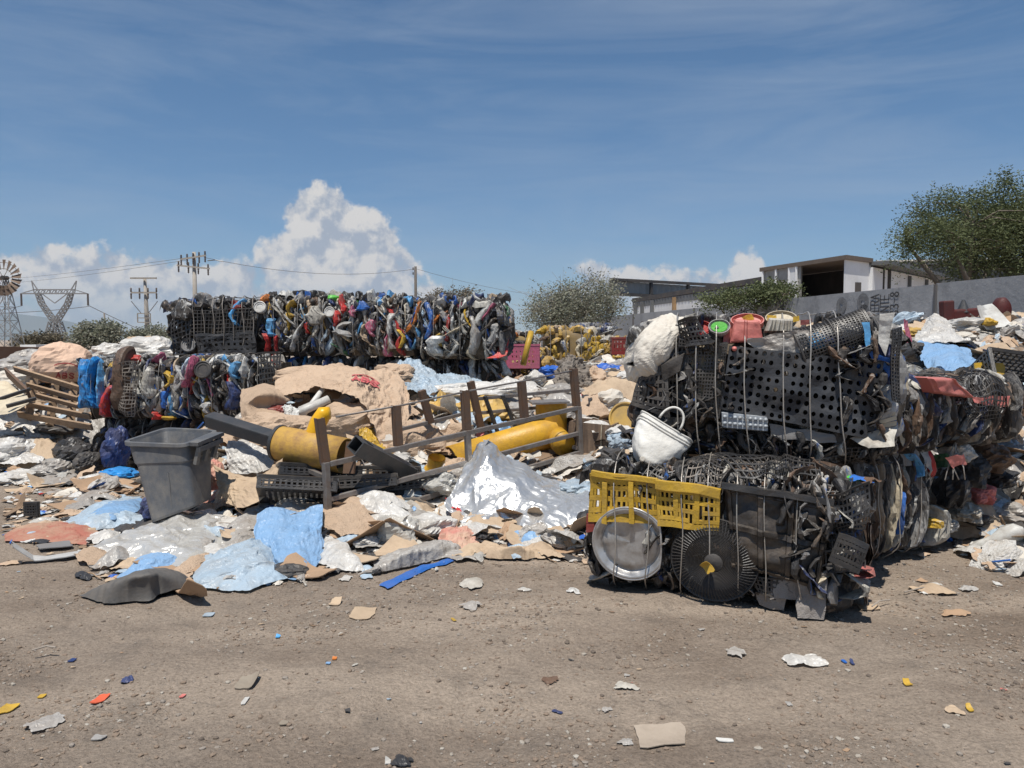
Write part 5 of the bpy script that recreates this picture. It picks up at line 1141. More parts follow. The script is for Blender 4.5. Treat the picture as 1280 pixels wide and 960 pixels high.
def blob(name, label, cat, px, py, Y, rx, ry, rz, mt, seed, amp=.25, sc_=.6, group=None, rot=0, tilt=0, n=44, m=26, sink=.15, parent=None):
    """filled or crumpled bag; rx rz in picture pixels, ry in metres; px,py its centre"""
    c = P(px, py, Y); k = Y / F; mb = blob_mb(seed, rx * k, ry, rz * k, n, m, amp, sc_, .15); V = np.concatenate(mb.V); V[:, 2] -= rz * k * .85
    fine = .03 * crumple(V[:, [0, 2]] + V[:, [1, 1]] * .5, seed + 4, .12, 5)[:, None]; V = V * (1 + fine)
    Mx = Matrix.Rotation(rot, 3, 'Z') @ Matrix.Rotation(tilt, 3, 'Y'); V = V @ np.array(Mx).T + np.array(c); mb.V = [V]
    o = mb.build(name, mt, parent)
    if parent is None: tag(o, label, cat, group)
    return o
def card(name, label, cat, px, py, w, d, rot, mt, seed, z=None, tilt=(0, 0), th=.007, bend=.08, group=None, Y=None, up=0.0):
    g = G(px, py) if Y is None else P(px, py, Y)
    x, y = g.x, g.y; z_ = (HH(x, y) if Y is None else g.z) + up
    if Y is None:                       # walk the sight line to the heap surface
        for t in np.linspace(3, 14, 500):
            q = P(px, py, t)
            if q.z <= HH(q.x, q.y) + .01: x, y, z_ = q.x, q.y, q.z + up; break
    e = .12; nx = -(HH(x + e, y) - HH(x - e, y)) / (2 * e); ny = -(HH(x, y + e) - HH(x, y - e)) / (2 * e); nrm = Vector((nx + tilt[0], ny + tilt[1], 1)).normalized()
    mb = card_mb(seed, w, d, th, bend); Mx = Matrix.Translation((x, y, z_ + .008)) @ (nrm.to_track_quat('Z', 'Y').to_matrix() @ Matrix.Rotation(rot, 3, 'Z')).to_4x4(); A = np.array(Mx)
    mb.warp(lambda V: V @ A[:3, :3].T + A[:3, 3]); V = np.concatenate(mb.V)
    low = (H(V[:, 0], V[:, 1]) + .002 - V[:, 2]).clip(0).max() if Y is None else 0; mb.V = [V + np.array([0, 0, min(low, .05)])]
    o = mb.build(name, mt); return tag(o, label, cat, group)
def hit(px, py, up=0.0):
    for t in np.linspace(3, 14, 900):
        q = P(px, py, t)
        if q.z <= HH(q.x, q.y) + up: return q
    return G(px, py)
def lay(name, label, cat, pts, mt, n=40, m=30, amp=.02, scale=.2, seed=1, lift=.015, hump=.04, group=None, fine=0.0, wav=.02):
    """sheet lying on the ground or heap: pts = rows of picture points on its surface; optional third value raises it"""
    C_ = np.array([[(lambda h_: (h_.x, h_.y, c[2] if len(c) > 2 else 0))(hit(c[0], c[1], c[2] if len(c) > 2 else 0)) for c in r_] for r_ in pts])
    Q = catmull(catmull(C_, n, 0), m, 1); x, y, up = Q[..., 0], Q[..., 1], Q[..., 2]
    # feather the outline with noise
    uv = np.stack([x, y], -1); k = crumple(uv, seed, scale, 7); k2 = crumple(uv + 4, seed + 2, scale, 5)
    rg = min(1, 3 * amp / .03) * min(1, float(np.ptp(y)) * 4); x = x + amp * .7 * k2 + rg * (.03 * vn(uv * 6, seed) + .018 * vn(uv * 17, seed + 21)); y = y + amp * .7 * crumple(uv + 9, seed + 3, scale, 5) + rg * (.03 * vn(uv * 6, seed + 1) + .03 * crumple(uv * 2, seed + 22, .4, 5))
    U, V_ = np.meshgrid(np.linspace(-1, 1, n), np.linspace(-1, 1, m), indexing='ij'); ed = (1 - np.abs(U) ** 4) * (1 - np.abs(V_) ** 4)
    sm = 0; 
    for dx, dy in ((0, 0), (.1, 0), (-.1, 0), (0, .1), (0, -.1)): sm = sm + H(x + dx, y + dy) / 5
    base = np.maximum(sm, H(x, y)); z = base + lift * (.3 + ed) + up + (amp * (k + .55)).clip(-.3 * amp) * (.4 + .6 * ed) + hump * ed * (.5 + .5 * fbm(uv * 2.2, seed + 8, 2)).clip(0) + wav * vn(uv * 3.1, seed + 4) * ed
    z = z + (fine or .010) * (crumple(uv + 2, seed + 11, scale * .35, 6) + .6) * (.3 + .7 * ed)
    z = np.maximum(z, H(x, y) + .004)
    mb = MB(); mb.grid(np.stack([x, y, z], -1)); V = np.concatenate(mb.V)
    o = mb.build(name, mt); me = o.data
    if sum(p.normal.z for p in me.polygons) < 0: me.flip_normals()
    return tag(o, label, cat, group)

# ================================================================ front right stack
DRK = [(BLK, 9), (BLK2, 7), (GRY, 2.5), (NVY, 1), (WHD, 1.5), (LGR, 1), (BRN, 2), (MESHG, 2), (BLU, .4), (FRD, .3), (YEL, .25)]
SIDE = [(BLK, 9), (BLK2, 7), (WHD, 4), (CRM, 1.5), (GRY, 4), (CARD2, 1.5), (BRN, 4), (BLU, .9), (LBL, .3), (RED, .5), (PNK, .3), (YEL, .5), (LGR, 2), (DRD, .7), (DGN, .3), (FILMG, 2.5)]
GF = 'big strapped bales stacked at the front right'
A1 = G(742, 733); B1 = G(1052, 770)
F1 = Bale('plastic_bale', 'front lower bale with yellow crates, round steel lid and black fan grille', A1, B1, 0, .74, .95, GF)
F1.core()
F1.fill(DRK, 60, 701, (('front', .7), ('right', .5)), wd=(.04, .16), tl=(.15, .5), bulge=(-.03, .03), amp=.025)
F1.fill(SIDE, 60, 702, (('right', 1),), wd=(.03, .14), tl=(.2, .8), bulge=(.02, .09), amp=.035)
# top layers: flat tangled stuff along the upper edge
def top_tangle(b, n, seed, pal, x0=0.0, x1=None, tz=(.85, 1.35)):
    g_ = np.random.default_rng(seed); x1 = x1 or b.L
    for i in range(n):
        ln = g_.uniform(.1, .3); w_ = g_.uniform(.05, .22); t0 = g_.uniform(b.h * tz[0], b.h * tz[1]); b.piece(g_, g_.uniform(x0, x1), t0, t0 + ln, w_, pick(g_, pal), int(g_.integers(1e6)), 'front', g_.uniform(0, .05), .04, None, 'plastic_sheet', g_.uniform(-.01, .05))
top_tangle(F1, 46, 703, DRK)
def netting(b, cs, nx, ny, m, off, amp, seed, th=.006, bar=.16, name='tangled_net'):
    mb = lattice_mb(nx, ny, bar, bar); TL, TR, BR, BL = [np.array(c) for c in cs]
    def fn(V):
        u, v, n_ = V[:, 0:1], V[:, 1:2], V[:, 2:3]; p = TL * (1 - u) * v + TR * u * v + BR * u * (1 - v) + BL * (1 - u) * (1 - v)
        q = np.concatenate([p * 3.2, 0 * u], 1); p = p + amp * np.stack([fbm(q, seed, 3), fbm(q, seed + 31, 3)], 1)
        t = p[:, 1]; y, z, ny_, nz_ = b.sec(np.maximum(t, .01)); o = off + n_[:, 0] * th + amp * .6 * fbm(q * 1.4, seed + 7, 3)
        return b.w(p[:, 0], y + ny_ * o, z + nz_ * o)
    mb.warp(fn); return mb.build(name, m, b.o)
for i, (xa, xb, ta, tb, mt_, nn) in enumerate(((.35, .85, .66, .98, BLK2, 16), (.6, 1.1, .70, 1.08, MESHG, 18), (.85, 1.35, .64, .95, BLK, 14), (1.1, 1.5, .58, .9, BLK, 12), (.2, .5, .72, .95, GRY, 10), (1.25, 1.55, .3, .62, BLK2, 10))):
    netting(F1, [(xa, tb), (xb, tb - .03), (xb, ta), (xa, ta + .02)], nn, int(nn * .7), mt_, .07, .07, 30 + i)
def f1(px, py, o=.06): return F1.front(px, py, o)
# yellow crates
for (c4, nx, ny, sd, off) in (([(741, 591), (826, 599), (823, 655), (738, 650)], 13, 4, 3, .075), ([(822, 601), (902, 612), (898, 662), (822, 655)], 13, 5, 4, .09)):
    F1.lattice(c4, nx, ny, .42, .03, YEL, off, 'crate_side', .010, sd, 0, .6)
F1.lattice([(822, 598), (903, 610), (902, 621), (822, 609)], 6, 1, .92, .045, YEL, .10, 'crate_rim', .008, 7)
F1.lattice([(741, 588), (824, 597), (824, 603), (741, 594)], 6, 1, .92, .04, YEL, .085, 'crate_rim', .008, 7)
for px in (757, 790, 846, 872): F1.lattice([(px - 3, 601 if px < 800 else 610), (px + 3, 602 if px < 800 else 611), (px + 3, 654), (px - 3, 653)], 1, 4, .95, .03, YEL, .095, 'crate_rib', .006, 9)
F1.lattice([(737, 640), (746, 640), (746, 662), (735, 664)], 2, 3, .9, .04, DRD, .06, 'red_corner', .01, 3)
def face_M(b, px, py, off, tilt=0.0, yaw=0.0):
    x, z = b.front(px, py, off); c = Vector(tuple(b.w(x, -off, z))); za = (-b.Yd + Vector((0, 0, tilt)) + b.X * yaw).normalized(); xa = (b.X - za * b.X.dot(za)).normalized(); ya = za.cross(xa)
    return Matrix.Translation(c) @ Matrix(((xa.x, ya.x, za.x), (xa.y, ya.y, za.y), (xa.z, ya.z, za.z))).to_4x4(), (b.A + b.X * x).y / F
# dented steel lid, right edge crushed flat
M_, k = face_M(F1, 787, 679, .10, -.06); r = 47.5 * k
LIDM = mat('dull_lid_metal', (.50, .50, .50), .36, metal=.55, dirt=.55, dcol=(.20, .17, .14), ds=9, bump=.4, bs=14)
def sq(V):
    V = V.copy(); x, y = V[..., 0], V[..., 1]; V[..., 0] = np.where(x > .80 * r, .80 * r + (x - .80 * r) * .25, x) ; V[..., 2] += .010 * fbm(V[..., :2] * 9, 4, 3) * (np.hypot(x, y) < r * .9) - .02 * np.clip(x / r - .5, 0, 1); V[..., 0] *= .98; V[..., 1] *= .97 + .06 * (x > .5 * r) * 0; return V
mb = MB(); mb.lathe([(.001, -.012), (r * .3, -.012), (r * .55, -.010), (r * .72, -.006), (r * .75, -.018), (r * .80, -.018), (r * .83, .004), (r * .88, .002), (r * .90, .014), (r * .97, .018), (r, .008), (r, -.012), (r * .97, -.03), (r * .6, -.035)], 72, M_, 0, sq)
mb.build('round_steel_lid', LIDM, F1.o, smooth=True)
mb = MB(); a = np.linspace(0, 2 * math.pi, 60)[:-1]; Q = np.stack([np.cos(a) * r * .995, np.sin(a) * r * .995, a * 0 + .012], -1); Q = sq(Q); A_ = np.array(M_); Q = Q @ A_[:3, :3].T + A_[:3, 3]; mb.tube(Q, .007, 6, closed=True); mb.build('lid_rim', LIDM, F1.o, smooth=True)
# black fan grille
M_, k = face_M(F1, 893, 700, .095, -.02); r = 53 * k; A_ = np.array(M_); tf = lambda Q: np.asarray(Q) @ A_[:3, :3].T + A_[:3, 3]
mb = MB()
for j in range(26):
    rr = r * (.22 + .78 * j / 25); zz = .055 * (1 - (rr / r) ** 3); mb.tube(tf(np.stack([np.cos(a) * rr, np.sin(a) * rr * .97, a * 0 + zz], -1)), .0022 if j < 25 else .008, 4, closed=True)
mb.build('grille_ring', BLK, F1.o)
mb = MB()
for j in range(72):
    t = j / 72 * 2 * math.pi; rs = np.linspace(.66, 1, 5) * r; mb.tube(tf(np.stack([np.cos(t + .25 * rs / r) * rs, np.sin(t + .25 * rs / r) * rs * .97, .055 * (1 - (rs / r) ** 3) + .004], -1)), .0022, 4)
mb.build('grille_spoke', BLK, F1.o)
mb = MB(); mb.lathe([(.001, .06), (r * .2, .058), (r * .24, .045), (r * .25, .02)], 24, M_); mb.build('grille_hub', BLK2, F1.o, smooth=True)
mb = MB(); mb.lathe([(.001, .0), (r * .55, -.01), (r * .9, -.03)], 32, M_, 0, lambda V: V + np.stack([0 * V[..., 0], 0 * V[..., 0], .02 * fbm(V[..., :2] * 8, 3, 3)], -1)); mb.build('fan_disc', BLK, F1.o, smooth=True)
mb = card_mb(41, .07, .05, .008, .2); mb.warp(lambda V: tf(V @ np.array(Matrix.Rotation(-.9, 3, 'Z')).T + np.array([-.03, -.02, .075]))); mb.build('yellow_fragment', YEL, F1.o)
# black ribbed case
CASE = mat('scuffed_case', (.022, .022, .023), .38, dirt=.5, dcol=(.17, .13, .095), ds=7, bump=.35, bs=35)
def panel(b, c4, m, off, th=.03, nu=16, nv=12, amp=.01, seed=1, name='case_side', offs=(0, 0, 0, 0), ribsu=(), ribsv=(), rw=.05, rh=.018, corner=True, smooth=False, roll=.0):
    cs = [np.array(b.front(px, py, off)) for px, py in c4]; TL, TR, BR, BL = cs
    u, v = np.meshgrid(np.linspace(0, 1, nu), np.linspace(0, 1, nv), indexing='ij'); U, V_ = u[..., None], v[..., None]
    p = TL * (1 - U) * V_ + TR * U * V_ + BR * U * (1 - V_) + BL * (1 - U) * (1 - V_); o = offs[0] * (1 - u) * v + offs[1] * u * v + offs[2] * u * (1 - v) + offs[3] * (1 - u) * (1 - v)
    ed = np.maximum(np.abs(u - .5), np.abs(v - .5)) * 2; out = off + o + th * (1 - (ed ** 12)) + amp * fbm(p * 6, seed, 3) + amp * crumple(p, seed + 1, .3, 5)
    for c in ribsu: out = out + rh * (np.abs(u - c) < rw / 2)
    for c in ribsv: out = out + rh * (np.abs(v - c) < rw / 2 * 1.3)
    out = out - .05 * (ed > .999)
    mb = MB(); mb.grid(b.w(p[..., 0], -out, p[..., 1]), flip=True); return mb.build(name, m, b.o, smooth=smooth)
panel(F1, [(903, 604), (1042, 628), (1026, 738), (912, 706)], CASE, .06, .05, 90, 70, .022, 5, 'suitcase_side', ribsu=(.06, .36, .64, .95), ribsv=(.05, .52, .95), rw=.05, rh=.020)
F1.lattice([(903, 602), (1042, 626), (1041, 633), (903, 609)], 8, 1, .9, .05, BLK, .10, 'suitcase_edge', .012, 5)
netting(F1, [(.78, .86), (1.38, .84), (1.36, .66), (.84, .67)], 22, 6, BLK, .125, .09, 44, bar=.22)
# crushed black crates and flaps at the right end
F1.lattice([(1040, 618), (1090, 600), (1082, 660), (1046, 668)], 9, 7, .34, .02, BLK, .11, 'crate_side', .03, 12)
F1.lattice([(1048, 666), (1088, 680), (1072, 716), (1036, 700)], 9, 4, .42, .02, BLK, .16, 'crate_side', .01, 13, 0, .6)
F1.lattice([(940, 722), (985, 728), (975, 752), (948, 742)], 6, 4, .34, .02, BLK2, .05, 'crate_side', .02, 14)
def flap(b, c4, m, off, seed, amp=.02, name='fabric_flap', offs=(0, 0, 0, 0), sc_=.2, n=26):
    cs = [np.array(b.front(px, py, off)) for px, py in c4]; TL, TR, BR, BL = cs; u, v = np.meshgrid(np.linspace(0, 1, n), np.linspace(0, 1, n), indexing='ij'); U, V_ = u[..., None], v[..., None]
    p = TL * (1 - U) * V_ + TR * U * V_ + BR * U * (1 - V_) + BL * (1 - U) * (1 - V_); o = offs[0] * (1 - u) * v + offs[1] * u * v + offs[2] * u * (1 - v) + offs[3] * (1 - u) * (1 - v)
    p = p + .012 * np.stack([vn(p * 14, seed), vn(p * 14, seed + 1)], -1); out = off + o + amp * crumple(p, seed, sc_, 6) + amp * .8 * fbm(p * 4, seed + 2, 2)
    z = np.maximum(p[..., 1], .004 - b.A.z); mb = MB(); mb.grid(b.w(p[..., 0], -out, z), flip=True); return mb.build(name, m, b.o)
GFAB = mat('grey_fabric', (.30, .28, .26), .85, dirt=.5, dcol=(.16, .12, .09), bump=.5, bs=120, spec=.1)
flap(F1, [(962, 716), (1022, 728), (1006, 752), (964, 748)], GFAB, .05, 3); flap(F1, [(998, 726), (1036, 712), (1030, 776), (996, 776)], GFAB, .09, 5, .015, offs=(0, 0, .03, .05)); flap(F1, [(946, 738), (985, 742), (978, 766), (950, 754)], GFAB, .04, 8)
PANEL = mat('brown_board', (.24, .19, .155), .7, dirt=.6, dcol=(.14, .10, .08))
GREEN_Y = [(1034, 735, 'cream_shoe_sole', CRM, 10, 34), (1046, 740, 'grey_sole', GRY, 11, 40), (1056, 735, 'pale_sheet', WHD, 12, 34), (1064, 715, 'red_piece', FRD, 7, 16), (1062, 700, 'clear_bag', FILMG, 20, 26)]
for px, py, nm, mt_, w_, h_ in GREEN_Y:
    x, z = F1.front(px, py, .1); F1.piece(gg, x, max(0, z - h_ * .5 * .0046), z + h_ * .5 * .0046, w_ * .0048, mt_, int(gg.integers(1e5)), 'front', .06, .02, .02, nm, .05)
def right_panel():
    o = F1; u, v = np.meshgrid(np.linspace(0, 1, 14), np.linspace(0, 1, 18), indexing='ij'); y = .18 + .30 * u + .02 * v; z = .0 + .50 * v; x = o.L + .13 + .02 * fbm(np.stack([u * 3, v * 3], -1), 3, 2) + .03 * v
    mb = MB(); mb.grid(o.w(x, y, z)); mb.grid(o.w(x - .012, y, z), flip=True); mb.build('leaning_board', PANEL, o.o)
right_panel()
for (px, py, w_, h_, mt_, nm) in ((966, 582, 34, 9, YEL, 'yellow_scrap'), (1000, 610, 30, 6, ORG, 'orange_strip'), (1058, 580, 30, 7, GRN, 'green_scrap'), (1072, 592, 34, 14, BLU, 'blue_wrapper'), (1086, 605, 20, 18, BRN, 'brown_plate'), (930, 566, 50, 12, BRN, 'rope_bundle'), (1010, 576, 36, 8, CRM, 'cream_sheet'), (880, 575, 26, 8, WHD, 'pale_tray'), (826, 560, 24, 10, WHD, 'pale_tray')):
    x, z = F1.front(px, py, -.15); mb = film_mb(int(px), w_ * .005, .16, .18, 14); mb.warp(lambda V: F1.w(V[:, 0] + x, .14 + V[:, 1], F1.h + .035 + V[:, 2] * .8)); mb.build(nm, mt_, F1.o)
for i, (px, ln, bw) in enumerate(((765, .0, .035), (806, .02, .03), (848, .0, .03), (884, -.02, .02), (921, -.02, .015), (957, -.03, .0), (1003, -.08, -.03))):
    x, z = F1.front(px, 660, .1); F1.strap(x, .0042, WIRE, ln, bw, .115, seed=i)
def overlay(b, n, seed, pal, x0, x1, t0, t1, lift=.09, wd=(.015, .06), tl=(.05, .2), name='loose_fragment'):
    g_ = np.random.default_rng(seed)
    for i in range(n):
        ln = g_.uniform(*tl); a = g_.uniform(t0, t1 - ln * .5); b.piece(g_, g_.uniform(x0, x1), a, a + ln, g_.uniform(*wd), pick(g_, pal), int(g_.integers(1e6)), 'front', g_.uniform(.0, .03), .03, g_.normal() * .09, name, lift)
DBR = [(BLK, 8), (BLK2, 6), (BRN, 2), (GRY, 1.5), (WHD, 1.2), (FILMG, 1), (NVY, .5), (CARD2, .5)]
overlay(F1, 34, 91, DBR, .0, F1.L, .0, .16, .03); overlay(F1, 46, 92, DBR, .1, F1.L, .62, .84, .10); overlay(F1, 26, 93, DBR, F1.L * .80, F1.L + .05, .05, .8, .13)
overlay(F1, 14, 94, DBR, .35, .95, .25, .42, .07)
# ---- upper bale
A2 = bx(797, 5.22); B2 = bx(1108, 4.86)
F2 = Bale('plastic_bale', 'front upper bale of black perforated panel, basket and grids', A2, B2, .80, .86, 1.0, GF)
F2.core()
F2.fill(DRK, 50, 711, (('front', .7), ('right', .5)), wd=(.04, .18), tl=(.15, .5), bulge=(-.03, .03), amp=.025)
F2.fill(SIDE, 50, 712, (('right', 1),), wd=(.03, .14), tl=(.2, .8), bulge=(.02, .09), amp=.035)
F2.fill(DRK, 46, 714, wd=(.03, .14), tl=(.08, .25), tmax=.22, bulge=(-.01, .05), amp=.04); netting(F2, [(.75, .16), (1.6, .12), (1.55, -.02), (.8, .0)], 26, 6, BLK2, .03, .05, 71)
top_tangle(F2, 36, 713, [(BLK, 6), (BLK2, 4), (WHD, 2), (CRM, 1), (FRD, 1), (YEL, .6), (BLU, .6), (GRY, 2), (FILMG, 2)])
def perforated(b, c4, nx, ny, m, off, th=.03, seed=2, amp=.03):
    cs = [np.array(b.front(px, py, off)) for px, py in c4]; TL, TR, BR, BL = cs; mb = MB(); K = 12; g_ = np.random.default_rng(seed)
    def W(u, v, n_):
        u = np.asarray(u)[..., None]; v = np.asarray(v)[..., None]; p = TL * (1 - u) * v + TR * u * v + BR * u * (1 - v) + BL * (1 - u) * (1 - v); o = off + n_ * th + amp * fbm(p * 4, seed, 3) - .03 * np.abs(u[..., 0] - .5) ** 2
        return b.w(p[..., 0], -o, p[..., 1])
    an = np.arange(K) / K * 2 * math.pi + math.pi / 4
    sqr = 1 / np.maximum(np.abs(np.cos(an)), np.abs(np.sin(an)))
    for i in range(nx):
        for j in range(ny):
            cu, cv = (i + .5) / nx, (j + .5) / ny; su, sv = .5 / nx, .5 / ny; solid = g_.random() < .07 or (i > 8 and j < 3 and g_.random() < .15)
            h = .02 if solid else .60 * g_.uniform(.9, 1.08)
            ou = cu + su * np.cos(an) * sqr; ov = cv + sv * np.sin(an) * sqr; iu = cu + su * h * np.cos(an); iv = cv + sv * h * np.sin(an)
            mb.grid(np.stack([W(ou, ov, 1), W(iu, iv, 1), W(iu, iv, -.3)], 0), cv=True)
    # edge walls
    t = np.linspace(0, 1, nx * 2 + 1); z0 = t * 0
    for (u, v) in ((t, z0), (z0 + 1, t), (t[::-1], z0 + 1), (z0, t[::-1])): mb.grid(np.stack([W(u, v, 1), W(u, v, -.6)], 0), flip=True)
    return mb.build('perforated_panel', m, b.o)
SLATE = mat('dusty_black_panel', (.030, .034, .042), .5, dirt=.35, dcol=(.12, .11, .10), ds=4)
perforated(F2, [(912, 432), (1103, 452), (1091, 549), (900, 511)], 19, 8, SLATE, .085)
# fine light grid beside it, with pale stuff behind
flap(F2, [(862, 428), (908, 428), (898, 524), (852, 518)], CRM, .05, 21, .012, 'pale_sheet'); F2.lattice([(862, 426), (909, 428), (899, 524), (852, 520)], 12, 22, .42, .016, BLK2, .085, 'grid_panel', .012, 22)
F2.lattice([(848, 408), (902, 420), (905, 432), (846, 430)], 12, 4, .34, .02, BLK, .10, 'crate_side', .03, 26)
# dark crates on the left
F2.lattice([(812, 442), (866, 420), (850, 520), (796, 495)], 9, 11, .42, .03, BLK, .08, 'crate_side', .02, 23, 0, .6); F2.lattice([(800, 470), (835, 455), (838, 522), (786, 506)], 7, 6, .40, .03, BLK2, .115, 'crate_side', .02, 24, 0, .6)
F2.lattice([(846, 402), (872, 396), (900, 424), (852, 436)], 7, 6, .4, .03, BLK, .12, 'crate_side', .03, 25, .02, .6); panel(F2, [(822, 455), (860, 436), (852, 466), (826, 482)], BLK2, .13, .02, 10, 8, .015, 3, 'tray_side'); panel(F2, [(790, 508), (860, 520), (856, 545), (788, 535)], BLK, .04, .05, 16, 8, .015, 4, 'dark_tray')
for i in range(9): x, z = F2.front(806 + i * 6.5, 512 - i, .1); F2.piece(gg, x, max(.0, z - .02), z + .12 + .02 * (i % 3), .012, BLK2, 60 + i, 'front', .02, .004, .01, 'tray_rib', .09)
# round laundry basket lying on its side
def basket():
    cA = F2.front(1000, 440, .1); cB = F2.front(1092, 408, .1); a_, b_ = Vector(tuple(F2.w(cA[0], -.01, cA[1]))), Vector(tuple(F2.w(cB[0], .02, cB[1]))); ax = (b_ - a_); L_ = ax.length; ax.normalize(); sd = ax.cross(-F2.Yd).normalized(); fr = sd.cross(ax).normalized()
    mb = lattice_mb(22, 26, .34, .34, .5)
    def fn(V):
        th = (V[:, 1] * 1.15 - .12) * math.pi; rr = .155 - .045 * V[:, 0] + .006 * (V[:, 2] - .5) + .02 * vn(np.stack([V[:, 0] * 3, V[:, 1] * 4, V[:, 0] * 0], -1), 4); s_ = V[:, 0] * L_
        c = np.array(a_) + s_[:, None] * np.array(ax); return c + (np.cos(th) * rr)[:, None] * np.array(sd) + (np.sin(th) * rr * .75)[:, None] * np.array(fr)
    mb.warp(fn); mb.build('laundry_basket', BLK, F2.o)
    mb = MB(); t = np.linspace(-.12, 1.05, 30) * math.pi; mb.tube([a_ + sd * (.158 * math.cos(q)) + fr * (.12 * math.sin(q)) for q in t], .009, 6); mb.build('basket_rim', BLK2, F2.o, smooth=True)
    mb = MB(); mb.tube([a_ + ax * .5 * L_ + sd * (.135 * math.cos(q)) + fr * (.10 * math.sin(q)) for q in t], .006, 6); mb.build('basket_rim', BLK2, F2.o, smooth=True)
    for q, mt_, s_ in ((.3, LBL, 3), (.65, FILM, 5), (.5, NVY, 7)):
        mb = blob_mb(s_, .13, .07, .06, 18, 12, .5); c = a_ + ax * (L_ * q) + fr * .01 - Vector((0, 0, .03)); mb.warp(lambda V: V + np.array(c)); mb.build('plastic_bag', mt_, F2.o)
basket()
flap(F2, [(930, 424), (1010, 412), (1012, 440), (962, 450)], FILMG, .10, 33, .03, 'grey_film'); flap(F2, [(1060, 432), (1112, 430), (1116, 478), (1080, 500)], NVY, .06, 34, .04, 'blue_film_sheet'); flap(F2, [(1082, 438), (1117, 448), (1118, 488), (1104, 486)], BLU, .10, 35, .04, 'blue_film_sheet')
flap(F2, [(1078, 404), (1088, 404), (1095, 444), (1084, 436)], LBL, .11, 36, .01, 'blue_spatula'); flap(F2, [(1100, 392), (1119, 390), (1108, 446), (1097, 428)], WHT, .13, 37, .014, 'folded_white_sheet'); F2.lattice([(1112, 412), (1124, 408), (1122, 505), (1113, 500)], 3, 22, .4, .03, BLK, .12, 'crate_edge', .01, 38)
for k_ in range(5): flap(F2, [(1098, 518 + k_ * 7), (1120, 514 + k_ * 7), (1119, 519 + k_ * 7), (1096, 523 + k_ * 7)], CRM, .09 + .01 * (k_ % 2), 40 + k_, .008, 'stacked_tray', n=10)
flap(F2, [(1062, 548), (1122, 530), (1112, 556), (1084, 560)], WHD, .10, 48, .03, 'torn_sheet', offs=(0, 0, .1, .06))
# blister tray
panel(F2, [(900, 513), (962, 519), (961, 541), (901, 536)], mat('dull_clear_tray', (.34, .38, .42), .3, dirt=.3), .10, .012, 30, 10, .004, 6, 'blister_tray')
for i in range(9):
    for j in range(2):
        M_, k = face_M(F2, 906 + i * 6.4, 521 + j * 8 + i * .5, .118); r = 2.7 * k; mb = MB(); mb.lathe([(.0005, r * .9), (r * .6, r * .7), (r, 0)], 8, M_); mb.build('tray_blister', MC['dull_clear_tray'], F2.o, smooth=True)
flap(F2, [(962, 530), (1060, 545), (1056, 556), (964, 546)], GRY, .08, 50, .02, 'crumpled_tray')
# things poking out of the top edge
def topdisc(px, py, r_px, mt_, nm, sx=1, sy=.8, inner=None, off=-.06, tilt=.4, rim=.02):
    M_, k = face_M(F2, px, py, off, tilt); r = r_px * k; M_ = M_ @ Matrix.Diagonal((sx, sy, 1, 1)); mb = MB(); mb.lathe([(.001, .004), (r * .8, .004), (r * .84, .014), (r * .9, .006), (r * .95, rim), (r, rim), (r, -.04)], 32, M_); o = mb.build(nm, mt_, F2.o, smooth=False)
    if inner: mb = MB(); mb.lathe([(.001, .010), (r * .74, .010), (r * .78, .005)], 28, M_); mb.build('lid_centre', inner, F2.o)
topdisc(866, 411, 25, RED, 'red_lid', 1, .45); topdisc(899, 409, 13, LGR, 'white_ringed_lid', 1, .72, GRN, .07)
panel(F2, [(917, 398), (950, 400), (956, 428), (910, 430)], FRD, .04, .05, 24, 18, .014, 9, 'red_bucket', ribsu=(.45,), rw=.08, rh=.02, roll=.1); topdisc(934, 402, 20, FRD, 'bucket_rim', 1, .5, off=.02, tilt=.7)
flap(F2, [(905, 404), (918, 400), (913, 430), (904, 428)], FRD, .03, 52, .02, 'red_bucket_side')
panel(F2, [(962, 397), (992, 399), (992, 416), (955, 416)], WHD, .06, .02, 24, 8, .008, 10, 'slatted_lid', ribsu=(.1, .26, .42, .58, .74, .9), rw=.07, rh=.02); topdisc(976, 399, 19, CRM, 'pale_lid', 1, .55, off=-.05, tilt=.6)
flap(F2, [(925, 396), (940, 393), (942, 401), (930, 402)], YEL, .02, 53, .02, 'yellow_scrap'); flap(F2, [(958, 394), (970, 394), (970, 401), (958, 401)], YEL, .0, 54, .02, 'yellow_scrap'); flap(F2, [(993, 395), (1000, 394), (1000, 401), (992, 402)], YEL, .0, 55, .02, 'yellow_scrap'); flap(F2, [(1000, 399), (1012, 397), (1012, 403), (1000, 405)], FRD, .0, 56, .02, 'red_scrap')
x, z = F2.front(910, 396, -.1); mb = MB(); g_ = np.random.default_rng(8)
for i in range(7):
    pts = [tuple(F2.w(x - .05 + g_.normal() * .03 + .03 * j + .01 * g_.normal(), .12 + g_.normal() * .02, F2.h + .01 + .028 * j + g_.normal() * .008)) for j in range(6)]; mb.tube(pts, .006, 5)
mb.build('wire_tangle', BLK2, F2.o)
M_, k = face_M(F2, 918, 436, .12); mb = MB(); mb.lathe([(.001, .02), (.012, .016), (.016, 0), (.014, -.02)], 16, M_); mb.build('pink_cap', FRD, F2.o, smooth=True)
for i, (px, ln, bw) in enumerate(((848, -.03, -.01), (873, -.04, -.02), (900, -.05, -.02), (936, -.06, -.02), (984, -.05, -.025), (1016, -.03, -.02), (1056, -.09, -.03))):
    x, z = F2.front(px, 470, .12); F2.strap(x, .0048, WIRE, ln, bw, .125, seed=20 + i)
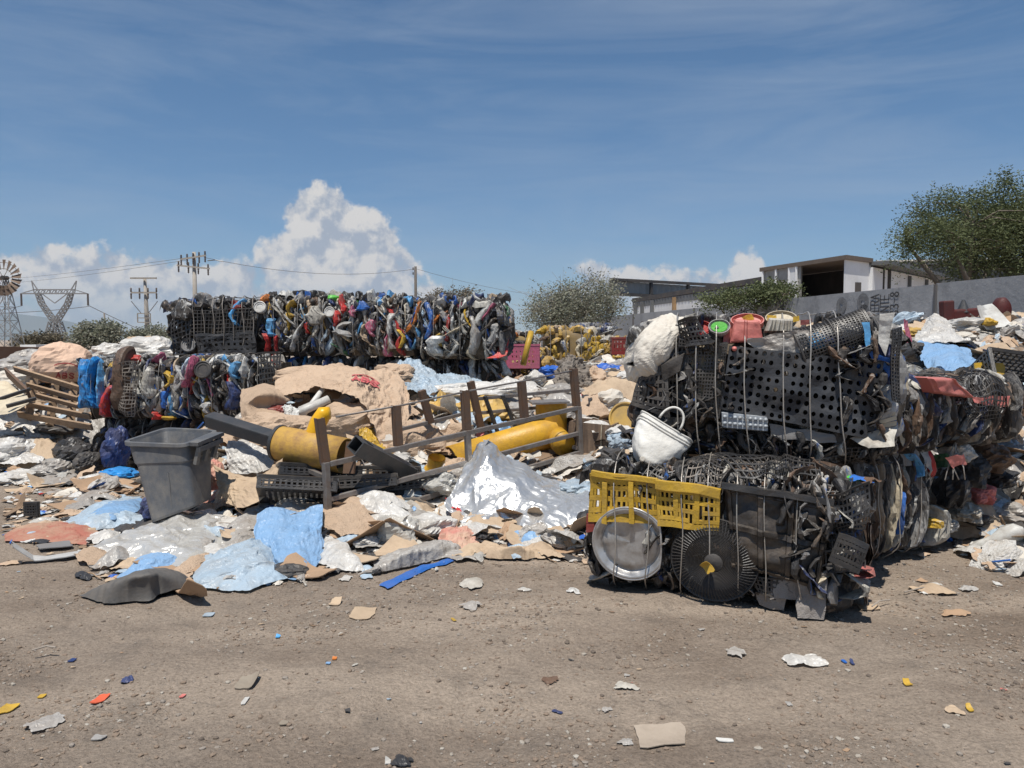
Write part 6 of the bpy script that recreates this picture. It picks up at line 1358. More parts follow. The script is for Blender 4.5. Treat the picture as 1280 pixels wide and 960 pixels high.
overlay(F2, 40, 95, DBR, .0, .65, .1, .8, .10); overlay(F2, 30, 96, DBR, .0, F2.L, -.02, .16, .06); overlay(F2, 22, 97, DBR, F2.L * .82, F2.L, .05, .8, .12); overlay(F2, 26, 98, DBR, .3, F2.L, .78, .95, .10)
# ---- rear pair of the stack, seen past the right end
R1 = Bale('plastic_bale', 'lower bale of upright layered plastic behind the front lower one', (2.28, 5.25), (3.06, 5.80), 0, .78, 1.0, GF); R1.core()
R1.fill(SIDE, 130, 721, (('front', 1), ('right', .3)), wd=(.025, .11), tl=(.25, .85), bulge=(.0, .10), amp=.04); R1.fill([(BLK, 4), (BLK2, 2), (BRN, 1)], 40, 722, wd=(.02, .08), tl=(.3, .8), bulge=(-.02, .06), amp=.04)
for k_ in range(3): R1.strap(.2 + k_ * .28, .004, seed=k_, out=.1)
bit(R1, 1158, 682, 24, 52, WHD, 'white_sack_piece', lift=.08, bulge=.06); bit(R1, 1152, 652, 14, 12, YEL, lift=.1); bit(R1, 1138, 625, 9, 36, YEL, lift=.04); bit(R1, 1150, 575, 16, 44, RED, lift=.07); bit(R1, 1168, 577, 8, 16, DGN, lift=.05); bit(R1, 1124, 585, 10, 22, LBL, lift=.1, drift=-.1); bit(R1, 1112, 640, 7, 60, BLU, lift=.05); bit(R1, 1128, 640, 9, 90, GRY, lift=.08); bit(R1, 1142, 560, 8, 24, PNK, lift=.06)
R2 = Bale('plastic_bale', 'slumped dark upper bale with crushed red basket, right of the front stack', (2.50, 5.35), (3.88, 6.0), .76, .50, .95, GF, tilt=.02); R2.core()
R2.fill(DRK + [(FRD, .3), (WHD, .5)], 150, 731, (('front', 1), ('right', .5)), wd=(.02, .10), tl=(.15, .6), bulge=(-.02, .09), amp=.05)
R2.fill([(BRN, 3), (GRY, 2), (WHD, 3), (CARD2, 1), (BLK, 4)], 40, 733, (('front', 1),), tmax=.5, wd=(.015, .05), tl=(.2, .55), bulge=(.03, .09), amp=.05)
top_tangle(R2, 40, 734, [(BLK, 6), (BLK2, 3), (BRN, 2), (WHD, 2), (FILMG, 1.5), (GRY, 2)], tz=(.6, 1.5))
panel(R2, [(1150, 472), (1186, 474), (1216, 502), (1160, 492)], FRD, .10, .05, 26, 18, .02, 12, 'red_basket', ribsu=(.12, .9), rw=.05, rh=.015); flap(R2, [(1214, 500), (1262, 498), (1258, 514), (1216, 506)], FRD, .09, 61, .02, 'red_strip'); flap(R2, [(1180, 575), (1204, 570), (1210, 582), (1192, 588)], FRD, .05, 62, .02, 'red_piece')
netting(R2, [(.75, .62), (1.2, .6), (1.15, .25), (.8, .22)], 16, 12, BLK, .08, .08, 63); flap(R2, [(1112, 440), (1124, 436), (1150, 560), (1130, 560)], CRM, .06, 64, .03, 'bent_pipe_sleeve'); flap(R2, [(1130, 400), (1136, 402), (1140, 428), (1132, 430)], PNK, .03, 65, .02, 'pink_hose')
for i in range(4):
    a_ = P(1178 + i * 12, 470, 6.0); b_ = P(1205 - i * 8, 600, 5.65); mb = MB(); mb.tube([a_.lerp(b_, t) + Vector((gg.normal() * .015, gg.normal() * .02, 0)) for t in np.linspace(0, 1, 9)], .0045, 5); mb.build('baling_strap', WIRE, R2.o, smooth=True)
R1.fill(SIDE, 60, 724, (('right', 1),), wd=(.03, .13), tl=(.2, .7), bulge=(.0, .08), amp=.05)
# ---- white sack wedged at the left top, white handbag
patch('white_sack', 'big off-white woven sack wedged against the left top of the front upper bale', 'sack',
  [[(812, 402, 5.5), (835, 396, 5.4), (858, 398, 5.3), (866, 412, 5.35)], [(788, 424, 5.35), (812, 410, 5.12), (840, 412, 5.08), (862, 420, 5.15)], [(778, 450, 5.4), (800, 440, 5.05), (828, 444, 5.02), (846, 436, 5.12)], [(782, 474, 5.4), (798, 472, 5.1), (822, 462, 5.08), (838, 450, 5.2)], [(800, 480, 5.45), (806, 484, 5.25), (818, 476, 5.25), (828, 464, 5.3)]],
  60, 60, SACKW, .035, .28, 5, minh=False, fine=.008, wav=.02)
blob('sack_filling', 'pale bundle bulging inside the white sack behind the front upper bale', 'sack', 820, 440, 5.5, 34, .20, 34, SACKW, 9, .12, .9)
def handbag():
    c = P(820, 590, 4.98); r = thing('woven_bag', 'white woven handbag with two loop handles lying on the lower front bale', 'bag', c)
    # axis from base (lower) to mouth (upper right); squashed truncated cone with oval section
    base = P(807, 579, 4.93); mouth = P(832, 537, 5.04); ax = (mouth - base); Lg = ax.length; ax.normalize(); sd = Vector((.86, -.2, -.50)); sd = (sd - ax * sd.dot(ax)).normalized(); fr = sd.cross(ax).normalized()
    if fr.y > 0: fr = -fr
    t = np.linspace(0, 1, 30); a = np.linspace(0, 2 * math.pi, 56, endpoint=False); T_, A_ = np.meshgrid(t, a, indexing='ij')
    W_ = (.105 + .085 * T_ + .02 * np.sin(T_ * 3.14)) * (1 - .25 * np.exp(-T_ / .06)); D_ = (.080 + .012 * T_) * (1 - .3 * np.exp(-T_ / .06)); k_ = 1 + .055 * fbm(np.stack([T_ * 4, np.cos(A_) * 2, np.sin(A_) * 2], -1), 3, 3) - .03 * np.abs(vn(np.stack([T_ * 9, np.cos(A_) * 5, np.sin(A_) * 5], -1), 8)) - .12 * np.exp(-((T_ - .12) / .12) ** 2) * np.exp(-((np.sin(A_) - 1) / .5) ** 2)
    x = np.sign(np.cos(A_)) * np.abs(np.cos(A_)) ** .7 * W_ * k_; y = np.sign(np.sin(A_)) * np.abs(np.sin(A_)) ** .75 * D_ * k_; tt = T_ * Lg + .012 * np.cos(A_ * 2)
    Q = np.array(base) + tt[..., None] * np.array(ax) + x[..., None] * np.array(sd) + y[..., None] * np.array(fr)
    bag = mat('white_rubbery_bag', (.70, .69, .65), .55, dirt=.3, dcol=(.38, .34, .28), bump=.4, bs=40)
    mb = MB(); mb.grid(Q, cv=True); ring = Q[0]; cc = ring.mean(0) - np.array(ax) * .0; mb.grid(np.stack([ring, cc + (ring - cc) * .5 + np.array(ax) * -.006, cc + (ring - cc) * .02], 0), cv=True, flip=True); mb.build('bag_body', bag, r, smooth=True)
    for z_ in (.86, .93, 1.0):
        mb = MB(); i = int(z_ * 29); mb.tube(Q[i] + (Q[i] - Q[i].mean(0)) * .02, .006, 6, closed=True); mb.build('rim_band', bag, r, smooth=True)
    for s_, off in ((1, .1), (-1, -.1)):
        m0 = mouth + fr * (off); pts = [m0 + sd * (.075 * math.cos(q)) + ax * (.11 * math.sin(q) ** .8 if math.sin(q) > 0 else 0) + fr * (.04 * s_ * math.sin(q)) for q in np.linspace(0.02, math.pi - .02, 16)]; mb = MB(); mb.tube(pts, .008, 8); mb.build('bag_handle', bag, r, smooth=True)
    Mx = Matrix.Translation(P(803, 574, 4.87)) @ (fr.to_track_quat('Z', 'Y').to_matrix()).to_4x4(); mb = MB(); mb.lathe([(.001, .008), (.013, .008), (.018, .004), (.018, -.01)], 16, Mx); mb.build('snap_button', WHD, r)
handbag()
# ================================================================ grey bin
def bin_():
    r = thing('trash_bin', 'large grey plastic bin standing tilted in the rubbish', 'bin', P(215, 650, 6.5))
    top = [P(155, 553, 6.55), P(229, 556, 6.28), P(271, 539, 6.72), P(207, 536, 7.0)]; bot = [P(186, 655, 6.33), P(243, 634, 6.28), P(268, 622, 6.6), P(212, 640, 6.7)]
    def ring(c, rad=.16, n=8, ex=0.0):
        c = [np.array(tuple(q)) for q in c]; cen = sum(c) / 4; c = [cen + (q - cen) * (1 + ex) for q in c]; out = []
        for i in range(4):
            p, a, b_ = c[i], c[i - 1], c[(i + 1) % 4]; p0 = p + (a - p) * rad; p1 = p + (b_ - p) * rad
            for t in np.linspace(0, 1, n): out.append((1 - t) ** 2 * p0 + 2 * t * (1 - t) * p + t * t * p1)
            for t in np.linspace(0, 1, 6)[1:-1]: out.append(p1 + ((b_ + (p - b_) * rad) - p1) * t)
        return np.array(out)
    def at(t, ex=0.0, rad=.16): return ring([Vector(a).lerp(b_, t) for a, b_ in zip(top, bot)], rad, 8, ex)
    m = mat('grey_bin_plastic', (.070, .078, .092), .55, dirt=.6, dcol=(.19, .175, .155), bump=.2, bs=80, ds=6)
    mb = MB(); rows = []
    for t, ex in ((0, .0), (.03, .0), (.06, -.01), (.27, -.01), (.30, -.055), (.62, -.05), (.97, -.03), (1, -.06)): rows.append(at(t, ex))
    # belly line sags on the sides
    mb.grid(np.array(rows), cv=True); rows = [at(0, -.03), at(.3, -.085), at(.97, -.10)]; mb.grid(np.array(rows), cv=True, flip=True); q = at(.97, -.1); c = q.mean(0); mb.grid(np.stack([q, c + (q - c) * .02], 0), cv=True); q = at(1, -.06); c = q.mean(0); mb.grid(np.stack([q, c + (q - c) * .02], 0), cv=True)
    mb.build('bin_body', m, r)
    mb = MB(); mb.grid(np.array([at(0, .0), at(-.018, .03), at(-.01, .075), at(.035, .085), at(.045, .055), at(.02, .0)]), cv=True); mb.grid(np.array([at(-.018, .03), at(-.012, -.04), at(.02, -.035)]), cv=True, flip=True); mb.build('rim', m, r)
    # handle brackets on the two ends: bars set well proud of the side to cast longer shadows
    def side(a, b_, t, u, out):
        p = Vector(top[a]).lerp(bot[a], t); q = Vector(top[b_]).lerp(bot[b_], t); n = (q - p).cross(Vector(bot[a]) - Vector(top[a])).normalized(); w_ = p.lerp(q, u); cen = sum(top, Vector()) / 4
        if n.dot(w_ - cen) < 0: n = -n
        return w_ + n * out
    mb = MB()
    for u in (.22, .50, .80): mb.bar(side(1, 2, .05, u, .085), side(1, 2, .36, u, .02), .04, .03, up=side(1, 2, .2, .5, 1) - side(1, 2, .2, .5, 0))
    mb.bar(side(1, 2, .13, .14, .085), side(1, 2, .13, .88, .085), .035, .04); mb.bar(side(1, 2, .03, .1, .06), side(1, 2, .03, .9, .06), .09, .03)
    mb.build('handle_frame', m, r)
    mb = MB(); mb.tube([side(0, 1, .42, .62, -.008), side(0, 1, .62, .60, -.006), side(0, 1, .9, .52, -.01)], .004, 5); mb.build('mould_seam', m, r)
bin_()

# ================================================================ steel and yellow pieces in the middle
def beam_post():
    r = thing('steel_post', 'toppled post: dark square beam running into a worn yellow drum', 'post', P(340, 590, 6.9))
    a, b_ = P(262, 524, 7.3), P(354, 553, 6.85); mb = MB(); mb.bar(a, b_, .125, .125, up=(0, -.3, 1)); mb.build('square_beam', DSTL, r, bevel=.012)
    d = (b_ - a).normalized(); c0 = P(350, 554, 6.88); c1 = P(432, 570, 6.66); d = (c1 - c0).normalized(); L_ = (c1 - c0).length
    Mx = Matrix.Translation(c0) @ d.to_track_quat('Z', 'Y').to_matrix().to_4x4(); rr = .155
    mb = MB(); mb.lathe([(rr * .96, .0), (rr, .01), (rr, L_ * .5), (rr * 1.005, L_), (rr * .95, L_), (rr * .94, .02)], 48, Mx, 0, lambda V: V + .004 * fbm(V * 9, 3, 2)[..., None]); mb.build('yellow_drum', YWORN, r, smooth=True)
    mb = MB(); mb.lathe([(rr * .9, -.02), (rr * 1.05, -.02), (rr * 1.06, .012), (rr * 1.0, .014)], 48, Mx); mb.lathe([(.001, -.004), (rr * .95, -.004)], 32, Mx); mb.build('end_ring', DSTL, r, smooth=False)
    mb = MB(); mb.tube([P(388, 560, 6.8), P(393, 543, 6.8), P(398, 528, 6.8), P(405, 517, 6.8), P(412, 516, 6.8)], [.078, .078, .076, .072, .055], 20); mb.build('elbow_stub', mat('bright_yellow_cap', (.78, .42, .012), .35, dirt=.06), r, smooth=True)
    mb = MB(); mb.bar(P(440, 552, 6.62), P(436, 592, 6.55), .02, .12, up=(1, -.6, 0)); mb.build('end_board', BRN, r)
    return r
beam_post()
def hollow(p0, p1, s, th, mb, up=(0, 0, 1)):
    p0, p1 = Vector(p0), Vector(p1); d = (p1 - p0).normalized(); sd = d.cross(Vector(up)).normalized(); u = sd.cross(d)
    def rg(p, k): return [tuple(p + sd * (a * k) + u * (b_ * k)) for a, b_ in ((-1, -1), (1, -1), (1, 1), (-1, 1))]
    mb.grid(np.array([rg(p0 + d * .4, s / 2 - th), rg(p0, s / 2 - th), rg(p0, s / 2), rg(p1, s / 2), rg(p1, s / 2 - th), rg(p1 - d * .1, s / 2 - th)]), cv=True)
def sqtube():
    r = thing('square_tube', 'black hollow square tube pointing its open end up left, in front of the sacks', 'steel tube', P(475, 590, 6.6)); a, b_ = P(444, 556, 6.3), P(512, 590, 6.95); mb = MB(); hollow(a, b_, .128, .012, mb, (.25, -.5, 1)); mb.build('tube', DSTL, r)
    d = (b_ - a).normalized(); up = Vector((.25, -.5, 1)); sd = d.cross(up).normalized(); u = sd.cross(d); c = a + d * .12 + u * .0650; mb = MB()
    mb.bar(c - d * .035, c + d * .035, .07, .004, up=u); mb.build('slot_shade_plate', mat('slot_shade_black', (.01, .01, .01), .9, dirt=0), r)  # thin black plate paints the dark of a slot that is not cut
sqtube()
# ---- rack
RL = Vector((-1.481, 6.3)); RR_ = Vector((.693, 8.0)); RD = (RR_ - RL)
def rk(px, py, back=0.0):
    o = RL + Vector((-RD.y, RD.x)).normalized() * back; k = (px - 640) / 970        # X = k Y
    t = (k * o.y - o.x) / (RD.x - k * RD.y); q = o + RD * t; return P(px, py, q.y)
def rack():
    r = thing('steel_rack', 'long low rack frame of grey rails and brown stake posts lying across the heap', 'rack', rk(560, 640)); up = (0, 0, 1)
    def rail(a, b_, bk=0, m=STL, w=.035, h=.042, nm='rail'):
        mb = MB(); mb.bar(rk(*a, bk), rk(*b_, bk), w, h); return mb.build(nm, m, r, bevel=.004)
    for a, b_ in (((412, 580), (722, 510)), ((412, 624), (722, 542)), ((412, 657), (768, 553))): rail(a, b_)
    for a, b_ in (((407, 578), (411, 662)), ((584, 538), (587, 598)), ((723, 508), (727, 600)), ((425, 655), (434, 690))): rail(a, b_, 0, STL, .05, .05, 'upright')
    for a, b_ in (((401, 523), (409, 582)), ((497, 507), (500, 558)), ((583, 488), (586, 540)), ((654, 477), (658, 523)), ((719, 461), (723, 508))):
        mb = MB(); p, q = rk(*a), rk(*b_); mb.bar(p, q, .06, .014, up=(-.6, .8, 0)); 
        n = Vector((-RD.y, RD.x, 0)).normalized() * .03; e = Vector((RD.x, RD.y, 0)).normalized() * .033
        mb.bar(p + n - e, q + n - e, .010, .05, up=(-.6, .8, 0)); mb.bar(p + n + e, q + n + e, .010, .05, up=(-.6, .8, 0)); mb.build('stake_post', RUST, r)
    mb = MB(); mb.tube([rk(420, 521, .02), rk(505, 506, .02), rk(584, 489, .02), rk(655, 476, .02), rk(722, 462, .02)], .009, 6); mb.build('top_wire', STL, r, smooth=True)
    for a, b_ in (((500, 537), (580, 517)), ((500, 563), (585, 545)), ((592, 499), (722, 487)), ((592, 517), (722, 505)), ((440, 600), (560, 568))): rail(a, b_, .75, STL, .03, .035)
    for a, b_ in (((527, 488), (538, 528)), ((588, 477), (601, 534))):
        mb = MB(); mb.bar(rk(*a, .75), rk(*b_, .75), .07, .05, up=(-.6, .8, 0)); mb.build('stake_post', RUST, r)
    for a, b_ in (((606, 495), (622, 540)), ((628, 494), (646, 538))): rail(a, b_, .72, DSTL, .045, .03, 'brace')
    for x_ in (415, 722):
        a = rk(x_, 600 if x_ < 500 else 560); b_ = a + Vector((-RD.y, RD.x, 0)).normalized() * .75; mb = MB(); mb.bar(a, b_ + Vector((0, 0, .03)), .035, .035); mb.build('cross_rail', STL, r)
rack()
def yellow_pipe():
    r = thing('yellow_bollard', 'long yellow pipe joined to an upright yellow drum with a flat grey cap', 'bollard', P(640, 590, 8.0)); a, b_ = P(564, 578, 7.75), P(690, 540, 8.35); d = (b_ - a).normalized(); L_ = (b_ - a).length
    Mx = Matrix.Translation(a) @ d.to_track_quat('Z', 'Y').to_matrix().to_4x4(); rr = .168
    mb = MB(); mb.lathe([(rr * .93, .5), (rr * .93, 0), (rr, 0), (rr, L_)], 48, Mx); mb.build('pipe', YPNT, r, smooth=True)
    z0, z1 = P(690, 566, 8.35).z, P(688, 503, 8.35).z; c = P(689, 530, 8.4); c.z = 0; mb = MB(); mb.lathe([(.17, z0), (.172, z0 + .01), (.17, z1)], 48, Matrix.Translation(c)); mb.lathe([(.001, z0), (.17, z0)], 48, Matrix.Translation(c)); mb.build('drum', YPNT, r, smooth=True)
    mb = MB(); q = c + Vector((-.03, 0, z1 + .01)); mb.bar(q - Vector((.2, .02, .012)), q + Vector((.2, .02, .0)), .40, .02); mb.build('cap_plate', STL, r)
    e0 = P(694, 545, 8.3); e1 = P(705, 556, 8.0); mb = MB(); mb.tube([e0, e1], .12, 28); mb.build('side_stub', YPNT, r, smooth=True)
    def elbow(name, lab, pts, rad):
        p = [P(*q) for q in pts]; mb = MB(); mb.tube(catmull(np.array([tuple(q) for q in p]), 14, 0), rad, 20, caps=False); mb.tube(catmull(np.array([tuple(q) for q in p]), 14, 0), rad * .86, 20, caps=False); mb.F = mb.F; o = mb.build(name, YPNT, smooth=True); tag(o, lab, 'pipe')
    elbow('pipe_elbow', 'small yellow pipe elbow with its round mouth open, below the rack middle', [(546, 572, 7.35), (542, 588, 7.4), (522, 598, 7.45), (508, 600, 7.5)], .085); elbow('pipe_elbow', 'short thick yellow pipe end beside the silver sheet', [(566, 588, 7.5), (572, 600, 7.5), (560, 612, 7.5)], .09)
    mb = MB(); mb.tube([P(470, 560, 7.6), P(482, 568, 7.6), P(498, 580, 7.5)], .05, 10); o = mb.build('plastic_pipe', YEL, smooth=True); tag(o, 'thin bent yellow pipe lying behind the black square tube', 'pipe')
    o = patch('yellow_sheet', 'torn yellow plastic sheet hanging under the printed beige sack', 'plastic sheet', [[(446, 530, 7.9), (462, 535, 7.9), (474, 545, 7.9)], [(452, 545, 7.7), (468, 552, 7.7), (484, 560, 7.7)], [(462, 562, 7.6), (478, 570, 7.6), (496, 578, 7.6)]], 20, 20, YEL, .05, .15, 4)
yellow_pipe()
def drum_lid(name, lab, cat, px, py, Y, r_, m, nrm, sy=1):
    c = P(px, py, Y); z = Vector(nrm).normalized(); Mx = Matrix.Translation(c) @ z.to_track_quat('Z', 'Y').to_matrix().to_4x4() @ Matrix.Diagonal((1, sy, 1, 1)); mb = MB(); mb.lathe([(.001, .0), (r_ * .85, 0), (r_ * .9, .02), (r_, .02), (r_, -.04), (.001, -.04)], 40, Mx); o = mb.build(name, m); tag(o, lab, cat)
drum_lid('barrel_lid', 'sandy yellow round barrel lid standing by the left edge of the big bales', 'lid', 781, 522, 8.2, .17, DYL, (-.4, -1, .35))
def wood_box():
    r = thing('wooden_box', 'stained brown box at the right end of the steel rack', 'box', P(738, 590, 8.1)); c = P(740, 592, 8.2); Mx = Matrix.Translation(c) @ Matrix.Rotation(-.35, 4, 'Z') @ Matrix.Rotation(.06, 4, 'Y'); w, d, h, t = .46, .42, .56, .02; m = mat('stained_board', (.24, .17, .12), .85, dirt=.8, dcol=(.08, .06, .05), ds=4, streak=(6, 6, .6), spec=.1)
    for lo, hi in (((-w / 2, -d / 2, 0), (w / 2, -d / 2 + t, h)), ((-w / 2, d / 2 - t, 0), (w / 2, d / 2, h)), ((-w / 2, -d / 2 + t, 0), (-w / 2 + t, d / 2 - t, h)), ((w / 2 - t, -d / 2 + t, 0), (w / 2, d / 2 - t, h)), ((-w / 2 + t, -d / 2 + t, .0), (w / 2 - t, d / 2 - t, .02))):
        mb = MB(); mb.box(lo, hi, Mx); mb.build('side_board' if hi[2] > .1 else 'bottom_board', m, r)
    mb = MB(); mb.tube([Mx @ Vector(q) for q in ((.12, -d / 2 - .01, h + .01), (.13, -d / 2 - .015, h * .5), (.10, -d / 2 - .02, .02), (.16, -d / 2 - .03, -.12))], .006, 5); mb.build('tie_cord', CRM, r)
    mb = film_mb(77, .42, .4, .2, 16); mb.warp(lambda V: np.array([tuple(Mx @ Vector(q)) for q in V + np.array([0, 0, h - .10])])); o = mb.build('film_scrap', FILM); tag(o, 'white and pale film bulging out of the stained brown box', 'film')
wood_box()

# ================================================================ big sheets and sacks
patch('silver_sheet', 'large shiny silver sheet peaked over the steel rack beside the yellow crates', 'sheet',
  [[(590, 562, 7.35), (604, 548, 7.2), (611, 545, 7.2), (645, 572, 7.25), (690, 596, 7.1), (734, 612, 6.8)],
   [(576, 590, 7.0), (590, 588, 6.85), (612, 582, 6.8), (650, 600, 6.8), (698, 614, 6.7), (737, 622, 6.5)],
   [(556, 626, 6.6), (582, 630, 6.55), (612, 632, 6.5), (655, 640, 6.4), (700, 640, 6.35), (737, 632, 6.3)],
   [(570, 648, 6.4), (592, 668, 6.15), (622, 678, 6.1), (655, 692, 5.95), (688, 688, 6.0), (722, 668, 6.15)]], 130, 150, SILV, .085, .6, 12, fine=.009, wav=.04)
patch('blue_tarp', 'bright pale blue tarp hanging in a point from the left foot of the steel rack', 'tarp',
  [[(323, 640, 6.0), (342, 631, 6.08), (372, 634, 6.12), (404, 627, 6.15)], [(318, 668, 5.8), (345, 666, 5.72), (376, 666, 5.75), (404, 662, 5.9)], [(330, 694, 5.55), (350, 700, 5.42), (378, 702, 5.42), (403, 690, 5.65)], [(346, 712, 5.36), (358, 726, 5.2), (370, 736, 5.12), (390, 718, 5.35)]], 90, 80, FILMC, .05, .36, 33, fine=.010, wav=.04)
lay('blue_sheet', 'wide very pale blue sheet spread on the ground left of the hanging tarp', 'sheet', [[(272, 688), (312, 682), (345, 690)], [(250, 712), (304, 710, .04), (352, 716)], [(238, 738), (300, 741), (366, 727)]], FILMB, 80, 90, .045, .3, 5, hump=.07, fine=.016)
lay('silver_film', 'long crinkled silver grey film spread in front of the grey bin', 'film', [[(196, 655), (240, 644), (286, 648)], [(150, 674), (215, 664, .05), (290, 664)], [(112, 690), (180, 688, .05), (264, 690)], [(106, 702), (170, 708), (238, 712)]], mat('dull_silver_film', (.62, .61, .58), .3, metal=.45, dirt=.3, dcol=(.42, .36, .28), bump=.4, bs=16, voro=8), 90, 110, .05, .3, 6, hump=.07, fine=.01)
lay('blue_cloth', 'small rumpled sky blue sheet lying below the silver grey film', 'sheet', [[(176, 684), (200, 682), (226, 698)], [(168, 700), (195, 702, .03), (222, 708)], [(148, 728), (165, 728), (185, 722)]], FILMC, 50, 40, .03, .16, 7, hump=.04)
lay('blue_sheet', 'pale blue and white sheet spread left of the grey bin foot', 'sheet', [[(120, 634), (150, 624), (178, 622)], [(95, 648), (135, 645, .03), (178, 645)], [(66, 662), (110, 664), (165, 660)]], FILMB, 60, 60, .03, .25, 8, hump=.06)
lay('blue_cloth', 'bright sky blue strip of tarp lying against the left side of the bin', 'sheet', [[(130, 632), (150, 627), (176, 624)], [(116, 642, .05), (140, 640, .07), (172, 638, .05)], [(106, 648, .05), (135, 652, .06), (150, 650, .05)]], FILMC, 50, 50, .02, .25, 9, hump=.03)
lay('woven_sack', 'flattened faded red and tan printed sack at the left front of the heap', 'sack', [[(20, 662), (70, 658), (118, 662)], [(4, 672), (60, 670), (124, 672)], [(8, 678), (64, 680), (112, 684)]], mat('red_printed_sack', (.30, .075, .06), .8, dirt=.95, dcol=(.40, .30, .21), ds=3, spec=.1), 40, 60, .02, .2, 10, hump=.02)
lay('rubber_mat', 'dark grey bent rubber mat lying at the front edge below the blue cloth', 'mat', [[(172, 724), (205, 722), (238, 728)], [(128, 738), (175, 738, .07), (234, 736, .03)], [(98, 748), (138, 757), (186, 754)]], mat('dusty_rubber', (.075, .075, .075), .7, dirt=.6, dcol=(.16, .14, .12)), 50, 60, .02, .5, 11, hump=.09)
lay('film_sheet', 'dirty white film sheet right of the hanging blue tarp', 'film', [[(405, 668), (425, 680), (448, 700)], [(400, 690), (425, 695, .03), (450, 708)], [(402, 708), (430, 716), (462, 716)]], FILM, 50, 50, .03, .18, 13)
lay('film_sheet', 'flat translucent white film between the pale blue sheet and the silver film', 'film', [[(285, 655), (310, 660), (325, 672)], [(280, 675), (300, 678, .03), (318, 690)], [(262, 690), (285, 695), (300, 700)]], FILMG, 50, 40, .03, .2, 14)
lay('blue_strip', 'flat bright blue plastic strip pointing out from the heap front', 'plastic strip', [[(568, 696), (576, 699)], [(520, 712), (530, 716)], [(474, 734), (486, 738)]], BLU, 30, 6, .004, .2, 15, lift=.01, hump=0, wav=0)
lay('film_sheet', 'cream and brown film spread along the heap foot under the silver sheet', 'film', [[(598, 676), (640, 688), (690, 690)], [(595, 686), (640, 697, .02), (684, 698)], [(598, 696), (640, 702), (676, 702)]], CARD2, 40, 60, .025, .15, 16)
lay('film_sheet', 'long white bag strip at the heap front left of the silver sheet', 'film', [[(470, 700), (520, 690), (575, 678)], [(468, 712), (520, 702, .03), (580, 690)], [(450, 722), (505, 712), (560, 700)]], FILMG, 40, 70, .03, .14, 17)
for i, (px, py, w_, d_, rot, m_, lab) in enumerate((
    (300, 600, .5, .42, .4, CARD, 'brown paper sheet standing between bin and blue tarp'), (236, 742, .5, .14, .3, CARD, 'long curled cardboard strip between the rubber mat and blue sheet'), (225, 708, .55, .28, .25, CARD, 'tan cardboard flap beside the small blue cloth'), (135, 612, .55, .4, .3, CARD, 'bent cardboard sheet behind the pale blue sheet'),
    (98, 634, .5, .35, -.2, CARD, 'crumpled tan cardboard left of the pale blue sheet'), (385, 718, .42, .22, .5, CARD, 'brown cardboard under the tip of the hanging tarp'), (250, 632, .42, .2, .5, mat('red_cardboard', (.38, .12, .10), .85, dirt=.8, dcol=(.36, .25, .17), ds=6), 'reddish printed board under the grey bin'),
    (620, 692, .5, .18, .1, CARD, 'crumpled brown cardboard at the foot of the silver sheet'), (710, 690, .3, .2, .6, CARD, 'brown cardboard pieces left of the steel lid'), (715, 660, .5, .12, -.3, DCARD, 'brown board lying under the right corner of the silver sheet'),
    (500, 690, .4, .25, .3, CARD2, 'pale cardboard in the heap foot below the milky bag'), (68, 684, .24, .2, .5, GRY, 'flat grey square board lying on the ground at the left'), (56, 700, .44, .1, .22, LGR, 'flat white strip of board lying on the ground at the left'), (18, 640, .5, .05, .1, DCARD, 'long thin brown strip on the ground at the left edge'),
    (60, 606, .35, .22, .2, CARD2, 'small pale folded card on the ground before the left rubbish'), (300, 655, .35, .3, .9, CARD2, 'beige card wedged behind the silver grey film'), (440, 700, .4, .2, .2, CARD2, 'beige card at the heap front below the rack foot'))):
    card('cardboard_piece', lab, 'cardboard', px, py, w_, d_, rot, m_, 900 + i, bend=.12)
# ---- beige sacks
SKP = patch('printed_sack', 'big beige woven sack with a red arched print draped over an opening', 'sack',
  [[(348, 476, 8.9), (400, 460, 9.0), (450, 457, 9.0), (492, 468, 8.9), (508, 486, 8.7)], [(344, 484, 8.5), (398, 470, 8.5), (448, 474, 8.45), (487, 498, 8.3), (507, 524, 8.15)], [(346, 494, 8.2), (400, 485, 8.1), (440, 500, 7.95), (468, 535, 7.75), (494, 580, 7.55)]], 90, 120, SACK, .05, .32, 21, fine=.014, wav=.05, minh=False)
def project_letters(text, ctr, hpx, wpx, gap, sw, m_, target, Y, arc=0.0, ang=0.0):
    """letters drawn through the picture position and dropped onto the sack surface"""
    dg = bpy.context.evaluated_depsgraph_get(); me = target.data; o = target.location; bv = BVHTree.FromPolygons([tuple(v.co + o) for v in me.vertices], [tuple(p.vertices) for p in me.polygons]); cam_ = Vector((0, 0, CAMZ))
    k = Y / F; tot = len(text) * (wpx + gap) - gap
    def fn(u, v):
        u_, v_ = u / k - tot / 2, v / k; th = u_ * arc; px = ctr[0] + (math.sin(th) / arc if arc else u_) + (v_ * math.sin(th) if arc else 0); py = ctr[1] + ((1 - math.cos(th)) / arc if arc else 0) - v_ * (math.cos(th) if arc else 1)
        dx, dy = px - ctr[0], py - ctr[1]; px, py = ctr[0] + dx * math.cos(ang) - dy * math.sin(ang), ctr[1] + dx * math.sin(ang) + dy * math.cos(ang)
        r_ = ray(px, py).normalized(); h = bv.ray_cast(cam_, r_)
        if h[0] is None: return P(px, py, Y)
        n = h[1] if h[1].dot(r_) < 0 else -h[1]; return h[0] + n * .010 - r_ * .012
    mb = letters(text, hpx * k, wpx * k, gap * k, sw * k, fn); return mb.build('printed_lettering', m_, target)
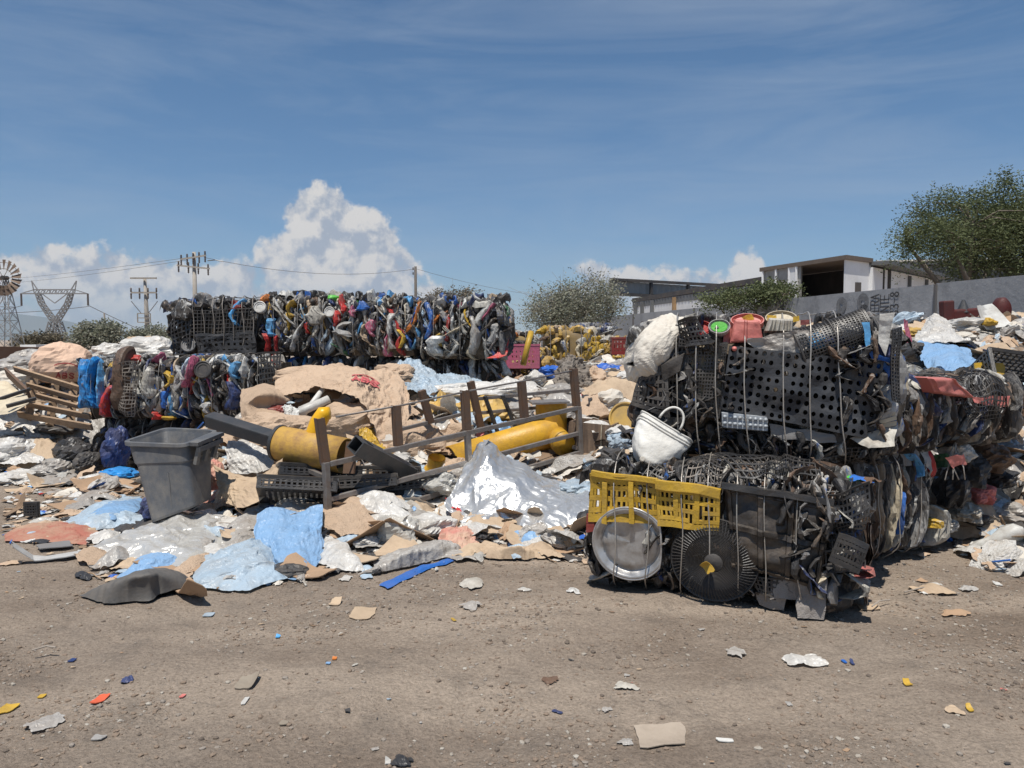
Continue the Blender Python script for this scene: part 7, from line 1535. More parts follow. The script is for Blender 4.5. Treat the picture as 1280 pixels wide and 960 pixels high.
INKR = mat('red_sack_ink', (.42, .05, .07), .8, dirt=.35, dcol=(.5, .36, .28), ds=20, spec=.1); INKR2 = mat('deep_red_ink', (.36, .03, .04), .8, dirt=.15, dcol=(.4, .2, .16)); INKB = mat('black_sack_ink', (.06, .05, .05), .8, dirt=.3, dcol=(.4, .3, .24), ds=20, spec=.1)
TM[SKP.name] = Matrix.Translation(SKP.location)
project_letters('NO.07', (457, 485), 3.6, 3.0, 1.4, .8, INKB, SKP, 8.4, .03, .35)
project_letters('ABS', (456, 478), 5, 8, 3, 2.0, INKR, SKP, 8.4, .02, .30)
project_letters('---------', (457, 478.5), 5, 5.2, -1.4, 1.5, INKR, SKP, 8.4, .03, .30)
project_letters('---------', (458, 473.0), 5, 5.2, -1.4, 1.1, INKR, SKP, 8.4, .03, .30)
patch('beige_sack', 'open mouthed beige sack whose rolled edge shows red inside, left of the printed one', 'sack', [[(304, 490, 8.5), (325, 480, 8.6), (350, 484, 8.5), (368, 492, 8.4)], [(300, 502, 8.2), (322, 490, 8.1), (346, 492, 8.15), (362, 500, 8.2)], [(300, 518, 8.0), (308, 508, 7.95), (326, 508, 8.1), (348, 512, 8.2)], [(304, 528, 7.9), (316, 524, 7.8), (334, 522, 7.85), (352, 520, 7.9)]], 50, 60, SACK, .03, .3, 22, minh=False, fine=.006, wav=.03)
blob('beige_sack', 'crumpled beige sack lying above the yellow drum', 'sack', 345, 543, 7.7, 55, .30, 26, SACK, 23, .35, .8); blob('beige_sack', 'flat beige sack tucked behind the yellow drum cap', 'sack', 440, 528, 8.1, 48, .3, 24, SACK, 24, .35, .8)
blob('beige_sack', 'rumpled beige sack under the right tail of the printed one', 'sack', 520, 560, 7.9, 40, .3, 26, SACK, 25, .45, .7); blob('beige_sack', 'beige sack heaped behind the printed one', 'sack', 400, 474, 9.3, 56, .35, 18, SACK, 26, .35, .8); blob('beige_sack', 'small beige sack at the right shoulder of the printed one', 'sack', 492, 470, 9.2, 26, .25, 14, SACK, 27, .4, .7)
blob('beige_sack', 'beige sack in the shade below the square tube', 'sack', 560, 590, 7.6, 34, .25, 18, SACK, 28, .4, .8)
o = patch('sack_lining', 'dark shaded brown sack inside the opening under the printed sack', 'sack', [[(360, 505, 8.5), (400, 498, 8.5), (440, 510, 8.4)], [(370, 520, 8.3), (415, 520, 8.3), (455, 535, 8.2)], [(390, 540, 8.1), (430, 545, 8.1), (470, 560, 8.0)]], 30, 30, mat('shade_brown_lining', (.30, .21, .14), .8, dirt=.5, spec=.1), .05, .3, 29)  # browner, darker colour than the sacks carries the shade inside the opening
blob('red_bag', 'dull red bag showing in the mouth of the beige sack', 'bag', 350, 513, 8.25, 20, .15, 9, DRD, 30, .4, .6)
patch('brown_paper_sack', 'brown paper sack standing open between the bin and the black trays', 'sack', [[(268, 582, 7.0), (290, 590, 6.9), (322, 590, 6.75), (356, 574, 6.7)], [(270, 605, 6.8), (292, 612, 6.6), (318, 612, 6.5), (344, 600, 6.55)], [(278, 628, 6.6), (296, 634, 6.4), (314, 630, 6.35), (330, 620, 6.4)]], 50, 60, CARD2, .04, .3, 31, fine=.008, wav=.04)
patch('film_sheet', 'white cloth like film between the bin and the yellow drum', 'film', [[(284, 550, 7.3), (310, 552, 7.3), (345, 570, 7.2)], [(282, 572, 7.1), (312, 574, 7.0), (340, 582, 7.0)], [(286, 592, 7.0), (310, 592, 6.9), (330, 590, 6.9)]], 50, 50, FILM, .05, .3, 32)
for a_, b_, r_, lab in (((404, 486, 8.15), (378, 520, 7.95), .028, 'slim white tube leaning out of the sack opening'), ((362, 521, 7.9), (411, 499, 8.1), .045, 'thicker white tube lying flat in the sack opening'), ((374, 512, 8.1), (402, 500, 8.2), .03, 'grey tube behind the thicker white tube')):
    mb = MB(); mb.tube([P(*a_), P(*b_)], r_, 12); o = mb.build('plastic_tube', WHT if 'white' in lab else GRY, smooth=True); tag(o, lab, 'tube')
patch('torn_cloth', 'torn white strips of cloth hanging below the white tubes', 'cloth', [[(352, 508, 7.85), (362, 506, 7.85), (372, 512, 7.85)], [(358, 522, 7.75), (366, 522, 7.7), (374, 522, 7.75)], [(362, 532, 7.7), (368, 536, 7.65), (372, 534, 7.7)]], 24, 24, WHT, .04, .08, 34)
# ---- black trays under the rack
for i, (px, py, Y, w_, d_, h_, rot, tx, ty, lab) in enumerate(((372, 622, 6.45, .62, .50, .10, .25, -.45, .10, 'nearest broken black slotted tray below the yellow drum'), (440, 612, 6.75, .75, .5, .09, .20, -.25, -.02, 'wide black slotted tray behind the left rack upright'), (505, 612, 7.1, .8, .5, .09, .28, -.2, -.05, 'black slotted tray under the middle of the rack'), (470, 596, 7.2, .8, .5, .09, .1, -.15, .03, 'black slotted tray stacked behind below the square tube'), (395, 600, 6.9, .7, .5, .09, .45, -.3, .12, 'black slotted tray propped on the others under the drum'))):
    box_crate('slotted_tray', lab, P(px, py, Y), w_, d_, h_, rot, BLK2 if i % 2 else BLK, 14, 3, .38, tx, 'tray', ty, True, 'black slotted trays under the rack')
blob('film_roll', 'milky translucent film bundle lying under the rack bottom rail', 'film', 528, 662, 6.25, 42, .16, 17, FILM, 41, .45, .8, tilt=-.25); blob('film_roll', 'crumpled clear bag standing at the left of the milky bundle', 'film', 488, 672, 6.05, 34, .16, 25, FILMT, 42, .6, .7)
blob('film_roll', 'grey clear bag bunched behind the lower rail under the pipe elbow', 'film', 548, 604, 7.0, 24, .16, 15, FILMT, 43, .6, .6); blob('film_roll', 'white crumpled film to the right under the square tube', 'film', 488, 578, 7.1, 26, .15, 9, FILM, 44, .6, .6)
patch('red_wrapper', 'red wrapper caught at the lower left edge of the silver sheet', 'wrapper', [[(556, 622, 6.75), (570, 626, 6.7), (580, 634, 6.65)], [(562, 634, 6.6), (576, 640, 6.55), (590, 648, 6.5)]], 16, 20, RED, .03, .12, 45)
patch('red_wrapper', 'red wrapper peeking out at the peak of the silver sheet', 'wrapper', [[(580, 578, 7.25), (590, 577, 7.2)], [(577, 590, 7.2), (588, 590, 7.1)]], 12, 12, RED, .02, .12, 46)
patch('red_printed_bag', 'beige bag with a red patch in the heap foot left of the silver sheet', 'bag', [[(550, 660, 6.2), (570, 656, 6.25), (592, 664, 6.2)], [(548, 674, 6.0), (570, 674, 5.95), (598, 676, 6.0)], [(560, 688, 5.85), (578, 690, 5.8), (600, 686, 5.85)]], 30, 36, mat('beige_red_bag', (.55, .42, .30), .7, dirt=.8, dcol=(.48, .16, .14), ds=3.5), .05, .2, 47)
for i, (px, py, Y, rx, ry, rz, m_, lab) in enumerate(((40, 449, 12, 28, .3, 13, FILMG, 'grey white bag pile left of the printed round sack'), (112, 447, 11.8, 20, .3, 9, FILMG, 'greyish bag between the round sack and white bags'), (150, 446, 11.6, 32, .35, 17, FILM, 'white bag on the heap left of the black crate bale'), (190, 440, 11.8, 34, .35, 18, FILM, 'larger white bag tucked against the black crate bale'), (178, 428, 12.2, 18, .2, 8, CARD2, 'brown and cream rags on top of the white bags'),
    (20, 478, 10.8, 30, .3, 15, SACKW, 'off-white sack above the cream sheet at the left edge'), (22, 456, 11.4, 26, .3, 10, FILMG, 'dusty grey bag behind the pallet corner at the left edge'), (18, 565, 9.3, 34, .35, 18, FILM, 'bright white crumpled bag on the left edge of the heap'), (55, 552, 9.7, 22, .25, 14, FILMG, 'grey bag beside the bright white one'), (92, 565, 9.2, 22, .25, 18, BLK, 'shiny black bag under the pallet, left of the bin'), (112, 578, 9.0, 14, .2, 14, BLK2, 'small charcoal bag next to the shiny black one'), (72, 585, 9.0, 26, .25, 13, FILMG, 'pale clear bag at the foot of the left heap'), (20, 596, 8.7, 24, .25, 8, FILM, 'flat whitish bag at the lower left edge'), (74, 534, 9.9, 30, .3, 8, BLK2, 'dark flattened bag under the pallet boards'), (146, 592, 8.7, 22, .22, 7, CYB, 'bright blue folded bag on the ground left of the bin'), (120, 600, 8.5, 20, .2, 7, FILM, 'white bag in front of the bright blue folded one'), (147, 560, 9.05, 14, .2, 26, NVY, 'dark blue grey bag hanging down under the near bales'),
    (200, 746, 5.05, 24, .08, 8, FILMT, 'clear crumpled bag on the rubber mat at the front'), (133, 700, 5.8, 14, .08, 8, BLK2, 'black scrap bag at the left tip of the silver film'), (190, 634, 6.5, 12, .1, 14, NVY, 'dark blue bag squeezed under the left of the grey bin'),
    (585, 490, 9.3, 62, .3, 11, FILM, 'long white bag lying behind the rack'), (600, 518, 8.9, 42, .35, 22, DYL, 'ochre yellow sack bundle behind the rack'), (550, 520, 8.9, 22, .3, 24, DYL, 'tall ochre yellow sack behind the left rack stake'), (648, 515, 9.0, 20, .3, 12, FILMG, 'grey film between the ochre sacks and yellow drum'), (700, 493, 9.6, 30, .3, 12, FILMG, 'grey film bundle right of the ochre sacks'),
    (742, 478, 10.2, 18, .3, 18, SACK, 'beige sack right of the grey draped rags'), (765, 505, 9.4, 26, .35, 18, SACKW, 'pale sack above the stained brown box'), (745, 500, 9.6, 22, .3, 14, FILMG, 'dusty film beside the pale sack above the box'), (690, 465, 10.8, 16, .2, 9, TARP, 'deep blue tarp bundle left of the grey rags'), (757, 466, 11.2, 26, .25, 11, TARP, 'deep blue tarp bundle right of the beige sack'), (775, 462, 12, 20, .25, 12, FILMG, 'greyish rubble bag behind the blue tarp bundle'), (668, 478, 10.6, 14, .2, 12, FILM, 'white knotted bag left of the deep blue tarp'), (775, 552, 7.9, 16, .2, 14, FILMB, 'pale blue crumpled sheet beside the brown box'), (775, 540, 8.0, 20, .2, 9, FILM, 'white board like bag right of the brown box'), (770, 575, 7.6, 18, .2, 14, BLK2, 'black crumpled crate part left of the white handbag'), (720, 610, 6.9, 26, .2, 10, FILMB, 'flat pale blue sheet behind the silver sheet'), (395, 592, 6.75, 10, .1, 6, FRD, 'small red bag by the drum end'), (265, 595, 7.1, 14, .12, 20, MC['beige_red_bag'], 'red and yellow printed bag behind the bin corner'), (258, 570, 7.6, 12, .12, 18, FILM, 'white bag squeezed behind the bin corner'))):
    blob('plastic_bag', lab, 'bag', px, py, Y, rx, ry, rz, m_, 800 + i, .55, .75, n=36, m=22)
patch('blue_white_cloth', 'pale blue and white rumpled cloth on the heap below the row of bales', 'cloth', [[(492, 458, 9.6), (515, 450, 9.8), (550, 470, 9.7)], [(492, 474, 9.2), (520, 470, 9.2), (552, 482, 9.2)], [(498, 490, 8.9), (525, 490, 8.8), (545, 500, 8.8)]], 60, 60, FILMB, .07, .25, 51, fine=.02)
patch('blue_white_cloth', 'second pale blue cloth on the heap right of the rumpled one', 'cloth', [[(545, 468, 10), (575, 468, 10), (612, 480, 10)], [(542, 480, 9.5), (575, 482, 9.4), (615, 492, 9.4)], [(540, 492, 9.1), (570, 492, 9.1), (600, 498, 9.1)]], 50, 60, FILMB, .06, .25, 52, fine=.015)
patch('draped_rags', 'grey rags draped in a dark cone behind the right rack stake', 'cloth', [[(700, 452, 10.3), (712, 442, 10.2), (725, 448, 10.2), (740, 462, 10.3)], [(692, 475, 10.0), (710, 465, 9.8), (728, 472, 9.8), (748, 485, 9.9)], [(686, 500, 9.6), (706, 498, 9.5), (725, 500, 9.5), (745, 505, 9.6)]], 50, 50, mat('grey_rag', (.20, .18, .16), .85, dirt=.5), .12, .2, 53, minh=False)
# ---- round sack with ABS print, pallet, cream sheets (far left)
ab = blob('printed_sack', 'round pale orange woven sack printed ABS in red, above the pallet', 'sack', 77, 455, 11.0, 38, .42, 27, mat('peach_sack', (.66, .46, .34), .75, dirt=.25, dcol=(.4, .28, .2), bump=.4, bs=160, spec=.15, transl=.05), 61, .22, .8)
TM[ab.name] = Matrix.Translation(ab.location)
project_letters('ABS', (81, 472), 6.0, 5.2, 3.0, 1.3, INKR2, ab, 10.7, .0, .05); project_letters('--------', (84, 456), 4, 5, -1.2, 1.2, INKR2, ab, 10.7, .035, .1)
def pallet():
    r = thing('wooden_pallet', 'weathered wooden pallet leaning on the rubbish beside the blue ended bale', 'pallet', P(65, 540, 9.5))
    for a, b_, h_ in (((18, 461, 10.1), (100, 486, 9.75), .075), ((34, 481, 9.95), (98, 499, 9.65), .07), ((46, 494, 9.8), (98, 508, 9.55), .06), ((33, 505, 9.7), (113, 521, 9.4), .075), ((23, 518, 9.6), (115, 534, 9.2), .085)):
        mb = MB(); mb.bar(P(*a), P(*b_), .03, h_, up=(0, -.45, 1)); mb.build('slat', WOOD, r, bevel=.004)
    for a, b_ in (((44, 466, 10.15), (36, 524, 9.7)), ((70, 476, 10.05), (62, 532, 9.6)), ((92, 480, 9.95), (88, 534, 9.45))):
        mb = MB(); mb.bar(P(*a), P(*b_), .045, .09, up=(0, 1, .3)); mb.build('stringer', WOOD, r, bevel=.004)
pallet()
patch('cream_board', 'cream coloured folded sheet at the left edge with dark framing strips', 'sheet', [[(-20, 478, 10.2), (5, 476, 10.2), (14, 480, 10.2)], [(-20, 492, 9.9), (12, 492, 9.8), (28, 492, 9.8)], [(-20, 500, 9.8), (15, 498, 9.6), (38, 490, 9.6)]], 20, 24, CRM, .02, .4, 62); patch('cream_board', 'lower cream sheet at the left edge with a dark lower border', 'sheet', [[(-20, 503, 9.6), (15, 498, 9.5), (34, 494, 9.5)], [(-20, 512, 9.4), (12, 510, 9.3), (36, 502, 9.4)], [(-10, 520, 9.2), (14, 516, 9.2), (34, 506, 9.3)]], 20, 24, CRM, .02, .4, 63)
for i, (a, b_, lab) in enumerate((((-10, 502, 9.55), (38, 486, 9.6), 'upper dark strut across the cream sheets'), ((8, 508, 9.2), (45, 498, 9.4), 'lower dark strut under the cream sheets'), ((8, 465, 10.2), (36, 492, 9.6), 'wide dark board sloping down behind the cream sheets'))):
    mb = MB(); mb.bar(P(*a), P(*b_), .03, .04 if i < 2 else .13, up=(0, -.5, 1)); o = mb.build('dark_strut', BLK2 if i < 2 else RUST); tag(o, lab, 'strut')
patch('film_sheet', 'big bright white film folded on the left edge of the heap', 'film', [[(0, 560, 9.4), (20, 547, 9.5), (40, 556, 9.4)], [(-10, 572, 9.1), (25, 566, 9.1), (56, 572, 9.1)], [(-10, 582, 8.9), (20, 580, 8.85), (50, 578, 8.9)]], 40, 50, FILM, .06, .3, 64)
box_crate('crate_piece', 'small black slotted plate standing on the ground at the left', G(40, 645) + Vector((0, 0, .0)), .12, .02, .13, .1, BLK, 5, 5, .4, 0, 'crate', 0, False)

# ================================================================ right hand heap
patch('blue_sheet', 'bright pale blue sheet on the heap right of the front bales', 'sheet', [[(1143, 430, 8.2), (1172, 424, 8.3), (1204, 430, 8.2), (1216, 440, 8.1)], [(1148, 444, 7.6), (1178, 440, 7.5), (1208, 446, 7.5), (1222, 458, 7.5)], [(1160, 458, 7.1), (1185, 456, 7.0), (1212, 462, 7.0), (1234, 470, 7.1)], [(1178, 462, 6.95), (1195, 468, 6.8), (1216, 474, 6.8), (1232, 480, 6.9)]], 70, 70, FILMC, .05, .3, 71, fine=.01, wav=.05, minh=False)
patch('white_sheet', 'white translucent sheet standing in a peak behind the blue sheet on the right', 'sheet', [[(1162, 396, 9.2), (1168, 392, 9.1), (1180, 402, 9.0)], [(1150, 412, 8.8), (1172, 408, 8.6), (1196, 418, 8.6)], [(1140, 428, 8.4), (1172, 428, 8.2), (1212, 428, 8.2)]], 50, 60, FILM, .06, .35, 72, minh=False, wav=.04)
for i, (px, py, Y, rx, ry, rz, m_, lab) in enumerate(((1205, 408, 9.6, 22, .3, 11, FILM, 'white foam like bag on the crest left of the torn white board'), (1238, 412, 9.6, 18, .25, 10, WHT, 'white lump on the crest under the red machine part'), (1262, 412, 9.6, 16, .25, 9, SACKW, 'cream lump at the right end of the crest'), (1192, 422, 9, 24, .25, 7, SACKW, 'off-white bag just above the blue sheet'), (1142, 416, 9.4, 16, .25, 6, DYL, 'tan and yellow shards bag beside the bale top'), (1236, 403, 9.3, 7, .12, 5, YEL, 'small yellow bag under the torn white board'),
    (1262, 575, 7.0, 30, .3, 24, FILMB, 'blue grey film bundle at the right edge'), (1264, 618, 6.7, 34, .25, 9, FILM, 'shiny white film flattened at the right edge'), (1255, 640, 6.4, 34, .25, 14, FILMG, 'dusty clear bag on the ground at the right edge'), (1240, 598, 7.0, 28, .3, 12, SACK, 'beige sack under the blue grey bundle on the right'), (1225, 640, 6.35, 14, .12, 8, DYL, 'yellow net bag on the ground at the right'), (1262, 500, 7.1, 24, .25, 12, FILMB, 'pale blue bag under the black crate at the right edge'), (1255, 520, 7.0, 28, .3, 16, CARD2, 'tan bag below the pale blue one at the right edge'), (1160, 430, 8.8, 20, .2, 9, FILMG, 'greyish film left of the blue sheet'), (1200, 520, 6.9, 26, .25, 18, BLK, 'black film mass behind the red basket'), (1135, 440, 7.2, 12, .2, 14, BLK2, 'black bundle between bale top and blue sheet'))):
    blob('plastic_bag', lab, 'bag', px, py, Y, rx, ry, rz, m_, 860 + i, .55, .7, n=36, m=22)
for i, (px, py, Y, rx, ry, rz, m_, lab) in enumerate(((1192, 612, 6.0, 18, .16, 26, BLK, 'black film bundle hanging low behind the lower rear bale'), (1214, 588, 6.1, 20, .18, 22, BLK2, 'charcoal bundle under the slumped bale'), (1236, 572, 6.3, 20, .2, 20, BRN, 'brown crumpled bundle under the right end of the slumped bale'), (1206, 640, 6.1, 18, .14, 12, WHD, 'off-white bag at the foot of the rear bale'), (1226, 618, 6.25, 16, .14, 14, FRD, 'faded red bag under the slumped bale'), (1196, 566, 5.95, 15, .14, 12, WHT, 'white crumpled tub piece under the red basket'), (1248, 596, 6.4, 18, .18, 14, BLK, 'small black bag at the far right slope'), (1180, 655, 5.95, 14, .1, 10, FILMG, 'grey film at the foot of the rear bale'), (1222, 650, 6.15, 16, .12, 7, BLK2, 'flat dark bag on the ground near the yellow net bag'))):
    blob('plastic_bag', lab, 'bag', px, py, Y, rx, ry, rz, m_, 890 + i, .6, .7, n=36, m=22)
box_crate('plastic_crate', 'black lattice crate tipped on its side at the right edge, white inside', P(1258, 492, 6.95), .62, .42, .34, -.25, BLK, 12, 7, .26, .95, 'crate', .25); card('torn_board', 'torn white board standing on the crest below the red machine part', 'board', 1236, 400, .35, .35, .3, WHT, 77, None, (0, -1.2), Y=9.4, up=.02)
mb = card_mb(78, .25, .2, .01, .1); mb.warp(lambda V: V @ np.array(Matrix.Rotation(1.2, 3, 'X')).T + np.array(P(1237, 468, 6.85))); o = mb.build('yellow_piece', YEL); tag(o, 'flat yellow piece inside the tipped black crate', 'plastic piece')
def machine():
    Y = 10.6; r = thing('machine_part', 'dark red machine part with rounded ends lying on the crest by the wall', 'machine part', P(1220, 405, Y)); m = mat('dark_red_paint', (.10, .014, .011), .6, dirt=.6, dcol=(.05, .03, .03))
    mb = MB(); mb.bar(P(1185, 396, Y), P(1244, 392, Y), .16, .19); mb.build('body', m, r, bevel=.03)
    mb = MB(); mb.bar(P(1183, 376, Y - .05), P(1184, 410, Y - .05), .14, .15, up=(1, 0, 0)); mb.build('end_block', m, r, bevel=.02)
    mb = MB(); mb.lathe([(.001, -.1), (.14, -.1), (.17, -.05), (.17, .05), (.14, .1), (.001, .1)], 28, Matrix.Translation(P(1251, 389, Y)) @ Matrix.Rotation(math.pi / 2, 4, 'X') @ Matrix.Diagonal((.62, 1.1, 1, 1))); mb.build('drum_end', m, r, smooth=True)
    mb = MB(); mb.tube([P(1258, 402, Y), P(1270, 400, Y), P(1285, 408, Y - .1)], .07, 12); mb.build('arm', DSTL, r, smooth=True)
    mb = MB(); mb.lathe([(.09, -.05), (.07, .0), (.02, .12), (.001, .13)], 12, Matrix.Translation(P(1204, 386, Y))); mb.build('hopper', DSTL, r)
machine()

# ---- large overlapping paper and sack sheets
BIG = ((292, 560, 'beige sack sheet behind the bin corner', SACK), (322, 618, 'tan paper sheet left of the black trays', CARD2), (285, 628, 'beige paper heaped at the right foot of the bin', SACK), (512, 545, 'beige sack sheet hanging below the printed sack tail', SACK), (545, 560, 'tan paper sheet behind the rack middle', CARD2), (480, 515, 'beige sack fold right of the yellow torn sheet', SACK),
       (610, 500, 'pale film sheet over the ochre sacks', FILMG), (650, 492, 'dusty white sheet behind the right of the rack', FILM), (735, 520, 'dusty beige sheet left of the barrel lid', SACK), (760, 490, 'tan paper mound near the white sack', CARD2), (700, 512, 'grey film sheet over the yellow drum cap', FILMG), (120, 548, 'dull grey film below the blue bale end', FILMG), (50, 575, 'tan paper sheet on the left heap front', CARD2), (30, 532, 'white film under the lower pallet boards', FILM), (345, 655, 'cream film between brown sack and hanging tarp', FILMG), (430, 655, 'beige paper sheet under the rack foot', SACK), (610, 660, 'brown paper pushed under the silver sheet', CARD2), (470, 640, 'white film sheet under the lower rack rail', FILM),
       (1225, 610, 'dusty film sheet sloping down at the far right', FILMG), (1205, 635, 'tan paper at the foot of the far right heap', CARD2), (1250, 560, 'white film sheet on the far right slope', FILM), (1235, 590, 'black film sheet on the far right slope', BLK))
g_ = np.random.default_rng(777)
for k, (px, py, lab, m_) in enumerate(BIG):
    q = hit(px, py); w_ = g_.uniform(.6, .85) * (q.y / 7) ** .5; mb = film_mb(7000 + k, w_, w_ * .62, .13, 46); V = np.concatenate(mb.V); V[:, 2] += .016 * crumple(V[:, :2], 60 + k, .10, 6); V = V @ np.array(Matrix.Rotation(g_.uniform(-.5, .5), 3, 'Z')).T
    V[:, 2] = (V[:, 2] - V[:, 2].min()) * .95; V += np.array([q.x, q.y, 0]); V[:, 2] += H(V[:, 0], V[:, 1]) + .02; mb.V = [V]; o = mb.build('crumpled_sheet', m_); tag(o, 'large crumpled ' + lab, 'sheet')
# ---- more crumpled sheets over the front of the heap
g_ = np.random.default_rng(4242)
ZL = ('between the grey bin and the blue tarp', 'in front of the steel rack', 'at the foot of the left heap', 'above the beige sacks', 'right of the rack')
spots = []
for k in range(95):
    z_ = int(g_.choice(5, p=[.34, .28, .14, .10, .14]))
    px, py = ((g_.uniform(110, 330), g_.uniform(640, 725)), (g_.uniform(330, 700), g_.uniform(610, 700)), (g_.uniform(-10, 150), g_.uniform(560, 640)), (g_.uniform(350, 640), g_.uniform(470, 520)), (g_.uniform(640, 780), g_.uniform(480, 560)))[z_]
    q = hit(px, py); m_ = (FILM, FILMG, FILMT, FILMB, CARD2, CARD, SACK, BLK2)[int(g_.choice(8, p=[.18, .22, .18, .08, .12, .10, .08, .04]))]
    w_, d_ = g_.uniform(.2, .5) * (q.y / 6.5) ** .6, g_.uniform(.12, .32) * (q.y / 6.5) ** .6; mb = film_mb(5000 + k, w_, d_, .16, 26); V = np.concatenate(mb.V); V = V @ np.array(Matrix.Rotation(g_.uniform(0, 6.28), 3, 'Z')).T
    V[:, 2] = (V[:, 2] - V[:, 2].min()) * g_.uniform(.5, 1.1); V += np.array([q.x, q.y, 0]); V[:, 2] += H(V[:, 0], V[:, 1]) + .012; mb.V = [V]; o = mb.build('film_sheet' if m_ not in (CARD, CARD2) else 'paper_sheet', m_)
    lab = 'crumpled %s sheet %s' % (CNAME[m_], ZL[z_]); tag(o, lab, 'sheet', lab + 's')
# ================================================================ litter on the open ground
def bits():
    g_ = np.random.default_rng(31); n = 2600; y = 2.0 + 6 * g_.random(n) ** 1.1; x = g_.uniform(-.72, .72, n) * y; near = np.clip((H(x, y + .9) - gz(x, y)) / .2, 0, 1); keep = g_.random(n) < .13 + .8 * near; x, y = x[keep], y[keep]; mb = MB(); ms = [WHD, FILMG, CARD2, CARD, BLK2, FILMB, YEL, FRD, NVY, DCARD]; w = np.array([5, 5, 5, 3, 4, 1.5, .3, .3, .6, 4.]); w /= w.sum()
    for i in range(len(x)):
        pi = KI[('card', 'film')[g_.integers(2)]][g_.integers(10)]; s_ = .008 + .035 * g_.random() ** 3; a = g_.uniform(0, 6.28); c_, n_ = math.cos(a), math.sin(a); V = PROTO[pi][1] * np.array([s_, s_ * .7, s_ * .4]); V = np.stack([V[:, 0] * c_ - V[:, 1] * n_ + x[i], V[:, 0] * n_ + V[:, 1] * c_ + y[i], V[:, 2] + HH(x[i], y[i]) + .001], -1); mb.add(V, PROTO[pi][2], int(g_.choice(10, p=w)))
    o = mb.build('litter_bits', ms, origin=(0, 0, 0)); tag(o, 'tiny dull scraps of paper and plastic trodden into the dirt', 'litter', kind='stuff')
bits()
def flatpiece(name, lab, cat, px, py, wpx, hpx, m_, seed, th=.004, bend=.12, rot=None, film=False, up=.004):
    g_ = G(px, py); wpx, hpx = wpx * .74, hpx * .7; w_ = wpx / F * g_.y; d_ = max(.02, hpx / F * g_.y / max(.15, (CAMZ / g_.y))); z0 = float(gz(g_.x, g_.y))
    mb = film_mb(seed, w_, d_, .13, 18) if film else card_mb(seed, w_, d_, th, bend * .6)
    V = np.concatenate(mb.V); 
    if rot: V = V @ np.array(Matrix.Rotation(rot, 3, 'Z')).T
    V[:, 2] -= V[:, 2].min(); V += np.array([g_.x, g_.y, 0]); V[:, 2] += gz(V[:, 0], V[:, 1]) + up; mb.V = [V]; o = mb.build(name, m_); return tag(o, lab, cat)
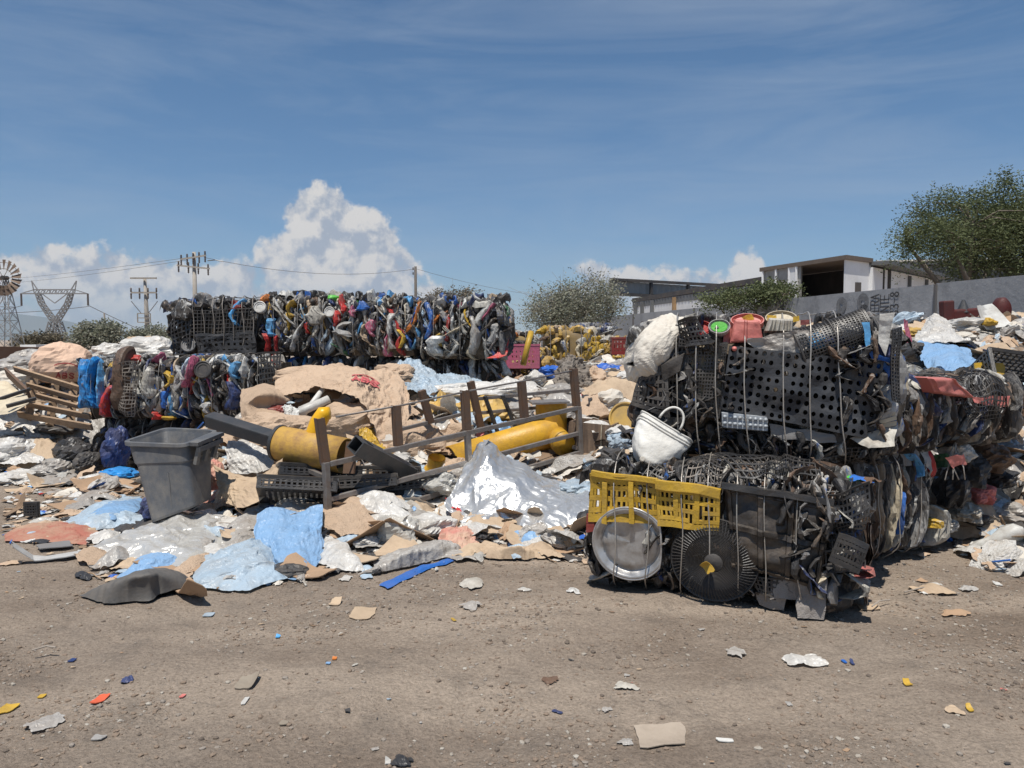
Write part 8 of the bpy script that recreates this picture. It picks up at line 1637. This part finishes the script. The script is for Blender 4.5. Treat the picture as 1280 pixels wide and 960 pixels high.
for i, (nm, lab, cat, px, py, w_, h_, m_, fl) in enumerate((
    ('cardboard_piece', 'tan torn cardboard lying alone on the dirt right of the blue sheet', 'cardboard', 453, 767, 42, 18, CARD2, 0), ('cardboard_piece', 'small tan card scrap left of the lone torn cardboard', 'cardboard', 419, 755, 18, 9, CARD2, 0), ('board_scrap', 'greyish triangular board scrap on the dirt at lower left', 'scrap', 309, 857, 34, 22, mat('grey_tan_board', (.28, .24, .19), .85, dirt=.3), 0), ('paper_scrap', 'little white paper below the triangular board', 'scrap', 307, 879, 8, 12, WHT, 0),
    ('film_scrap', 'dirty clear plastic sheet on the dirt in the lower left corner', 'film', 52, 907, 64, 34, FILMG, 1), ('film_scrap', 'small frosted plastic shard right of the lower left sheet', 'film', 124, 925, 22, 12, FILMG, 0), ('plastic_shard', 'yellow plastic shard at the left picture edge', 'scrap', 8, 880, 24, 18, YEL, 0), ('plastic_shard', 'tiny yellow plastic bit above the yellow shard', 'scrap', 52, 864, 10, 6, YEL, 0), ('plastic_shard', 'bright red orange plastic shard at lower left', 'scrap', 125, 875, 18, 17, mat('coral_plastic', (.70, .12, .05), .5, dirt=.15), 0), ('plastic_shard', 'tiny red plastic bit right of the coral shard', 'scrap', 228, 871, 7, 8, FRD, 0),
    ('plastic_shard', 'dark blue bottle cap sized bit on the left dirt', 'scrap', 90, 817, 9, 6, NVY, 0), ('plastic_shard', 'grey blue crumpled bit above the coral shard', 'scrap', 160, 850, 18, 12, NVY, 1), ('flattened_shoe', 'flattened grey shoe on the dirt below the heap front', 'shoe', 591, 731, 38, 16, WHD, 1), ('film_scrap', 'grey and black flattened scrap below the shoe', 'scrap', 588, 759, 36, 10, FILMG, 1), ('crumpled_paper', 'little crumpled pale paper left of the steel lid', 'paper', 716, 739, 20, 11, FILM, 1),
    ('white_wrapper', 'long dirty white wrapper on the dirt below the front bales', 'wrapper', 1009, 825, 76, 17, FILM, 1), ('plastic_shard', 'blue cap sized bit at the end of the white wrapper', 'scrap', 1055, 826, 7, 7, BLU, 0), ('plastic_shard', 'second smaller dark blue bit right of the blue cap', 'scrap', 1065, 828, 6, 5, NVY, 0), ('board_scrap', 'large flat tan board scrap near the bottom of the picture', 'scrap', 826, 918, 82, 40, mat('dusty_tan_board', (.36, .30, .24), .9, dirt=.35), 0), ('film_scrap', 'crumbled grey scrap touching the left of the large tan board', 'scrap', 782, 925, 26, 12, FILMG, 1),
    ('black_ribbon', 'tangle of black plastic ribbon at the bottom edge', 'scrap', 502, 950, 34, 16, BLK, 1), ('paper_scrap', 'white scrap left of the black ribbon', 'scrap', 485, 951, 10, 8, WHT, 0), ('film_scrap', 'dark crumpled leaf like scrap in the middle of the dirt', 'scrap', 688, 848, 24, 12, BRN, 1), ('film_scrap', 'pale torn fibres in the middle of the dirt', 'scrap', 782, 856, 40, 14, WHD, 1), ('film_scrap', 'grey mud lumps and paper left of the white wrapper', 'scrap', 920, 816, 30, 18, FILMG, 1),
    ('plastic_shard', 'small orange yellow shard on the right dirt', 'scrap', 1134, 859, 12, 7, YEL, 0), ('crumpled_paper', 'tan crumpled paper on the right dirt', 'paper', 1192, 891, 30, 12, CARD2, 1), ('plastic_shard', 'yellow cap beside the tan crumpled paper', 'scrap', 1212, 889, 9, 8, YEL, 0), ('white_stick', 'thin white stick on the dirt near the large tan board', 'stick', 907, 925, 30, 3, WHT, 0), ('paper_scrap', 'grey stone like paper in the lower middle dirt', 'scrap', 758, 884, 16, 9, FILMG, 1),
    ('blue_box_piece', 'dark blue plastic piece at the right picture edge', 'plastic piece', 1274, 683, 18, 10, NVY, 1), ('film_scrap', 'torn papers and twigs on the dirt right of the front bales', 'scrap', 1165, 738, 60, 14, CARD2, 1), ('film_scrap', 'second spread of torn papers further right of the front bales', 'scrap', 1196, 765, 50, 10, CARD, 1), ('paper_scrap', 'small white paper near the right edge of the dirt', 'scrap', 1247, 727, 14, 4, WHT, 0), ('cardboard_piece', 'brown splinters beside the right corner of the front bale', 'scrap', 1085, 755, 34, 8, CARD2, 0),
    ('paper_scrap', 'small pale scrap in the dirt below the pale blue sheet', 'scrap', 261, 762, 16, 7, FILMB, 0), ('paper_scrap', 'tiny blue scrap left of the lone tan card', 'scrap', 348, 795, 8, 4, LBL, 0), ('plastic_shard', 'tiny orange scrap in the middle left dirt', 'scrap', 418, 826, 8, 4, ORG, 0), ('paper_scrap', 'tiny sky blue scrap beside the tiny orange one', 'scrap', 410, 833, 8, 4, FILMC, 0), ('board_scrap', 'greyish flat stone like scrap below the tan cardboard', 'scrap', 355, 908, 14, 8, mat('grey_tan_board', (.28, .24, .19)), 0))):
    flatpiece(nm, lab, cat, px, py, w_, h_, m_, 1200 + i, film=bool(fl))
for i, ((x0, y0, x1, y1), lab) in enumerate((((1130, 742, 1180, 736), 'thin dry twig in the torn papers at the right'), ((1090, 760, 1112, 752), 'thin splinter by the front bale corner'), ((40, 815, 70, 812), 'thin pale twig on the dirt at the left'))):
    a, b_ = G(x0, y0), G(x1, y1); mb = MB(); mb.tube([a + Vector((0, 0, .01)), a.lerp(b_, .5) + Vector((0, .02, .018)), b_ + Vector((0, 0, .012))], .005, 5); o = mb.build('twig', TWIG); tag(o, lab, 'twig')

# ================================================================ the air between here and the hills
def air():
    mb = MB(); mb.box((-9500, -3500, -60), (9500, 11500, 400)); m = bpy.data.materials.new('hazy_air'); m.use_nodes = True; nt = m.node_tree; nt.nodes.clear()
    out = nt.nodes.new('ShaderNodeOutputMaterial'); v = nt.nodes.new('ShaderNodeVolumePrincipled'); v.inputs['Color'].default_value = (.80, .88, 1.0, 1); v.inputs['Density'].default_value = .00009; v.inputs['Anisotropy'].default_value = .1
    nt.links.new(v.outputs[0], out.inputs['Volume']); o = mb.build('haze', m, origin=(0, 0, 0)); tag(o, 'thin blue haze between the yard and the far hills', 'haze', kind='stuff')
air()

# ================================================================ pieces of parts go one level deeper
def mid(o):
    c = [Vector(b) for b in o.bound_box]; return sum(c, Vector()) / 8
def nest(child, part):
    for t in [o for o in bpy.data.objects if o.parent is None]:
        ch = [c for c in t.children]; ps = [c for c in ch if c.name.split('.')[0] == part]
        if not ps: continue
        for c in ch:
            if c.name.split('.')[0] == child: c.parent = min(ps, key=lambda p: (mid(p) - mid(c)).length)
for c, p in (('lid_rim', 'round_steel_lid'), ('grille_ring', 'fan_disc'), ('grille_spoke', 'fan_disc'), ('grille_hub', 'fan_disc'), ('yellow_fragment', 'fan_disc'), ('suitcase_edge', 'suitcase_side'), ('crate_rim', 'crate_side'), ('crate_rib', 'crate_side'), ('tray_blister', 'blister_tray'), ('basket_rim', 'laundry_basket'),
             ('bucket_rim', 'red_bucket'), ('lid_centre', 'white_ringed_lid'), ('insulator', 'crossarm'), ('stencil_disc', 'wall_panel'), ('stencil_lettering', 'wall_panel'), ('joint_strip', 'wall_panel'), ('window', 'end_wall'), ('vent_pipe', 'roof'), ('hub', 'blade_wheel'), ('wheel_rim', 'blade_wheel'), ('end_ring', 'yellow_drum'), ('mould_seam', 'bin_body'), ('snap_button', 'bag_body'), ('rim_band', 'bag_body'), ('slot_shade_plate', 'tube'), ('roof_corrugation', 'roof'), ('horn', 'crossarm'), ('door_leaf', 'side_wall')):
    nest(c, p)
